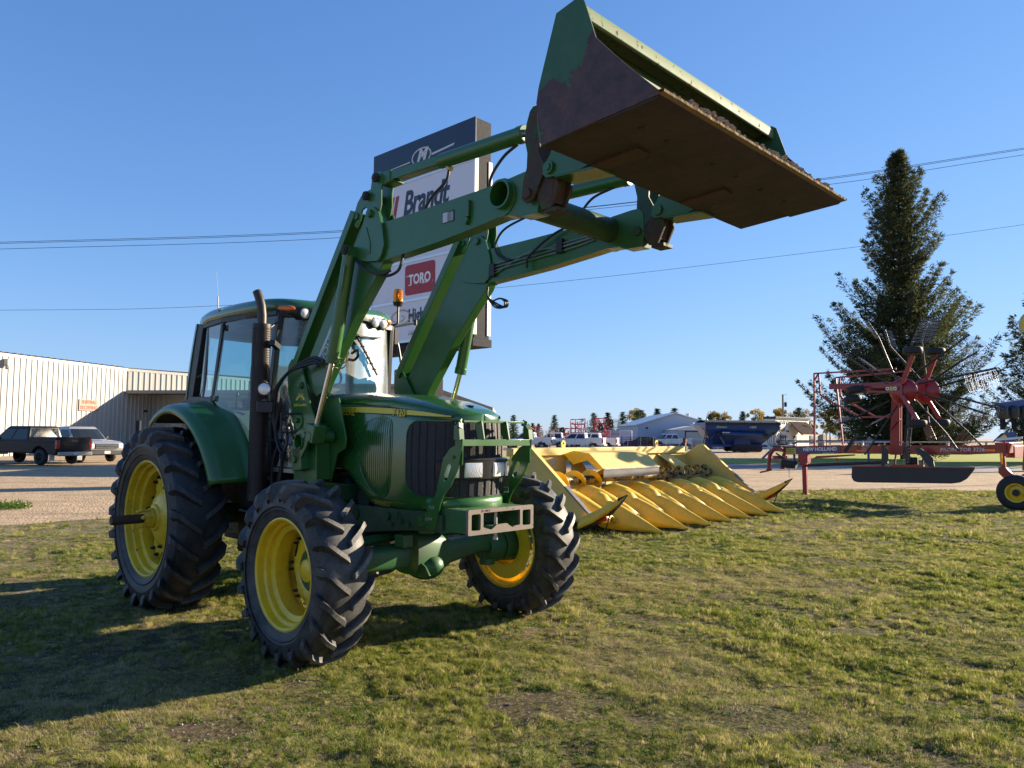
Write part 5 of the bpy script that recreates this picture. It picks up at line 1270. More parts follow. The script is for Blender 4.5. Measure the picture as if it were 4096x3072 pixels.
for k in range(3):
    for sx in(-1,1): lf.add([(-.09,-.087,1.27+.04*k),(-.09+sx*.055,-.087,1.29+.04*k),(-.09+sx*.075,-.087,1.33+.04*k),(-.09+sx*.02,-.087,1.30+.04*k)],[(0,1,2,3)])
obj('leaf_emblem',lf,plain('grey_decal',(.14,.13,.13),.5),beam,smooth=0)
text('lettering','ROLLABAR RAKES',.05,M['decalw'],beam,frame((.75,-.088,1.245),(1,0,.04),(0,0,1)),.8,.2,.002,.001)
text('lettering','PROROTOR 3226',.135,plain('white_decal2',(.75,.75,.75),.5),beam,frame((4.25,-.095,1.425),(1,0,.03),(0,0,1)),1.0,.15,.001,.001)
decal('reflector_strip',1.55,1.83,1.265,1.305,M['amber'],.088); decal('reflector_strip',4.72,5.08,1.225,1.285,M['amber'],.088)
# hitch
m=MB(); pts=spline([(-.62,-.22,1.36),(-.85,-.22,1.33),(-.98,-.22,1.18),(-1.03,-.22,.95),(-1.04,-.22,.72)],6)
m.tube(pts,.06,12); pts=spline([(-.55,.25,1.30),(-.75,.28,1.22),(-.80,.28,1.0),(-.80,.28,.78)],6); m.tube(pts,.055,12); m.cyl((-.62,-.28,1.33),(-.62,.30,1.30),.07)
m.cyl((-1.10,-.22,.68),(-.96,-.22,.72),.05); m.box((-1.2,-.22,.63),(.25,.06,.05),ry=-.25); m.cyl((-.88,.28,.76),(-.74,.28,.76),.05); m.bb((-.15,-.12,.95),(.14,.12,1.25)); obj('hitch',m,M['red'],RK)
m=MB(); m.cyl((-.62,-.16,.90),(-.2,-.16,.88),.13,.12,14); m.cyl((-.9,0,1.2),(-.4,-.1,.95),.025); m.tube([(-.9,.1,1.1),(-.55,0,1.0)],.02); obj('drive_shaft_guard',m,M['blackm'],RK)
m=MB()
for k in range(6): m.ball((-.42,-.16,.74-.045*k),(.012,.008,.026),6,4)
obj('safety_chain',m,M['steel'],RK)
for k in range(5):
    m=MB(); c=V((-.98+.03*k,-.1+.04*k,1.62)); m.tube([c+V((.13*cos(t),.05*cos(t*1+k),(.20+.02*k)*sin(t))) for t in [2*pi*j/20+k*.3 for j in range(21)]],.010,6); 
    m.tube([c+V((.1,0,-.16)),(-.6+.04*k,-.06,1.50),(-.2,-.08,1.52+.01*k)],.010,6); obj('coiled_hose',m,M['rubber'],RK)
m=MB(); m.tube([(-.75,-.1,1.45),(-.72,-.1,1.68),(-.55,-.1,1.70),(-.5,-.1,1.47)],.014); m.box((-.6,-.1,1.72),(.28,.03,.03)); obj('hose_holder',m,M['black'],RK)
# jack
m=MB(); m.beam((.0,-.02,1.2),(.02,-.02,.0),.13,.10,up=(0,1,0)); m.box((.02,-.02,.01),(.2,.2,.02)); m.bb((-.10,-.14,.86),(.12,.08,1.22)); obj('jack_stand',m,M['redpink'],RK,bevel=.006)
m=MB(); m.cyl((.02,-.05,.86),(2.4,-.05,1.04),.045,n=16); obj('pto_tube',m,M['black'],RK)
m=MB(); m.prism([(.30,1.05),(.55,1.10),(.9,1.13),(1.55,1.20),(1.55,1.24),(1.0,1.20),(.45,1.16)],-.2,-.16); m.prism([(1.0,1.12),(1.08,1.0),(1.13,1.10)],-.2,-.18); obj('tool_bracket',m,M['redpink'],RK)
# mast
m=MB(); m.prism([(2.46,1.25),(2.72,1.25),(2.76,2.9),(2.55,2.9)],-.10,-.06); m.prism([(2.46,1.25),(2.72,1.25),(2.76,2.9),(2.55,2.9)],.06,.10); m.prism([(2.50,1.3),(2.54,1.3),(2.60,2.9),(2.56,2.9)],-.06,.06)
m.beam((2.5,-.12,1.95),(2.76,-.12,2.25),.03,.09,up=(0,1,0)); obj('mast',m,M['redpink'],RK,bevel=.004)
for y in(-.18,.16): cy=MB(); cy.cyl((2.86,y,1.25),(2.95,y,2.1),.04,n=12); cy.cyl((2.95,y,2.1),(3.0,y,2.85),.024,n=10); obj('fold_cylinder',cy,M['blackm'],RK)
# guard frames, near and far
for off,dx in((.45,0),(-.45,.0)):
    y=-off; m=MB(); r_=.022
    if off>0:
        seg=[[(.50,y,1.45),(.53,y,3.61)],[(.53,y,3.60),(2.8,y,3.62)],[(.53,y,3.40),(.66,y,3.60)],[(.66,y,3.58),(.70,y,2.98),(.80,y,2.88),(1.82,y,2.30),(2.5,y,2.30)],[(.52,y,3.05),(.72,y,3.05)]]
    else:
        seg=[[(.98,y,1.50),(.80,y,3.52)],[(.80,y,3.52),(2.9,y,3.62)],[(.92,y,3.5),(.93,y,3.0),(1.02,y,2.86),(1.9,y,2.34),(2.6,y,2.30)]]
    for sg_ in seg:
        for a,b in zip(sg_,sg_[1:]): m.beam(a,b,.045,.055 if (a[2]<1.6 or b[2]<1.6) else .035,up=(0,1,0))
    obj('guard_frame',m,M['red'],RK)
def hub(cx,cz,off,face):
    y=-off; m=MB(); m.lathe([(0,-.16),(.10,-.155),(.25,-.12),(.34,-.04),(.36,.03),(.30,.06),(.12,.08),(.10,.12)],(cx,y,cz),(0,1,0),36); h_=obj('rotor_hub',m,M['red'],RK,smooth=40)
    m=MB(); m.beam((1.1 if face else 1.2,y+.02,3.17),(cx-.2,y+.02,3.15),.10,.10); m.beam((1.0,y,3.19),(cx,y,3.17),.04,.16,up=(0,0,1)); m.prism([(cx-.36,cz-.02),(cx-.36,cz+.12),(cx-.05,cz+.22),(cx+.02,cz+.22),(cx+.02,cz-.12),(cx-.05,cz-.12)],y-.20,y-.14)
    m.beam((cx+.02,y-.2,cz+.20),(cx+.02,y-.2,cz-.2),.06,.06)
    m.beam((cx+.05,y-.22,cz+.18),(cx+.36,y-.30,cz+.93),.11,.06,up=(0,1,0)); m.beam((cx+.05,y-.22,cz-.15),(cx+.42,y-.30,cz-.80),.11,.06,up=(0,1,0)); m.beam((cx-.35,y-.1,cz-.02),(cx-1.15,y-.22,cz+.02),.10,.05)
    obj('rotor_frame',m,M['redpink'] if not face else M['red'],h_,bevel=.004)
    for k,(x,z,t) in enumerate(((cx+.36,cz+1.05,0),(cx+.42,cz-.90,0),(cx-1.13,cz+.05,.33),(cx-1.22,cz-.22,.33))):
        if k==3 and not face: continue
        w=MB(); ax_=V((sin(t)*-.6,.0,1)) if t else V((0,0,1))
        ax_=ax_.normalized(); c=V((x,y-.32,z)); w.lathe([(.10,-.09),(.20,-.10),(.235,-.075),(.245,0),(.235,.075),(.20,.10),(.10,.09)],c,ax_,28); wo=obj('ground_wheel',w,M['cartyre'],h_,smooth=50)
        w=MB(); w.lathe([(0,.02),(.06,-.03),(.11,-.08),(.135,-.095),(.10,.09),(.13,.096)],c,ax_,20); obj('rim',w,M['yellow'],wo)
    if face:
        for x in(-.33,-.14): w=MB(); w.cyl((cx+x,y-.20,cz+.06),(cx+x,y-.215,cz+.06),.05,n=16); wo=obj('bolt_cap',w,M['white'],h_); w=MB(); w.cyl((cx+x,y-.215,cz+.06),(cx+x,y-.225,cz+.06),.02,n=10); obj('bolt_head',w,M['black'],wo)
        w=MB(); w.bb((cx-.27,y-.206,cz+.0),(cx-.20,y-.201,cz+.12)); obj('hub_decal',w,plain('yellow_sticker',(.5,.45,.05),.5),h_)
        w=MB(); w.cyl((cx-.04,y-.20,cz+.06),(cx-.04,y-.212,cz+.06),.045,n=14); obj('grease_port',w,M['black'],h_)
    return h_
h1=hub(2.99,3.0,.55,True); h2=hub(3.24,3.04,-.55,False)
def arm(h_,off,a,b,c,td,n=7):
    # a root, b bend, c tip (x,z); td = tine direction
    y=-off; m=MB(); A,B,Cc=[V((p[0],y,p[1])) for p in(a,b,c)]
    m.tube([A,B,Cc],.028,8); d=(Cc-B); 
    for k in range(n+1):
        p=B+d*(k/n*.95+.03); m.ball(p,.034 if k%2 else .03,6,4)
    ar=obj('tine_arm',m,M['black'],h_,smooth=50)
    t=MB(); td=V(td)
    for k in range(n):
        p=B+d*((k+.5)/n); 
        for dd in(-.02,.02):
            q=p+d.normalized()*dd; t.tube([q,q+td*.22+V((0,-.02,-.0)),q+td*.45+V((.02,0,-.03))],.0048,4)
    obj('tines',t,M['tine'],ar,smooth=0)
    t=MB()
    for k in range(n): p=B+d*((k+.5)/n); t.ball(p+V((0,-.03,0)),.018,6,4)
    obj('tine_clips',t,M['steel'],ar)
M['tine']=plain('spring_steel_tine',(.30,.27,.29),.35,.5)
near=[((2.80,3.37),(2.4,4.48),(2.1,5.0),(-.5,.8,.12)),((2.62,3.19),(1.58,3.98),(1.15,4.32),(-.5,.8,.05)),((3.08,3.59),(3.24,4.27),(3.53,4.93),(.7,.7,.1)),((3.24,3.4),(4.2,4.10),(4.60,4.40),(.95,-.2,-.50)),((3.37,3.18),(4.43,3.36),(5.19,3.50),(.25,-.2,-.95)),((3.35,2.95),(4.1,2.68),(4.94,2.35),(-.3,.5,-.8)),((3.3,2.73),(4.0,1.86),(4.27,1.42),(-.7,.5,-.4)),((3.10,2.6),(3.12,1.66),(3.09,1.04),(-.6,.6,-.1)),((2.84,2.61),(2.22,1.65),(1.96,1.26),(-.6,.6,.3)),((2.63,2.73),(1.62,2.24),(1.17,2.08),(-.5,.5,.3))]
for a,b,c,t in near: arm(h1,.55,a,b,c,t)
far=[((3.1,3.38),(2.34,4.35),(2.2,4.85),(.6,-.7,-.1)),((3.0,3.25),(1.89,3.72),(1.42,4.11),(.6,-.7,-.2)),((3.25,3.5),(3.17,4.44),(3.32,5.01),(.8,-.3,-.1)),((3.45,3.35),(4.10,3.80),(4.52,4.05),(.9,0,-.5)),((3.55,3.15),(4.3,3.35),(5.0,3.52),(.2,-.3,-.9)),((3.55,2.95),(4.3,2.76),(5.05,2.50),(-.3,.4,-.8)),((3.45,2.75),(4.15,2.0),(4.55,1.55),(-.6,.3,-.6)),((3.25,2.6),(3.3,2.1),(3.46,1.68),(-.5,.4,-.2)),((2.95,2.8),(2.3,2.4),(1.93,2.22),(-.5,-.3,-.3))]
for a,b,c,t in far: arm(h2,-.55,a,b,c,t,6)
# swath curtain, side boards, rear axle
m=MB(); m.prism([(1.52,.90),(4.60,.97),(4.55,.88),(4.40,.68),(4.25,.58),(4.05,.54),(1.68,.45),(1.56,.48),(1.50,.58)],-.34,-.31); cu=obj('swath_curtain',m,plain('black_rubber_sheet',(.022,.025,.032),.55,0,.3,2),RK)
m=MB(); m.beam((1.52,-.35,.905),(4.60,-.35,.975),.03,.03); m.beam((2.6,-.33,.96),(3.4,-.33,.985),.12,.05); m.beam((2.65,-.3,1.0),(2.6,0,1.3),.04,.04); m.beam((3.35,-.3,1.0),(3.3,0,1.3),.04,.04); obj('curtain_rail',m,M['red'],RK)
for x,p in((2.42,[(2.38,1.50),(2.44,1.50),(2.55,1.36),(2.55,1.10),(2.46,.93),(2.36,.93),(2.38,1.2)]),(3.4,[(3.22,1.46),(3.32,1.48),(3.50,1.36),(3.66,1.20),(3.70,.98),(3.58,.95),(3.45,1.12)])):
    m=MB(); m.prism(p,-.50,-.47); obj('side_board',m,plain('dark_board',(.03,.035,.04),.6),RK)
m=MB(); m.beam((1.42,-.6,1.30),(1.72,-.5,1.78),.03,.10); obj('fold_board',m,M['black'],RK)
m=MB(); m.cyl((3.0,-.2,1.0),(3.0,.25,1.0),.10,n=20); m.box((3.05,-.15,1.1),(.3,.1,.2)); obj('gear_case',m,M['blackm'],RK,bevel=.01)
m=MB(); m.bb((5.12,-.2,1.25),(5.45,.9,1.55)); m.beam((5.28,-.7,1.50),(5.28,.9,1.52),.30,.26); m.prism([(5.20,1.38),(5.45,1.38),(5.52,1.62),(5.20,1.62)],-.85,-.70); m.beam((5.30,-.78,1.45),(5.32,-.78,1.0),.10,.12,up=(0,1,0)); m.prism([(5.22,1.02),(5.38,1.02),(5.62,.72),(5.55,.60),(5.42,.66),(5.22,.88)],-.86,-.72); m.beam((5.75,-.4,1.55),(5.7,-.4,.95),.12,.14,up=(0,1,0))
obj('rear_axle',m,M['red'],RK,bevel=.006)
m=MB(); m.bb((5.28,-.872,1.10),(5.33,-.865,1.38)); obj('marker_reflector',m,M['amber'],RK); m=MB(); m.prism([(5.36,1.75),(5.39,1.75),(5.42,1.3),(5.34,1.3)],-.9,-.89); obj('marker_flag',m,M['redpink'],RK)
for y in(-.90,.95):
    w=MB(); w.lathe([(.22,-.13),(.34,-.145),(.40,-.12),(.43,-.05),(.43,.05),(.40,.12),(.34,.145),(.22,.13)],(5.60,y,.425),(0,1,0),40); wo=obj('road_wheel',w,M['cartyre'],RK,smooth=50)
    w=MB(); w.lathe([(.08,-.12),(.10,-.05),(.17,-.03),(.19,-.11),(.205,-.13),(.23,-.135),(.23,-.11),(.215,.0),(.23,.13),(.05,.1)],(5.60,y,.425),(0,1,0),36); obj('rim',w,M['yellow'],wo,smooth=40); w=MB(); w.cyl((5.6,y-.15,.425),(5.6,y,.425),.075,n=18); obj('hub_cap',w,M['blackm'],wo)
m=MB(); m.beam((5.2,-.9,1.70),(5.75,-.9,1.76),.02,.05); obj('white_rail',m,M['white'],RK)
# ================================================================ SIGN
A0=V((-5.45,28.88,0)); ua=V((.73047,-.68295,0)); nb=V((.68295,.73047,0))
SG=empty('pylon_sign',tuple(A0),atan2(ua.y,ua.x))
tag(SG,'tall grey pylon sign carrying stacked dealer name panels behind the tractor','sign')
# local: x along the face, y into the sign, z up
M['navy']=plain('navy_sign_panel',(.012,.022,.05),.35,0,.05); M['sgrey']=plain('dark_grey_cladding',(.02,.02,.025),.75,0,.1,spec=.2)
M['spanel']=plain('white_sign_panel',(.60,.63,.68),.5,0,.03,2); M['strim']=plain('aluminium_trim',(.62,.64,.66),.35,.5,.08)
M['snavy']=plain('navy_letters',(.02,.03,.055),.5,0,.05); M['sred']=plain('red_letters',(.30,.02,.03),.5,0,.05); M['sgold']=plain('gold_letters',(.42,.34,.16),.5,0,.05)
m=MB(); m.bb((0,0,4.93),(5.69,.72,12.5)); core=obj('sign_cabinet',m,M['sgrey'],SG,bevel=.01)
m=MB(); m.bb((-.01,-.06,11.1),(5.71,-.002,12.52)); top_p=obj('navy_header_panel',m,M['navy'],SG)
for nm,z0,z1 in(('name_panel',8.06,11.03),('name_panel',6.60,8.0),('name_panel',5.12,6.54)):
    m=MB(); m.bb((.03,-.05,z0),(5.66,-.002,z1)); obj(nm,m,M['spanel'],SG)
m=MB()
for z in(11.06,8.03,6.57,5.08): m.bb((.0,-.075,z-.05),(5.69,-.052,z+.05))
for x in(.0,5.62): m.bb((x,-.075,5.03),(x+.07,-.052,11.11))
obj('panel_trim',m,M['strim'],SG)
m=MB(); m.bb((5.692,-.07,5.05),(5.72,.10,11.1)); m.bb((5.692,.60,5.05),(5.72,.77,11.1)); obj('edge_trim',m,M['white'],SG)
m=MB(); m.bb((-.05,-.09,4.66),(5.74,.80,4.925)); obj('base_tray',m,M['sgrey'],SG)
m=MB(); m.bb((2.1,.12,0),(3.5,.62,4.655)); obj('column',m,M['sgrey'],SG,bevel=.02)
def ft(x,z,y): return frame((x,y,z),(1,0,0),(0,0,1))
def fl(name,polys,y,mat,par,holes=()):
    m=MB(); m.prism(polys,y-.006,y,'xz',holes); return obj(name,m,mat,par,smooth=0)
# ring with slanted M
ov=[(2.88+.55*cos(t),11.83+.32*sin(t)) for t in [2*pi*k/40 for k in range(40)]]; oi=[(2.88+.49*cos(t),11.83+.27*sin(t)) for t in [2*pi*k/40 for k in range(40)]]
fl('ring_emblem',ov,-.062,M['decalw'],top_p,[list(reversed(oi))])
text('lettering','M',.62,M['decalw'],top_p,ft(2.88,11.84,-.07),1.05,.35,.03,.002)
fl('swoosh_line',[(3.46,11.72),(4.62,11.80),(4.68,11.87),(3.44,11.80)],-.062,M['decalw'],top_p); fl('swoosh_line',[(.95,11.74),(2.24,11.78),(2.22,11.73),(1.0,11.72)],-.062,M['decalw'],top_p)
P1=[o for o in SG.children if o.name.startswith('name_panel')]
# bold condensed italic name with three red bars
for x0,w in((1.02,.14),(1.25,.18),(1.50,.0)):
    if w: fl('red_bar',[(x0,9.80),(x0+w,9.80),(x0+w+.19,10.62),(x0+.19,10.62)],-.056,M['sred'],P1[0])
fl('red_bar',[(.90,9.80),(.96,9.80),(1.15,10.62),(1.09,10.62)],-.056,M['sred'],P1[0])
text('lettering','Brandt',1.22,M['snavy'],P1[0],ft(3.10,10.20,-.056),.80,.22,.035,.002,space=.93)
rr_=rrect(2.06,6.76,3.74,7.88,.14,6); fl('red_plate',rr_,-.056,M['sred'],P1[1])
text('lettering','TORO',.50,M['white'],P1[1],ft(2.90,7.30,-.066),.86,0,.018,.002)
for x,z in((2.30,7.46),):
    m=MB()
    for a,b,c,d in((2.16,7.44,2.20,7.50),(2.50,7.44,2.54,7.50),(2.27,7.11,2.43,7.14),(3.03,7.11,3.15,7.14),(3.0,7.46,3.1,7.49),(3.20,7.11,3.34,7.14)): m.bb((a,-.069,b),(c,-.062,d))
    obj('serifs',m,M['white'],P1[1])
text('lettering','R',.06,M['white'],P1[1],ft(3.62,7.15,-.066),1,0,0,.002)
sw_=[(1.78+(.16+.34*(1-k/46))*1.25*cos(k*.16+.3)*1,5.98+(.05+.26*(1-k/46))*sin(k*.16+.3)) for k in range(46)]
m=MB(); m.tube([(x,-.058,z) for x,z in sw_],.035,6,.010); m.tube([(1.9,-.058,5.68),(2.15,-.058,5.74),(2.55,-.058,5.98)],.045,6,.008); obj('swirl_logo',m,M['sgold'],P1[2])
text('lettering','HighLine',.66,M['snavy'],P1[2],ft(2.28,5.98,-.056),.72,.0,.022,.002,align='LEFT')
m=MB(); m.bb((2.30,-.058,5.425),(4.9,-.054,5.435)); obj('rule_line',m,M['snavy'],P1[2])
text('lettering','A DIVISION OF BOURGAULT',.13,M['snavy'],P1[2],ft(2.30,5.33,-.056),.85,0,.0,.001,align='LEFT')

# ================================================================ LEFT SHOP
def sheet_mat(name,col,per=.30,axis=0,depth=.9):
    m,nt,b=nodes(name); co=coords(nt); sp=nt.nodes.new('ShaderNodeSeparateXYZ'); nt.links.new(co,sp.inputs[0])
    w=math_(nt,'SINE',math_(nt,'MULTIPLY',sp.outputs[axis],2*pi/per)); n1=noise(nt,co,.6,4,.6)
    nt.links.new(mix(nt,n1,tuple(c*.86 for c in col),tuple(min(1,c*1.1) for c in col)),b.inputs['Base Color']); b.inputs['Roughness'].default_value=.55
    bump(nt,b,w,depth,.04); return m
M['sheet']=sheet_mat('white_ribbed_steel',(.62,.60,.52),.36); M['sheetg']=sheet_mat('grey_ribbed_steel',(.50,.50,.48),.36); M['greytrim']=plain('grey_fascia',(.16,.155,.15),.6,0,.1,2)
def wallobj(name,x0,y0,x1,y1,z0,z1a,z1b,mat,par,th=.2,rib=.36):
    # ribbed sheet wall as real geometry
    d=V((x1-x0,y1-y0,0)); L=d.length; d/=L; n=V((d.y,-d.x,0)); m=MB(); rows=[]; k=int(L/rib)
    cuts=[]
    for i in range(k+1):
        b=i*rib
        for t,o in((0,0),(.62,0),(.72,.055),(.90,.055)):
            if b+t*rib<=L: cuts.append((b+t*rib,o))
    for t,o in cuts:
        p=V((x0,y0,0))+d*t+n*o; rows.append([(p.x,p.y,z0),(p.x,p.y,z1a+(z1b-z1a)*t/L)])
    m.grid(rows); p0=V((x0,y0,0)); p1=V((x1,y1,0)); q=-n*th
    m.add([p0+q+V((0,0,z0)),p1+q+V((0,0,z0)),p1+q+V((0,0,z1b)),p0+q+V((0,0,z1a))],[(0,1,2,3)])
    return obj(name,m,mat,par,smooth=0)
SH_=empty('machinery_shop',(0,0,0)); SH_.location=(0,0,0)
tag(SH_,'long white ribbed steel workshop with a shaded loading recess behind the parked pickups','building')
M['bwhite']=plain('cream_white_steel',(.36,.36,.335),.5,0,.08,.8)
w1=wallobj('side_wall',-32.9,47.9,-30.52,59.75,-.02,6.45,6.45,M['bwhite'],SH_,.2,.46)
w2=wallobj('upper_wall',-30.52,59.75,-22.3,70.7,4.85,6.45,6.3,M['bwhite'],SH_,.2,.46)
wallobj('recess_wall',-30.3,62.6,-14,60.2,-.02,5.0,5.0,M['bwhite'],SH_,.2,.46); wallobj('recess_side_wall',-30.52,59.75,-30.0,62.6,-.02,5.0,5.0,M['bwhite'],SH_,.2,.46)
wallobj('end_wall',-46,44.0,-32.9,47.9,-.02,6.45,6.45,M['bwhite'],SH_)
m=MB(); m.beam((-33.02,47.75,6.52),(-30.6,59.8,6.52),.14,.22); m.beam((-30.6,59.7,6.52),(-22.3,70.8,6.38),.14,.22); m.beam((-32.95,47.85,0),(-32.95,47.85,6.4),.16,.28); m.beam((-30.5,59.55,0),(-30.5,59.55,6.4),.06,.10); obj('eave_trim',m,M['bwhite'],SH_)
m=MB(); m.prism([(-33.1,47.7),(-30.66,59.8),(-22.3,71.0),(-40,80),(-46,46)],6.64,6.70,'xy')
for i in range(22):
    t=i/22; a=V((-33.1,47.7,0)).lerp(V((-30.66,59.8,0)),t); m.beam((a.x+.02,a.y,6.70),(a.x-8,a.y+1.6,7.1),.10,.07)
obj('roof',m,M['sgrey'],SH_)
m=MB(); m.prism([(-30.5,59.3),(-15,56.6),(-14,60.2),(-30.3,62.6)],4.68,4.84,'xy'); m.bb((-30.45,59.4,4.55),(-30.3,62.5,4.68)); obj('canopy_slab',m,M['greytrim'],SH_)
m=MB(); m.beam((-30.45,59.25,4.74),(-15,56.5,4.74),.08,.26); obj('canopy_edge',m,M['greytrim'],SH_)
m=MB(); m.bb((-26.0,61.75,0),(-22.2,61.95,3.3)); obj('door_opening',m,M['sgrey'],SH_,rz=0)
m=MB(); m.box((-30.0,61.6,3.3),(.18,.18,.18)); m.cyl((-29.9,61.5,3.3),(-29.7,61.3,3.25),.06,n=10); obj('security_camera',m,M['black'],SH_)
m=MB(); m.box((-32.6,48.3,6.0),(.25,.2,.5)); m.cyl((-32.5,48.2,5.8),(-32.4,48.0,5.6),.08,n=10); obj('flood_light',m,M['steel'],SH_)
d1=(V((-30.52,59.75,0))-V((-32.9,47.9,0))).normalized(); c=V((-31.33,55.55,3.55)); n1=V((d1.y,-d1.x,0)); c+=n1*.09
m=MB(); q=[c-d1*.95-V((0,0,.42)),c+d1*.95-V((0,0,.42)),c+d1*.95+V((0,0,.42)),c-d1*.95+V((0,0,.42))]; m.add(q+[p-n1*.03 for p in q],[(0,1,2,3),(7,6,5,4),(0,4,5,1),(1,5,6,2),(2,6,7,3),(3,7,4,0)])
ps=obj('wall_sign',m,plain('faded_pink_sign',(.30,.20,.155),.6,0,.05),None); tag(ps,'small faded cream sign with red lettering fixed on the ribbed wall','sign')
M['sred2']=plain('orange_red_letters',(.19,.06,.04),.5)
for t_,dz in(('SHIPPING',.2),('RECEIVING',-.2)): text('lettering',t_,.36,M['sred2'],ps,frame(c+V((0,0,dz))+n1*.012,d1,(0,0,1)),.95,0,.012,.001)
m=MB(); 
for k in range(7): m.bb((-.55,-.40,.1+k*.1),(.55,-.38,.16+k*.1))
m.bb((-.6,-.38,0),(.6,.38,.85)); m.bb((-.62,-.4,.85),(.62,.4,.92)); o=obj('rooftop_unit',m,M['sgrey'],None,loc=(-19.9,59.0,4.85)); tag(o,'grey louvred air unit on the workshop canopy seen through the cab glass','air unit')
m=MB(); m.bb((-.12,-.12,0),(.12,.12,2.3)); o=obj('bollard',m,M['sgrey'],None,loc=(-21.9,44.2,0),bevel=.03); tag(o,'dark square post standing beside the silver pickup','post')

# houses and sheds
def gable(name,c,L,Wd,h,rh,rz,wm,rm,label,over=.3,door=None):
    e=empty(name,c,rz); tag(e,label,'building')
    m=MB(); m.prism([(-Wd/2,0),(Wd/2,0),(Wd/2,h),(0,h+rh),(-Wd/2,h)],-L/2,L/2,'yz'); obj('wall',m,wm,e,smooth=0)
    m=MB(); s=rh/(Wd/2)
    for sy in(-1,1):
        pts=[(0,h+rh+.03),(sy*(Wd/2+over),h-over*s+.03),(sy*(Wd/2+over),h-over*s+.15),(0,h+rh+.15)]
        m.prism(pts,-L/2-over,L/2+over,'yz')
        n=int(L/.6)
        for i in range(n+1):
            x=-L/2+i*L/n; m.beam((x,0,h+rh+.17),(x,sy*(Wd/2+over),h-over*s+.17),.05,.05)
    obj('roof',m,rm,e,smooth=0); return e
M['roofg']=plain('grey_shingle',(.10,.10,.11),.9,0,.3,3); M['roofl']=plain('light_metal_roof',(.45,.45,.43),.5,.2,.15,1); M['siding']=plain('cream_siding',(.62,.58,.50),.7,0,.08,1)
gable('small_house',(-33.0,79.5,0),8.5,3.0,1.55,.85,R(62),M['white'],M['roofg'],'small white gabled house with grey roof seen under the tractor fender')
sh=empty('storage_shed',(0,34,0)); tag(sh,'low cream sided shed with pale sloping roof behind the tractor hood','building')
m=MB(); m.prism([(-11,0),(-1.2,0),(-1.2,2.85),(-3.9,3.75),(-9.2,3.75),(-11,3.1)],0,7,'xz'); obj('wall',m,M['siding'],sh,smooth=0)
m=MB(); m.prism([(-.85,2.74),(-.85,2.90),(-3.85,3.92),(-9.3,3.92),(-11.4,3.2),(-11.4,3.06),(-9.25,3.77),(-3.9,3.77)],-.25,7.2,'xz')
m.bb((-9.3,-.27,3.6),(-3.9,-.20,3.72)); obj('roof',m,plain('weathered_roof_edge',(.34,.29,.24),.7,0,.15,2),sh,smooth=0)
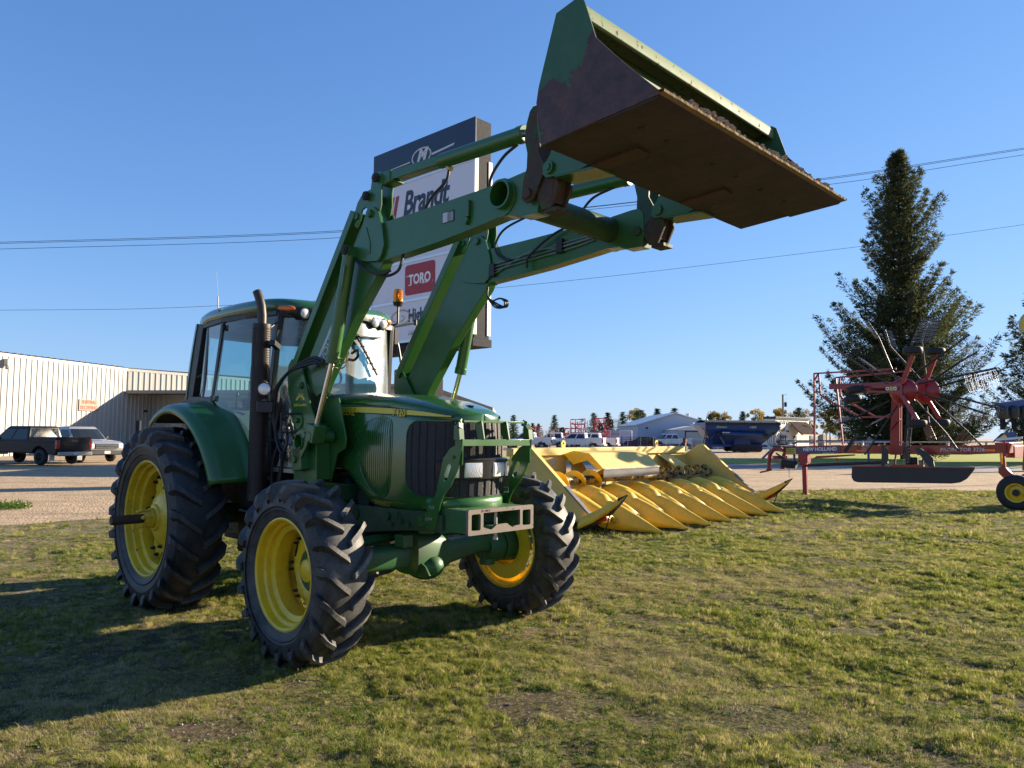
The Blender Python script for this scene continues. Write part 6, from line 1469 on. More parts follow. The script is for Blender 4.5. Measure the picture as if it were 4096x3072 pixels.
# ================================================================ PICKUPS
def pickup(name,loc,rz,paintm,label,group,L=5.8,cab='crew',tint=None,rails=False,lower=None):
    e=empty(name,loc,rz); tag(e,label,'pickup truck',group)
    xr,xf=-L/2,L/2; wr,wf=xr+1.15,xf-.95; wr_=.40
    def arch(cx): return [(cx+.50*cos(t),.42+.48*sin(t)) for t in [pi-pi*k/10 for k in range(11)]]
    low=[(xr+.02,.50)]+[p for p in arch(wr) if p[1]>.45]+[p for p in arch(wf) if p[1]>.45]+[(xf-.05,.50),(xf,.75),(xf-.03,1.02),(xf-.25,1.12),(xf-1.35,1.20),(xr+1.9,1.20),(xr+.02,1.16)]
    m=MB(); m.prism(low,-.96,.96); body=obj('body',m,paintm,e,bevel=.05)
    m=MB(); m.bb((xr+.03,-.97,1.10),(xr+1.88,-.88,1.36)); m.bb((xr+.03,.88,1.10),(xr+1.88,.97,1.36)); m.bb((xr,-.95,.72),(xr+.09,.95,1.37)); m.bb((xr+1.8,-.9,1.1),(xr+1.88,.9,1.36)); bed=obj('cargo_bed',m,paintm,e,bevel=.02)
    x0=xr+1.9; x1=xf-1.40
    z0,z1=1.19,1.90
    roof=[(x0+.05,z0),(x0+.12,z1-.06),(x0+.22,z1),(x1-.95,z1),(x1-.75,z1-.05),(x1,z0)]
    m=MB(); rows=[]
    for y,k in((-.94,0),(-.90,.35),(-.78,.97),(-.70,1.0),(.70,1.0),(.78,.97),(.90,.35),(.94,0)):
        rows.append([(x0+.05+(.08)*k,y,z0+(z1-.02-z0)*k),(x0+.05+.12*k,y,z0+(z1-z0)*k),(x1-.85*k,y,z0+(z1-z0)*k),(x1-.80*k,y,z0+(z1-.02-z0)*k)])
    m=MB()
    def ringz(z,inx0,inx1,w): return [(inx0,-w,z),(inx1,-w,z),(inx1+.10,-w*.6,z),(inx1+.13,0,z),(inx1+.10,w*.6,z),(inx1,w,z),(inx0,w,z),(inx0-.03,0,z)]
    m.grid([ringz(z0-.02,x0+.04,x1-.1,.94),ringz(z0+.02,x0+.04,x1-.12,.94),ringz(z1-.10,x0+.15,x1-.80,.79),ringz(z1-.02,x0+.20,x1-.90,.74),ringz(z1,x0+.30,x1-1.0,.66)],closeu=True)
    m.f.append(tuple(len(m.v)-8+k for k in range(8)))
    cb=obj('cab',m,paintm,e,bevel=.03)
    def lerp_side(t,z):  # t along x at height fraction z
        a=x0+.04+(.11)*z; b=x1-.12-.68*z; return a+(b-a)*t
    for sy in(-1,1):
        for t0,t1 in (((.05,.47),(.52,.95)) if cab=='crew' else ((.06,.30),(.36,.93))):
            m=MB(); P=[(lerp_side(t0,.08),.08),(lerp_side(t1,.08),.08),(lerp_side(min(t1,.97),.9),.9),(lerp_side(t0+.02,.9),.9)]
            m.add([(x,sy*(.94-.15*z+.008),z0+.02+(z1-.12-z0)*z) for x,z in P],[(0,1,2,3)]); obj('side_window',m,M['carglass'],e,smooth=0)
    m=MB(); m.add([(x0+.045,-.80,z0+.08),(x0+.045,.80,z0+.08),(x0+.125,.70,z1-.13),(x0+.125,-.70,z1-.13)],[(0,1,2,3)]); obj('rear_window',m,M['carglass'],e,smooth=0)
    m=MB(); m.add([(x1-.10,-.86,z0+.04),(x1+.0,-.5,z0+.04),(x1+.02,0,z0+.04),(x1+.0,.5,z0+.04),(x1-.10,.86,z0+.04),(x1-.72,.74,z1-.12),(x1-.61,.4,z1-.12),(x1-.585,0,z1-.12),(x1-.61,-.4,z1-.12),(x1-.72,-.74,z1-.12)],[(0,1,8,9),(1,2,7,8),(2,3,6,7),(3,4,5,6)]); obj('windshield',m,M['carglass'],e,smooth=0)
    for x in(wr,wf):
        for sy in(-1,1):
            w=MB(); w.lathe([(.20,-.12),(.33,-.125),(.39,-.08),(wr_,0),(.39,.08),(.33,.125),(.20,.12)],(x,sy*.84,wr_),(0,1,0),24); wo=obj('wheel',w,M['cartyre'],e,smooth=50)
            w=MB(); w.lathe([(0,.05),(.06,.10),(.20,.06),(.22,.12),(.235,.12)],(x,sy*.84,wr_),(0,sy,0),20)
            for k in range(6):
                a=k*pi/3; w.beam((x,sy*.945,wr_),(x+.20*cos(a),sy*.935,wr_+.20*sin(a)),.02,.05,up=(0,1,0))
            obj('rim',w,M['steel'] if paintm is not M['ptblack'] else M['blackm'],wo)
    tr=lower or M['steel']
    m=MB(); m.bb((xr-.14,-.92,.46),(xr+.0,.92,.66)); obj('rear_bumper',m,tr,e,bevel=.03)
    m=MB(); m.bb((xf-.02,-.94,.42),(xf+.12,.94,.70)); obj('front_bumper',m,tr,e,bevel=.04)
    m=MB(); m.bb((xf-.03,-.62,.74),(xf+.04,.62,1.0)); 
    gr_=obj('radiator_grille',m,M['black'],e,bevel=.01); m=MB(); m.bb((xf+.03,-.60,.855),(xf+.06,.60,.895)); m.bb((xf+.02,-.66,.985),(xf+.05,.66,1.01)); m.box((xf+.06,0,.875),(.03,.16,.06)); obj('grille_bar',m,M['chrome'],gr_)
    for sy in(-1,1):
        m=MB(); m.bb((xf-.14,sy*.66,.76),(xf+.03,sy*.93,1.0)); obj('headlight',m,M['lens'],e,bevel=.02)
        m=MB(); m.bb((xr-.02,sy*.80,.80),(xr+.12,sy*.975,1.22)); obj('taillight',m,M['redlens'],e,bevel=.02)
        m=MB(); m.bb((x1-.35,sy*.95,1.22),(x1-.22,sy*1.12,1.40)); obj('door_mirror',m,M['black'] ,e,bevel=.03)
    for x in(xr-.145,):
        m=MB(); m.bb((x-.006,-.16,.50),(x,.16,.64)); obj('licence_plate',m,M['decalw'],e)
    m=MB(); m.bb((xf+.121,-.16,.48),(xf+.127,.16,.62)); obj('licence_plate',m,M['decalw'],e)
    m=MB(); m.bb((xr-.008,-.18,1.14),(xr+.0,.18,1.22)); m.bb((xr-.006,-.6,1.0),(xr-.002,.6,1.012)); obj('tailgate_trim',m,M['black'],e)
    for sy in(-1,1):
        for x in((x0+x1)/2-.18,x0+.30,) : 
            m=MB(); m.bb((x,sy*.958,1.10),(x+.2,sy*.975,1.13)); obj('door_handle',m,M['black'],e)
        m=MB(); 
        for x in(x0+.06,(x0+x1)/2-.03,x1-.22): m.bb((x,sy*.955,.55),(x+.012,sy*.9625,1.17))
        obj('door_seam',m,M['black'],e)
        m=MB(); m.bb((wr-.62,sy*.90,.22),(wr-.60,sy*.62,.62)); obj('mud_flap',m,M['white'] if paintm is M['ptblack'] else M['black'],e)
    if rails:
        m=MB()
        for sy in(-1,1):
            for k in range(5): m.bb((xr+.1+k*.43,sy*.90,1.36),(xr+.14+k*.43,sy*.94,2.05))
            for z in(1.6,1.82,2.03): m.bb((xr+.08,sy*.90,z),(xr+1.86,sy*.94,z+.035))
        for z in(1.6,1.82,2.03): m.bb((xr+.08,-.92,z),(xr+.12,.92,z+.035)); 
        obj('stake_rails',m,M['steel'],e)
    return e
M['ptblack']=plain('black_car_paint',(.006,.007,.012),.35,0,.1,spec=.25); M['ptsilver']=plain('silver_car_paint',(.45,.45,.44),.25,.5,.05); M['ptwhite']=plain('white_car_paint',(.66,.68,.70),.3,0,.04)
def sc(e,k): e.scale=(k,k,k)
pickup('pickup_truck',(-24.1,37.9,0),R(160),M['ptblack'],'black crew cab pickup with white mud flaps parked left of the silver one','pickups parked by the workshop')
pickup('pickup_truck',(-24.07,41.6,0),R(-30),M['ptsilver'],'silver pickup facing the camera behind the black one by the workshop','pickups parked by the workshop',lower=M['silver'])
e=pickup('pickup_truck',(1.9,83.3,0),R(166),M['ptwhite'],'white pickup with metal stake rails around its bed, behind the front guard','white pickups across the yard',L=5.6,cab='reg',rails=True)
e=pickup('pickup_truck',(7.45,83.6,0),R(163),M['ptwhite'],'clean white crew cab pickup in the middle of the yard row','white pickups across the yard')
e=pickup('pickup_truck',(9.3,86.2,0),R(163),M['ptwhite'],'white pickup mostly hidden, its tail showing right of the clean crew cab','white pickups across the yard')
e=pickup('pickup_truck',(5.2,90.0,0),R(170),M['ptwhite'],'white pickup in the back, roof showing between the two nearest ones','white pickups across the yard')
e=pickup('pickup_truck',(20.7,99.0,0),R(-160),M['ptwhite'],'dusty white pickup parked by the overhead door of the shop annex','white pickups across the yard')
# small hatchback beside it
def small_car(loc,rz,mat,label):
    e=empty('parked_car',loc,rz); tag(e,label,'car')
    prof=[(-2.1,.4),(-2.15,.8),(-2.0,1.0),(-1.5,1.38),(-.9,1.48),(.2,1.45),(.95,1.0),(1.9,.85),(2.15,.6),(2.1,.35)]
    m=MB(); m.prism(prof,-.85,.85); obj('body',m,mat,e,bevel=.08)
    m=MB(); m.prism([(-1.5,1.02),(-1.38,1.33),(-.9,1.41),(.15,1.38),(.7,1.02)],-.856,.856); obj('windows',m,M['carglass'],e)
    for x in(-1.3,1.35):
        for sy in(-1,1): w=MB(); w.cyl((x,sy*.68,.31),(x,sy*.88,.31),.31,n=20); obj('wheel',w,M['cartyre'],e)
    return e
small_car((18.3,103,0),R(170),M['ptwhite'],'small white car parked between the grey shop and the dusty pickup')
small_car((16.6,97,0),R(175),M['ptblack'],'small dark car parked in front of the grey shop wall')

# ================================================================ GRAIN CART
GC=empty('grain_cart',(24.3,80.6,0),R(2)); tag(GC,'blue tracked grain cart with black rolled tarp parked beyond the lane','grain cart')
M['blue']=paint('blue_cart_paint',(.012,.05,.20),dirt=(.10,.12,.2),rough=.35,amount=.4,scale=.6)
def X(x): return x-24.3
m=MB()
top_=[(X(20.3),-1.75),(X(28.1),-1.75),(X(28.1),1.75),(X(20.3),1.75)]; mid=[(X(20.3),-1.75),(X(28.1),-1.75),(X(28.1),1.75),(X(20.3),1.75)]; botr=[(X(21.4),-.8),(X(26.4),-.8),(X(26.4),.8),(X(21.4),.8)]
m.grid([[(x,y,z) for x,y in r] for r,z in((top_,3.05),(mid,2.4),(botr,.75))],closeu=True); m.f.append((8,9,10,11)); hp=obj('hopper',m,M['blue'],GC,smooth=0)
m=MB(); m.bb((X(20.2),-1.82,2.86),(X(28.15),-1.76,3.12)); m.bb((X(20.2),1.76,2.86),(X(28.15),1.82,3.12)); rows=[]
for i in range(9): rows.append([(X(20.2),-1.8+3.6*i/8,3.12+.25*sin(pi*i/8)),(X(28.15),-1.8+3.6*i/8,3.12+.25*sin(pi*i/8))])
m.grid(rows); 
for x in(20.9,22.6,24.3,26.0,27.7): m.bb((X(x),-1.84,2.98),(X(x)+.06,-1.80,3.2))
obj('rolled_tarp',m,plain('black_tarp',(.015,.017,.02),.6),GC)
m=MB(); m.add([(X(20.2),-1.76,3.1),(X(19.75),-1.6,2.85),(X(19.75),-1.6,2.55),(X(20.2),-1.76,2.5),(X(20.9),-1.2,1.65)],[(0,1,2,3),(3,2,4)]); m.add([(X(20.2),1.76,3.1),(X(19.75),1.6,2.85),(X(19.75),-1.6,2.85),(X(20.2),-1.76,3.1)],[(0,1,2,3)]); m.add([(X(19.8),-1.6,2.8),(X(19.8),1.6,2.8),(X(21),.9,1.2),(X(21),-.9,1.2)],[(0,1,2,3)]); obj('front_panel',m,plain('pale_panel',(.30,.33,.38),.5),GC)
m=MB(); m.cyl((X(21.9),-1.78,1.95),(X(26.3),-1.85,1.80),.21,n=20); au_=obj('unload_auger',m,M['blue'],GC); m=MB(); m.cyl((X(26.2),-1.85,1.80),(X(26.7),-1.86,1.72),.24,.26,18); obj('auger_spout',m,M['black'],au_); m=MB(); m.cyl((X(21.4),-1.7,1.80),(X(21.8),-1.8,1.9),.22,n=16); obj('auger_joint',m,M['black'],au_)
m=MB(); m.bb((X(21.9),-2.06,2.0),(X(22.7),-1.99,2.1)); obj('stripe_label',m,M['decalw'],au_)
for t_,x_,s_ in(('Demco',21.9,.34),('1400',25.2,.34)): text('lettering',t_,s_,M['decalw'],hp,frame((X(x_),-1.765,2.62),(1,0,0),(0,0,1)),1.1,.25,.005,.002)
m=MB(); m.bb((X(20.6),-1.1,.55),(X(27.0),1.1,.80)); m.beam((X(20.6),-.9,.8),(X(21.2),-1.3,1.9),.15,.3); m.beam((X(22.4),-1.1,.8),(X(21.7),-1.4,1.8),.12,.25); m.bb((X(19.4),-.15,.45),(X(20.8),.15,.65)); m.beam((X(20.5),-1.2,.6),(X(20.5),-1.2,1.5),.35,.3); m.cyl((X(24.3),-1.15,.9),(X(24.3),-1.18,.9),.9,n=24); obj('chassis',m,M['blue'],GC)
for sy in(-1,1):
    m=MB(); loop=[(X(23.45)+0*.1,.05)]+[(X(25.95)+.36*cos(t),.38+.36*sin(t)) for t in [-pi/2+pi*k/8 for k in range(9)]]+[(X(23.45)+.36*cos(t),.38+.36*sin(t)) for t in [pi/2+pi*k/8 for k in range(9)]]
    m.prism(loop,sy*1.25-.3,sy*1.25+.3); tk=obj('rubber_track',m,M['cartyre'],GC)
    for i,x in enumerate((23.45,24.1,24.7,25.3,25.95)):
        r=.27 if i in(0,4) else .16; w=MB(); w.cyl((X(x),sy*1.56,.38 if r>.2 else .26),(X(x),sy*1.60,.38 if r>.2 else .26),r,n=16); obj('track_roller',w,M['blackm'],tk)
m=MB(); m.beam((X(20.0),-1.4,.4),(X(20.35),-1.7,2.7),.06,.06); m.beam((X(20.2),-1.4,.4),(X(20.5),-1.7,2.7),.06,.06); 
for k in range(8): m.beam((X(20.02+.04*k),-1.42-.04*k,.6+.27*k),(X(20.22+.04*k),-1.42-.04*k,.6+.27*k),.03,.03)
obj('ladder',m,M['black'],GC)

# ================================================================ GREY SHOP, HOMES OFFICE
M['shopgrey']=plain('pale_grey_steel',(.42,.45,.50),.6,0,.06,.5)
GS=empty('grey_shop',(22.6,105,0),0); tag(GS,'pale grey gabled steel shop with a chimney pipe behind the yard fence','building')
m=MB(); m.prism([(-5.0,0),(5.6,0),(5.6,3.15),(.2,4.72),(-5.0,3.10)],0,18,'xz'); obj('wall',m,M['shopgrey'],GS,smooth=0)
m=MB(); m.prism([(-5.3,3.03),(.2,4.76),(5.9,3.10),(5.9,3.22),(.2,4.90),(-5.3,3.15)],-.3,18.3,'xz'); obj('roof',m,M['white'],GS,smooth=0)
m=MB(); m.cyl((2.9,4,3.8),(2.9,4,4.75),.2); m.cyl((2.9,4,4.7),(2.9,4,4.85),.3); obj('chimney_pipe',m,M['steel'],GS)
m=MB(); m.bb((-3.9,-.12,2.55),(-3.6,-.02,2.8)); obj('wall_lamp',m,M['black'],GS)
AN=empty('shop_annex',(24.3,99.5,0),0); tag(AN,'white annex with an overhead door and flat pale roof beside the grain cart','building')
m=MB(); m.bb((-3.0,0,0),(4.6,5.4,2.45)); obj('wall',m,M['shopgrey'],AN,smooth=0)
m=MB(); m.prism([(-3.2,2.46),(4.8,2.46),(4.2,2.95),(-.6,2.95)],-.15,5.4,'xz'); m.bb((-3.25,-.2,2.38),(4.85,-.05,2.47)); obj('roof',m,M['white'],AN)
m=MB(); m.bb((-1.25,-.05,0),(1.1,-.01,2.15)); dd_=obj('overhead_door',m,M['ltgrey'],AN); m=MB(); m.bb((-1.4,-.04,0),(-1.26,-.0,2.3)); m.bb((1.11,-.04,0),(1.22,0,2.3)); m.bb((-1.4,-.04,2.16),(1.22,0,2.3)); obj('door_frame',m,M['black'],AN); 
m=MB(); m.bb((-1.0,-.062,1.05),(.9,-.055,1.42)); obj('door_window',m,M['decalw'],dd_); m=MB(); m.bb((1.5,-.06,0),(2.2,-.01,1.5)); obj('side_door',m,plain('brown_door',(.10,.06,.05),.6),AN)
m=MB(); m.ball((-.2,1,3.2),(.32,.12,.30),12,8); m.cyl((-.2,1,2.9),(-.2,1,3.2),.04); obj('satellite_dish',m,M['ltgrey'],AN); m=MB(); m.cyl((2.0,2,2.9),(2.0,2,4.1),.04); m.ball((2.0,2,3.75),(.16,.16,.22)); obj('roof_mast',m,M['steel'],AN)
BH=empty('homes_office',(35.05,100,0),atan2(.66,.75)); tag(BH,'white false-front office with black cornice, gooseneck lamps and a brown porch','building')
m=MB(); m.bb((0,0,0),(9.1,1.5,4.0)); m.bb((.2,1.5,0),(9.0,7,3.4)); obj('wall',m,sheet_mat('white_board_siding',(.70,.70,.66),.35),BH,smooth=0)
m=MB(); m.bb((-.15,-.15,4.0),(9.25,1.65,4.15)); m.bb((-.22,-.22,4.15),(9.3,1.7,4.32)); obj('cornice',m,M['black'],BH)
text('lettering','BAILEY',.62,M['sgrey'],BH,frame((1.7,-.05,2.55),(1,0,0),(0,0,1)),.85,0,.01,.003); text('lettering','HOMES',.28,M['sgrey'],BH,frame((3.1,-.05,2.38),(1,0,0),(0,0,1)),.9,0,.015,.003)
for x in(.9,1.5,2.1,2.7): m=MB(); m.tube(spline([(x,0,3.6),(x,-.35,3.72),(x,-.5,3.5)],4),.03,6); m.cyl((x,-.5,3.5),(x,-.5,3.3),.04,.16,10); obj('gooseneck_lamp',m,M['black'],BH)
m=MB(); m.bb((1.2,-.06,.65),(2.7,-.01,1.9)); wn=obj('window',m,M['black'],BH); 
for k in range(4): m=MB(); m.bb((1.27+.36*k,-.08,.72),(1.56+.36*k,-.062,1.83)); obj('pane',m,M['decalw'] if k%2==0 else M['carglass'],wn)
m=MB(); m.bb((4.6,-.06,0),(5.4,-.01,1.75)); obj('door',m,M['black'],BH)
m=MB(); m.prism([(3.9,1.95),(4.9,3.75),(7.6,3.75),(7.9,1.95)],-.02,-.0,'xz'); m=MB()
m.grid([[(3.6,-1.9,1.95),(8.2,-1.9,1.95)],[(4.7,-.02,3.7),(8.2,-.02,3.7)]]); 
m=MB(); m.prism([(-1.9,1.95),(-.02,3.70),(-.02,3.60),(-1.8,1.86)],3.6,8.4,'yz'); 
for k in range(12): m.beam((3.7+.4*k,-1.92,1.98),(3.7+.4*k,-.02,3.74),.04,.05)
obj('porch_roof',m,plain('brown_metal_roof',(.10,.055,.035),.45,.2),BH,smooth=0)
m=MB(); m.beam((3.6,-1.93,1.90),(8.4,-1.93,1.90),.08,.14); m.beam((8.2,-3.0,1.9),(9.2,-2.2,2.9),.10,.16); m.beam((10.2,-1.4,1.9),(9.2,-2.2,2.9),.10,.16); m.beam((7.5,-1.0,3.3),(7.9,-1.0,3.75),.1,.12); m.beam((8.3,-1.0,3.3),(7.9,-1.0,3.75),.1,.12); m.beam((8.2,-3,0),(8.2,-3,1.9),.16,.16); obj('porch_timber',m,plain('pine_timber',(.55,.35,.14),.6),BH)
m=MB(); m.bb((8.4,-2.4,0),(9.8,-1.6,2.0)); obj('stone_pier',m,plain('grey_stone',(.25,.24,.22),.9,0,.5,2),BH)
# utility pole
UP=empty('utility_pole',(41.5,115,0)); tag(UP,'brown wooden utility pole with transformer behind the homes office','utility pole')
m=MB(); m.cyl((0,0,0),(0,0,8.1),.17,.13,12); obj('pole',m,M['wood'],UP); m=MB(); m.cyl((.42,0,6.2),(.42,0,6.9),.20,n=12); m.beam((.1,0,6.6),(.4,0,6.6),.08,.08); obj('transformer',m,M['sgrey'],UP)
m=MB(); m.cyl((0,0,8.0),(.7,0,8.05),.03); m.tube([(.3,0,6.9),(.4,0,7.3),(.8,0,7.6)],.015); obj('bracket_arm',m,M['steel'],UP)
# overhead wires
def wire(name,pts,label,r=.011):
    P=spline(pts,10); m=MB(); m.tube(P,r,5); return tag(obj(name,m,M['rubber'],None),label,'power line','overhead power lines')
def ext(p,q,k): p,q=V(p),V(q); return tuple(q+(q-p)*k)
for dz,lab in((0,'uppermost overhead wire crossing the sky behind the sign and loader'),(-.06,'second overhead wire running just under the uppermost one'),(-.32,'third overhead wire, a little below the close upper pair')):
    wire('overhead_wire',[(-45,34,9.6+dz),(-23.5,34,10.29+dz),(-7.5,34,11.0+dz),(3.23,34,12.16+dz*.4),(14.5,34,13.66+dz),(23.6,34,15.15+dz),(45,34,18.6+dz)],lab)
wire('overhead_wire',[(-55,45,8.6),(-30.95,45,8.89),(-18.7,45,9.23),(-.78,45,10.55),(21.13,45,13.28),(31.08,45,14.72),(50,45,17.6)],'lowest single overhead wire, passing across the big spruce')
# chain link fence and yard clutter
FN=empty('yard_fence',(18.5,94,0)); tag(FN,'thin wire yard fence on posts in front of the grey shop','fence')
m=MB()
for k in range(9): m.cyl((-4+k*1.6,0,0),(-4+k*1.6,0,1.5),.035,n=6)
obj('posts',m,M['steel'],FN)
m=MB(); m.beam((-4,0,1.48),(8.8,0,1.48),.03,.03)
for k in range(5): m.beam((-4,0,.3+.25*k),(8.8,0,.3+.25*k),.008,.008)
obj('wires',m,M['steel'],FN)
m=MB()
for k in range(7): m.bb((-1.6,-.05,.1+.2*k),(1.6,.05,.16+.2*k))
for x in(-1.6,-.5,.5,1.6): m.bb((x-.05,-.06,0),(x+.05,.06,1.5))
tag(obj('cattle_panels',m,plain('dark_blue_paint',(.02,.04,.10),.5),None,loc=(15.2,93,0)),'dark blue metal livestock panels leaning together behind the white pickups','panels')
TRL=empty('white_trailer',(14.2,101,0),R(-6)); tag(TRL,'white enclosed box trailer behind the red implements','trailer')
m=MB(); m.bb((-1.9,-1,.5),(1.9,1,2.3)); obj('box',m,M['ptwhite'],TRL,bevel=.08); 
for x in(-.4,.4): m=MB(); m.cyl((x,-1.05,.33),(x,-.8,.33),.33,n=16); obj('wheel',m,M['cartyre'],TRL)
# red folded implements
M['impred']=plain('bright_red_implement',(.50,.02,.025),.4)
def implement(loc,w,h,z0,label,seed,wheels,dx=1.2):
    rr=random.Random(seed); e=empty('folded_cultivator',loc,rr.uniform(-.3,.3)); tag(e,label,'cultivator','red folded implements across the yard')
    m=MB(); t=.075
    nx=max(2,int(w/.55)); nz=max(2,int((h-z0)/.55))
    for yy in(-dx/2,dx/2):
        for i in range(nx+1):
            x=-w/2+w*i/nx+rr.uniform(-.08,.08); m.beam((x,yy,z0+rr.uniform(0,.3)),(x+rr.uniform(-.12,.12),yy,h-rr.uniform(0,.25)),t,t)
        for i in range(nz+1):
            z=z0+(h-z0)*i/nz; m.beam((-w/2,yy,z+rr.uniform(-.1,.1)),(w/2,yy,z+rr.uniform(-.1,.1)),t,t)
        for i in range(3): m.beam((rr.uniform(-w/2,0),yy,rr.uniform(z0,h)),(rr.uniform(0,w/2),yy,rr.uniform(z0,h)),t,t)
    for i in range(6): m.beam((rr.uniform(-w/2,w/2),-dx/2,z0+rr.random()*(h-z0)),(rr.uniform(-w/2,w/2),dx/2,z0+rr.random()*(h-z0)),t,t)
    m.beam((-w/2,0,z0),(-w/2,0,.0),.1,.1); m.beam((w/2,0,z0),(w/2,0,.0),.1,.1)
    obj('frame',m,M['impred'],e)
    m=MB()
    for i in range(26):
        x,z=rr.uniform(-w/2,w/2),rr.uniform(z0,h); y=rr.choice((-dx/2,dx/2)); m.tube([(x,y,z),(x+rr.uniform(-.25,.25),y-.12,z-.05),(x+rr.uniform(-.3,.3),y-.15,z-.3)],.02,5)
    obj('shanks',m,M['blackm'],e)
    for x,z,r in wheels: m=MB(); m.lathe([(.12,-.12),(r*.9,-.12),(r,0),(r*.9,.12),(.12,.12)],(x,-dx/2-.1,z),(.3,1,.1),20); wo=obj('wheel',m,M['cartyre'],e,smooth=50); m=MB(); m.lathe([(0,.0),(r*.5,-.02),(r*.52,-.13)],(x,-dx/2-.1,z),(.3,1,.1),14); obj('rim',m,M['steel'],wo)
implement((8.4,95,0),1.9,3.6,1.3,'tall red folded cultivator wing standing left of the two tall frames',3,[(.6,3.5,.15)])
implement((11.4,95,0),1.9,3.72,.9,'tall red folded frame with black wheels standing right of the other tall one',4,[(-.1,2.6,.42),(1.2,3.3,.36),(1.2,2.9,.36)])
implement((6.1,96,0),2.6,2.5,1.0,'low red and black cultivator section between the stake truck and tall frames',5,[(.3,2.25,.36),(-.8,2.3,.28)])
implement((2.7,96,0),2.2,2.6,1.0,'low red cultivator section behind the stake rails',6,[(.5,2.2,.2)])
m=MB()
for k in range(7): m.cyl((-.45+.15*k,0,1.2),(-.45+.15*k,0,3.75-.1*(k%2)),.03,n=5)
for z in(1.8,2.6,3.4): m.beam((-.5,0,z),(.5,0,z),.05,.05)
m.beam((-.5,0,0),(-.5,0,1.3),.08,.08); m.beam((.5,0,0),(.5,0,1.3),.08,.08)
tag(obj('harrow_section',m,M['blackm'],None,loc=(13.1,95.5,0)),'black upright harrow tine rack right of the red frames','harrow')
# blue machinery at the right edge and behind the spruce
BL=empty('blue_planter',(26.6,40.5,0),R(10)); tag(BL,'blue planter with dark round seed hoppers at the right edge','planter')
m=MB(); m.beam((-.4,0,3.45),(1.5,0,3.72),.45,.35); m.beam((1.2,0,3.6),(3,0,3.7),.5,.4); m.beam((1.6,0,3.5),(1.6,0,.4),.2,.2); m.beam((-.3,.3,3.3),(2.5,.3,3.1),.12,.12); m.beam((2.6,0,3.5),(2.6,0,0),.25,.25); m.bb((1.4,-.2,0),(3,.3,.5)); obj('toolbar',m,M['blue'],BL)
for x in(-.42,.28,.95):
    m=MB(); m.lathe([(.18,0),(.20,.05),(.27,.25),(.28,.5),(.24,.62),(.12,.70),(0,.72)],(x,-.25,2.78),(0,0,1),18); ho=obj('seed_hopper',m,plain('dark_hopper',(.02,.026,.024),.5),BL,smooth=50); m=MB(); m.bb((x-.08,-.35,2.2),(x+.08,-.15,2.8)); m.cyl((x,-.4,2.3),(x,-.4,2.75),.03,n=6); obj('row_unit',m,M['sgrey'],ho)
m=MB(); m.prism([(-.85,1.55),(-.3,2.0),(.4,2.1),(.4,1.5)],-.2,0); obj('shield_panel',m,M['blue'],BL); m=MB(); m.prism([(-.8,1.65),(-.3,1.95),(-.1,1.7)],-.24,-.21); obj('shield_flash',m,M['yellow'],BL)
BM=empty('blue_boom',(19.5,52,0),R(-3)); tag(BM,'long low blue implement frame lying beyond the lane behind the red beam','implement')
m=MB(); m.beam((-1.2,0,1.35),(6.5,0,1.45),.3,.18); m.beam((-1.6,0,.75),(2.2,0,.7),.6,.12); m.beam((-1.6,0,.75),(-2.2,-.2,.2),.12,.1); m.beam((0,0,0),(0,0,1.4),.12,.12); m.beam((5,0,0),(5,0,1.4),.12,.12); obj('frame',m,M['blue'],BM); m=MB(); m.beam((-1.4,-.1,.95),(1.0,-.1,.9),.5,.22); obj('rubber_skirt',m,M['blackm'],BM)
OV=empty('oval_sign',(21.05,30,0),R(-25)); tag(OV,'yellow and blue oval sign on a pole cut by the right frame edge','sign')
ovp=[(.55*(abs(cos(t))**.8*(1 if cos(t)>0 else -1)),6.28+.55*(abs(sin(t))**.9*(1 if sin(t)>0 else -1))) for t in [2*pi*k/40 for k in range(40)]]
m=MB(); m.prism(ovp,-.05,.05); face=obj('sign_face',m,plain('sign_yellow',(.62,.48,.03),.4,0,.04),OV); 
m=MB(); m.prism([p for p in ovp if p[1]<6.02],-.056,-.052); obj('blue_base',m,M['blue'],OV); m=MB(); m.tube([(p[0]*1.02,-.05,6.28+(p[1]-6.28)*1.02) for p in ovp+ovp[:1]],.03,6); obj('rim_trim',m,M['ltgrey'],OV); m=MB(); m.cyl((.2,.1,0),(.2,.1,6),.07); obj('pole',m,M['steel'],OV)
m=MB(); m.bb((-.4,-.2,.3),(.4,.2,.5)); 
for k in range(8): m.beam((-.4+.11*k,-.2,.35),(-.42+.11*k,-.3,.05),.02,.02)
tag(obj('red_tine_rack',m,M['impred'],None,loc=(16.9,47.5,0)),'small red tine rack lying on the grass verge beyond the lane','tine rack')
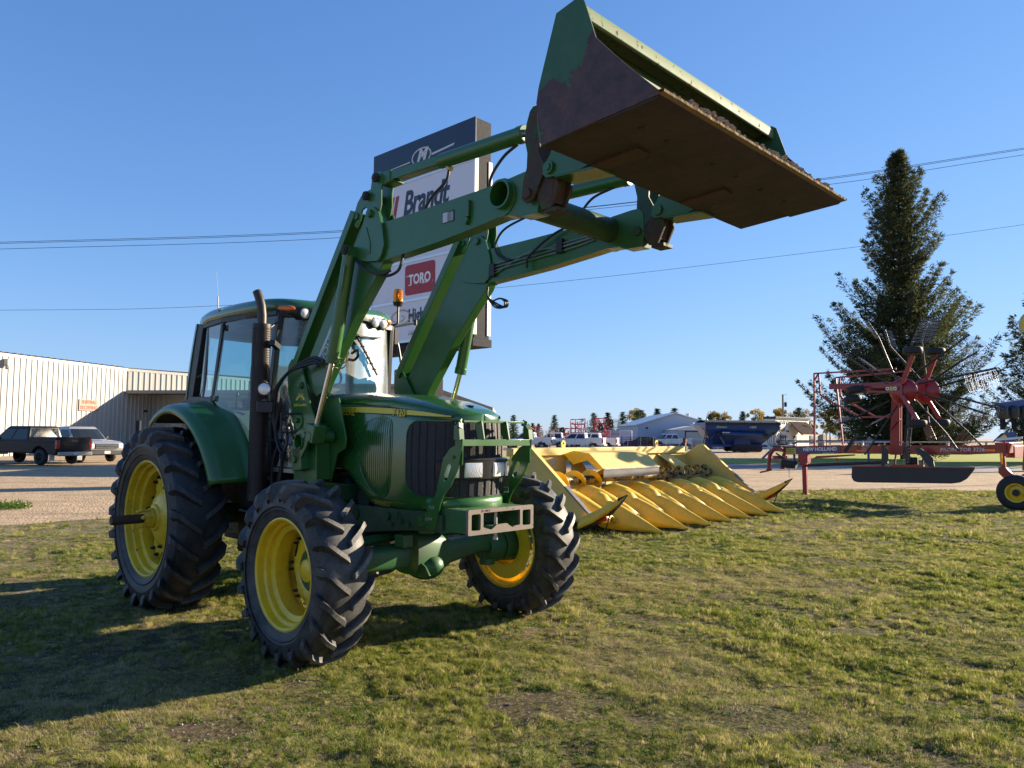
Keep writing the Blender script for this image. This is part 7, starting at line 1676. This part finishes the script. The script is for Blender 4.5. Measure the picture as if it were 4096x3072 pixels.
# ================================================================ TREES
SPN=foliage('spruce_needles',(.036,.048,.022),(.105,.112,.050),.35,.5)
SPL=foliage('far_spruce_needles',(.035,.06,.03),(.08,.11,.055),.25,.3)
AUT=foliage('autumn_leaves',(.16,.13,.035),(.36,.25,.06),.4,.2); GRL=foliage('pale_green_leaves',(.08,.11,.03),(.17,.19,.06),.4,.2)
BARK=plain('spruce_bark',(.05,.04,.03),.95,0,.4,3)
def big_spruce(name,loc,H,prof,seed,label,nb=560,leaf=.20,rz=0,zmin=1.3,droop=1.0):
    rr=random.Random(seed); e=empty(name,loc,rz); tag(e,label,'spruce tree')
    t=MB(); t.cyl((0,0,-.05),(0,0,H*.97),H*.014,.03,10)
    m=MB()
    def tri(p,d,s):
        # a spray: two crossed slender triangles
        d=d.normalized(); a=d.orthogonal().normalized(); a.rotate(Matrix.Rotation(rr.uniform(0,6.28),3,d)); w=s*.19
        m.add([p-a*w,p+a*w,p+d*s],[(0,1,2)])
    for i in range(nb):
        z=zmin+(H*.985-zmin)*((i+rr.random())/nb)**1.15
        z=zmin+round((z-zmin)/.72)*.72+rr.gauss(0,.10) if z<H*.93 else z
        zz=[p[0] for p in prof]; rad=interp(z,zz,[p[1] for p in prof])
        az=i*2.39996+rr.uniform(-.3,.3); 
        lump=.74+.42*NZ.noise(V((cos(az)*1.3,sin(az)*1.3,z*.42+seed)))*1.6
        L=rad*max(.6,min(1.15,lump))*rr.uniform(.78,1.1)
        if rr.random()<.06: L*=1.18
        if i%4==0: L*=.5
        d=V((cos(az),sin(az),0)); n=max(4,int(L/.22))
        up0=interp(z/H,[0,.25,.45,.75,1],[-.16,.0,.38,.62,1.4])*droop
        pts=[]
        for k in range(n+1):
            s=k/n; pts.append(V((0,0,z))+d*(L*s)+V((0,0,L*(up0*s-.16*s*(1-s)*2+.34*s**3))))
        t.tube([pts[0],pts[n//2],pts[-1]],.018+L*.006,4,.006)
        q0=V((-d.y,d.x,0)); phase=rr.uniform(0,9)
        for k in range(1,n+1):
            s=k/n
            if s<.15: continue
            p=pts[k]; th=(.20+.12*L*.5*(1-abs(s-.45)*1.4))*(.75+.5*NZ.noise(V((k*.5,phase,0)))*1.5+.1)
            for _ in range(int(16+th*62)):
                o=q0*rr.gauss(0,th*.75)+V((0,0,rr.gauss(-.05,th*.30)))+d*rr.uniform(-.15,.15)
                tri(p+o,o.normalized()*.5+d*rr.uniform(.1,1.0)+V((0,0,rr.uniform(-.3,.7))),leaf*rr.uniform(.6,1.5))
        for _ in range(16): tri(pts[-1]+V((rr.gauss(0,.10),rr.gauss(0,.10),rr.gauss(0,.10))),d*.6+V((rr.uniform(-.5,.5),rr.uniform(-.5,.5),rr.uniform(.1,1.0))),leaf*1.3)
    for _ in range(18): tri(V((rr.uniform(-.15,.15),rr.uniform(-.15,.15),H*rr.uniform(.95,1.0))),V((rr.uniform(-.5,.5),rr.uniform(-.5,.5),1)),leaf*1.5)
    obj('trunk',t,BARK,e); obj('crown',m,SPN,e,smooth=0,fix=False); return e
prof=[(1.2,5.2),(2.2,7.4),(4.5,8.3),(6.9,7.3),(9,5.7),(10.5,5.0),(11.8,3.9),(13.1,3.0),(15,3.4),(17.3,3.3),(19.5,2.6),(21.5,1.75),(23,.95),(24.3,.35),(25,.08)]
big_spruce('spruce_tree',(31.3,60,0),25.0,prof,11,'very large dark spruce towering behind the red hay rake',600,.18)
big_spruce('spruce_tree',(40.6,55.5,0),11.5,[(.8,3.5),(2,5.0),(4,4.9),(6,4.4),(8,3.4),(9.5,2.4),(11.5,.2)],23,'dark spruce with long drooping boughs at the right edge of the photo',260,.18,zmin=.9)
def cone_spruce(seed,H=6,Rr=1.5,nb=46):
    rr=random.Random(seed); m=MB()
    for i in range(nb):
        z=.35+(H-.4)*i/nb; r=Rr*(1-(z/H))**.85*rr.uniform(.8,1.1)+.05
        k=int(7+9*(1-z/H))
        for j in range(k):
            a=rr.uniform(0,6.28); L=r*rr.uniform(.75,1.1); d=V((cos(a),sin(a),0)); n=max(2,int(L/.28))
            for q in range(n+1):
                p=V((0,0,z))+d*(L*(q+.5)/(n+1))+V((0,0,-.25*L*(q/n)+.12*L*(q/n)**3)); b=V((rr.uniform(-1,1),rr.uniform(-1,1),rr.uniform(-.5,.6))).normalized(); w=b.orthogonal().normalized()*.07
                m.add([p-w,p+w,p+(b+d*.5)*.30],[(0,1,2)])
    m.add([(-.04,0,H-.5),(.04,0,H-.5),(0,0,H+.1)],[(0,1,2)])
    t=MB(); t.cyl((0,0,-.05),(0,0,H*.9),.12,.02,8); return m,t
def mk(name,loc,cr,tr,matc,label,cat,group,s=1,rz=0):
    e=empty(name,loc,rz); tag(e,label,cat,group); obj('trunk',tr,BARK,e); obj('crown',cr,matc,e,smooth=0,fix=False); e.scale=(s,s,s); return e
c_,t_=cone_spruce(1); b1=mk('small_spruce',(.3,130,0),c_,t_,SPL,'dark young spruce leftmost of the far row, behind the front guard','spruce tree','far spruces across the yard',.83)
c_,t_=cone_spruce(2,6,1.25); b2=mk('small_spruce',(7.4,130,0),c_,t_,SPL,'far spruce rising above the low red implements','spruce tree','far spruces across the yard',.84)
c_,t_=cone_spruce(3,6,1.9,40); b3=mk('small_spruce',(14.2,130,0),c_,t_,SPL,'far spruce between the two tall red frames','spruce tree','far spruces across the yard',.92)
G='far spruces across the yard'
for b_ in(b1,b2,b3): b_.scale=(b_.scale[2]*1.4,b_.scale[2]*1.4,b_.scale[2])
for src_,x,y,h,lab in((b1,16.8,131,5.7,'far spruce topping out above the right tall red frame'),(b2,18.9,128,5.75,'bushy far spruce right of the black harrow rack'),(b3,21.4,128,6.05,'full far spruce just left of the grey shop'),
    (b1,24.1,140,6.5,'far spruce behind the left roof slope of the grey shop'),(b2,27.5,142,6.9,'narrow spruce top over the ridge of the grey shop'),(b3,29.2,135,6.8,'slim spruce top right of the grey shop ridge'),
    (b2,2.7,140,3.6,'tiny spruce top between the guard and low implements'),(b1,3.9,138,3.8,'small spruce top over the low red section'),(b2,4.9,138,3.7,'small spruce top right above the low red section'),
    (b2,33.5,134,5.0,'lone small spruce above the dark tarp of the grain cart'),(b3,41.0,155,6.4,'dark spruce on the left flank of the yellow trees'),(b1,43.4,154,5.6,'short spruce in front of the yellow trees'),
    (b2,48.2,157,7.0,'slender dark spruce standing alone above the grain cart'),(b3,60.3,158,8.0,'spruce right of the utility pole'),(b1,57.2,158,6.4,'short dark spruce just beside the utility pole')):
    dup(src_,(x,y,0),x,lab,G,(h/6.1*1.45,h/6.1*1.45,h/6.1))
def leafy(seed,H,Rr):
    rr=random.Random(seed); m=MB(); t=MB(); t.cyl((0,0,-.1),(0,0,H*.6),.14,.06,8); cl=[]
    for i in range(24):
        a=rr.uniform(0,6.28); z=H*rr.uniform(.35,.95); r=Rr*rr.random()**.6*(1-.6*abs(z/H-.6)); c=V((r*cos(a),r*sin(a),z)); cl.append(c); t.tube([(0,0,H*.3+.25*z*.3),(c.x*.6,c.y*.6,c.z*.85),tuple(c)],.03,4,.01)
    for c in cl:
        rad=rr.uniform(.45,.9)*Rr*.42
        for _ in range(95):
            b=V((rr.gauss(0,1),rr.gauss(0,1),rr.gauss(0,1))).normalized(); p=c+b*rad*rr.random()**.4; u=V((rr.uniform(-1,1),rr.uniform(-1,1),rr.uniform(-1,1))).normalized()*.14; w=u.orthogonal().normalized()*.11
            m.add([p-u,p+w,p+u,p-w],[(0,1,2,3)])
    return m,t
Ga='autumn trees on the far skyline'
c_,t_=leafy(5,7,2.2); a1=mk('autumn_tree',(43.0,160,0),c_,t_,AUT,'yellowing tree left of a pair above the grain cart','tree',Ga,.98)
c_,t_=leafy(6,7,2.4); a2=mk('autumn_tree',(45.6,161,0),c_,t_,AUT,'round yellow tree right of the pair above the grain cart','tree',Ga,.95)
c_,t_=leafy(7,6,2.6); a3=mk('green_tree',(54.0,162,0),c_,t_,GRL,'green and yellow tree above the white office cornice','tree',Ga,1.0)
for src_,x,y,s,lab in((a2,52.0,160,1.05,'tall pale yellow tree left of the office roof'),(a1,58.6,163,1.1,'pale yellow tree right of the utility pole'),(a2,63.5,163,1.08,'yellow tree by the tip of the big spruce boughs'),(a3,49.8,161,.72,'low green tree behind the left office corner'),(a2,24.9,150,.98,'thin yellow green tree behind the grey shop roof'),(a1,68.5,162,1.1,'yellow tree mostly hidden by the big spruce')):
    dup(src_,(x,y,0),x,lab,Ga,s)
# a weed clump at the gravel's edge on the left
m=MB(); rr=random.Random(9)
for _ in range(700):
    a=rr.uniform(0,6.28); r=.38*sqrt(rr.random()); x,y=r*cos(a)*1.5,r*sin(a); h=.05+.10*rr.random(); b=V((rr.uniform(-1,1),rr.uniform(-1,1),rr.uniform(.1,1))).normalized(); p=V((x,y,h*rr.random())); u=b*.035; w=b.orthogonal().normalized()*.014
    m.add([p,p+u+w,p+u*2,p+u-w],[(0,1,2,3)])
tag(obj('weed_clump',m,foliage('weed_leaves',(.05,.11,.02),(.12,.2,.04),.45,2),None,smooth=0,loc=(-11.3,16.9,-.03),fix=False),'low green weed clump growing in the gravel at the left edge','weed')
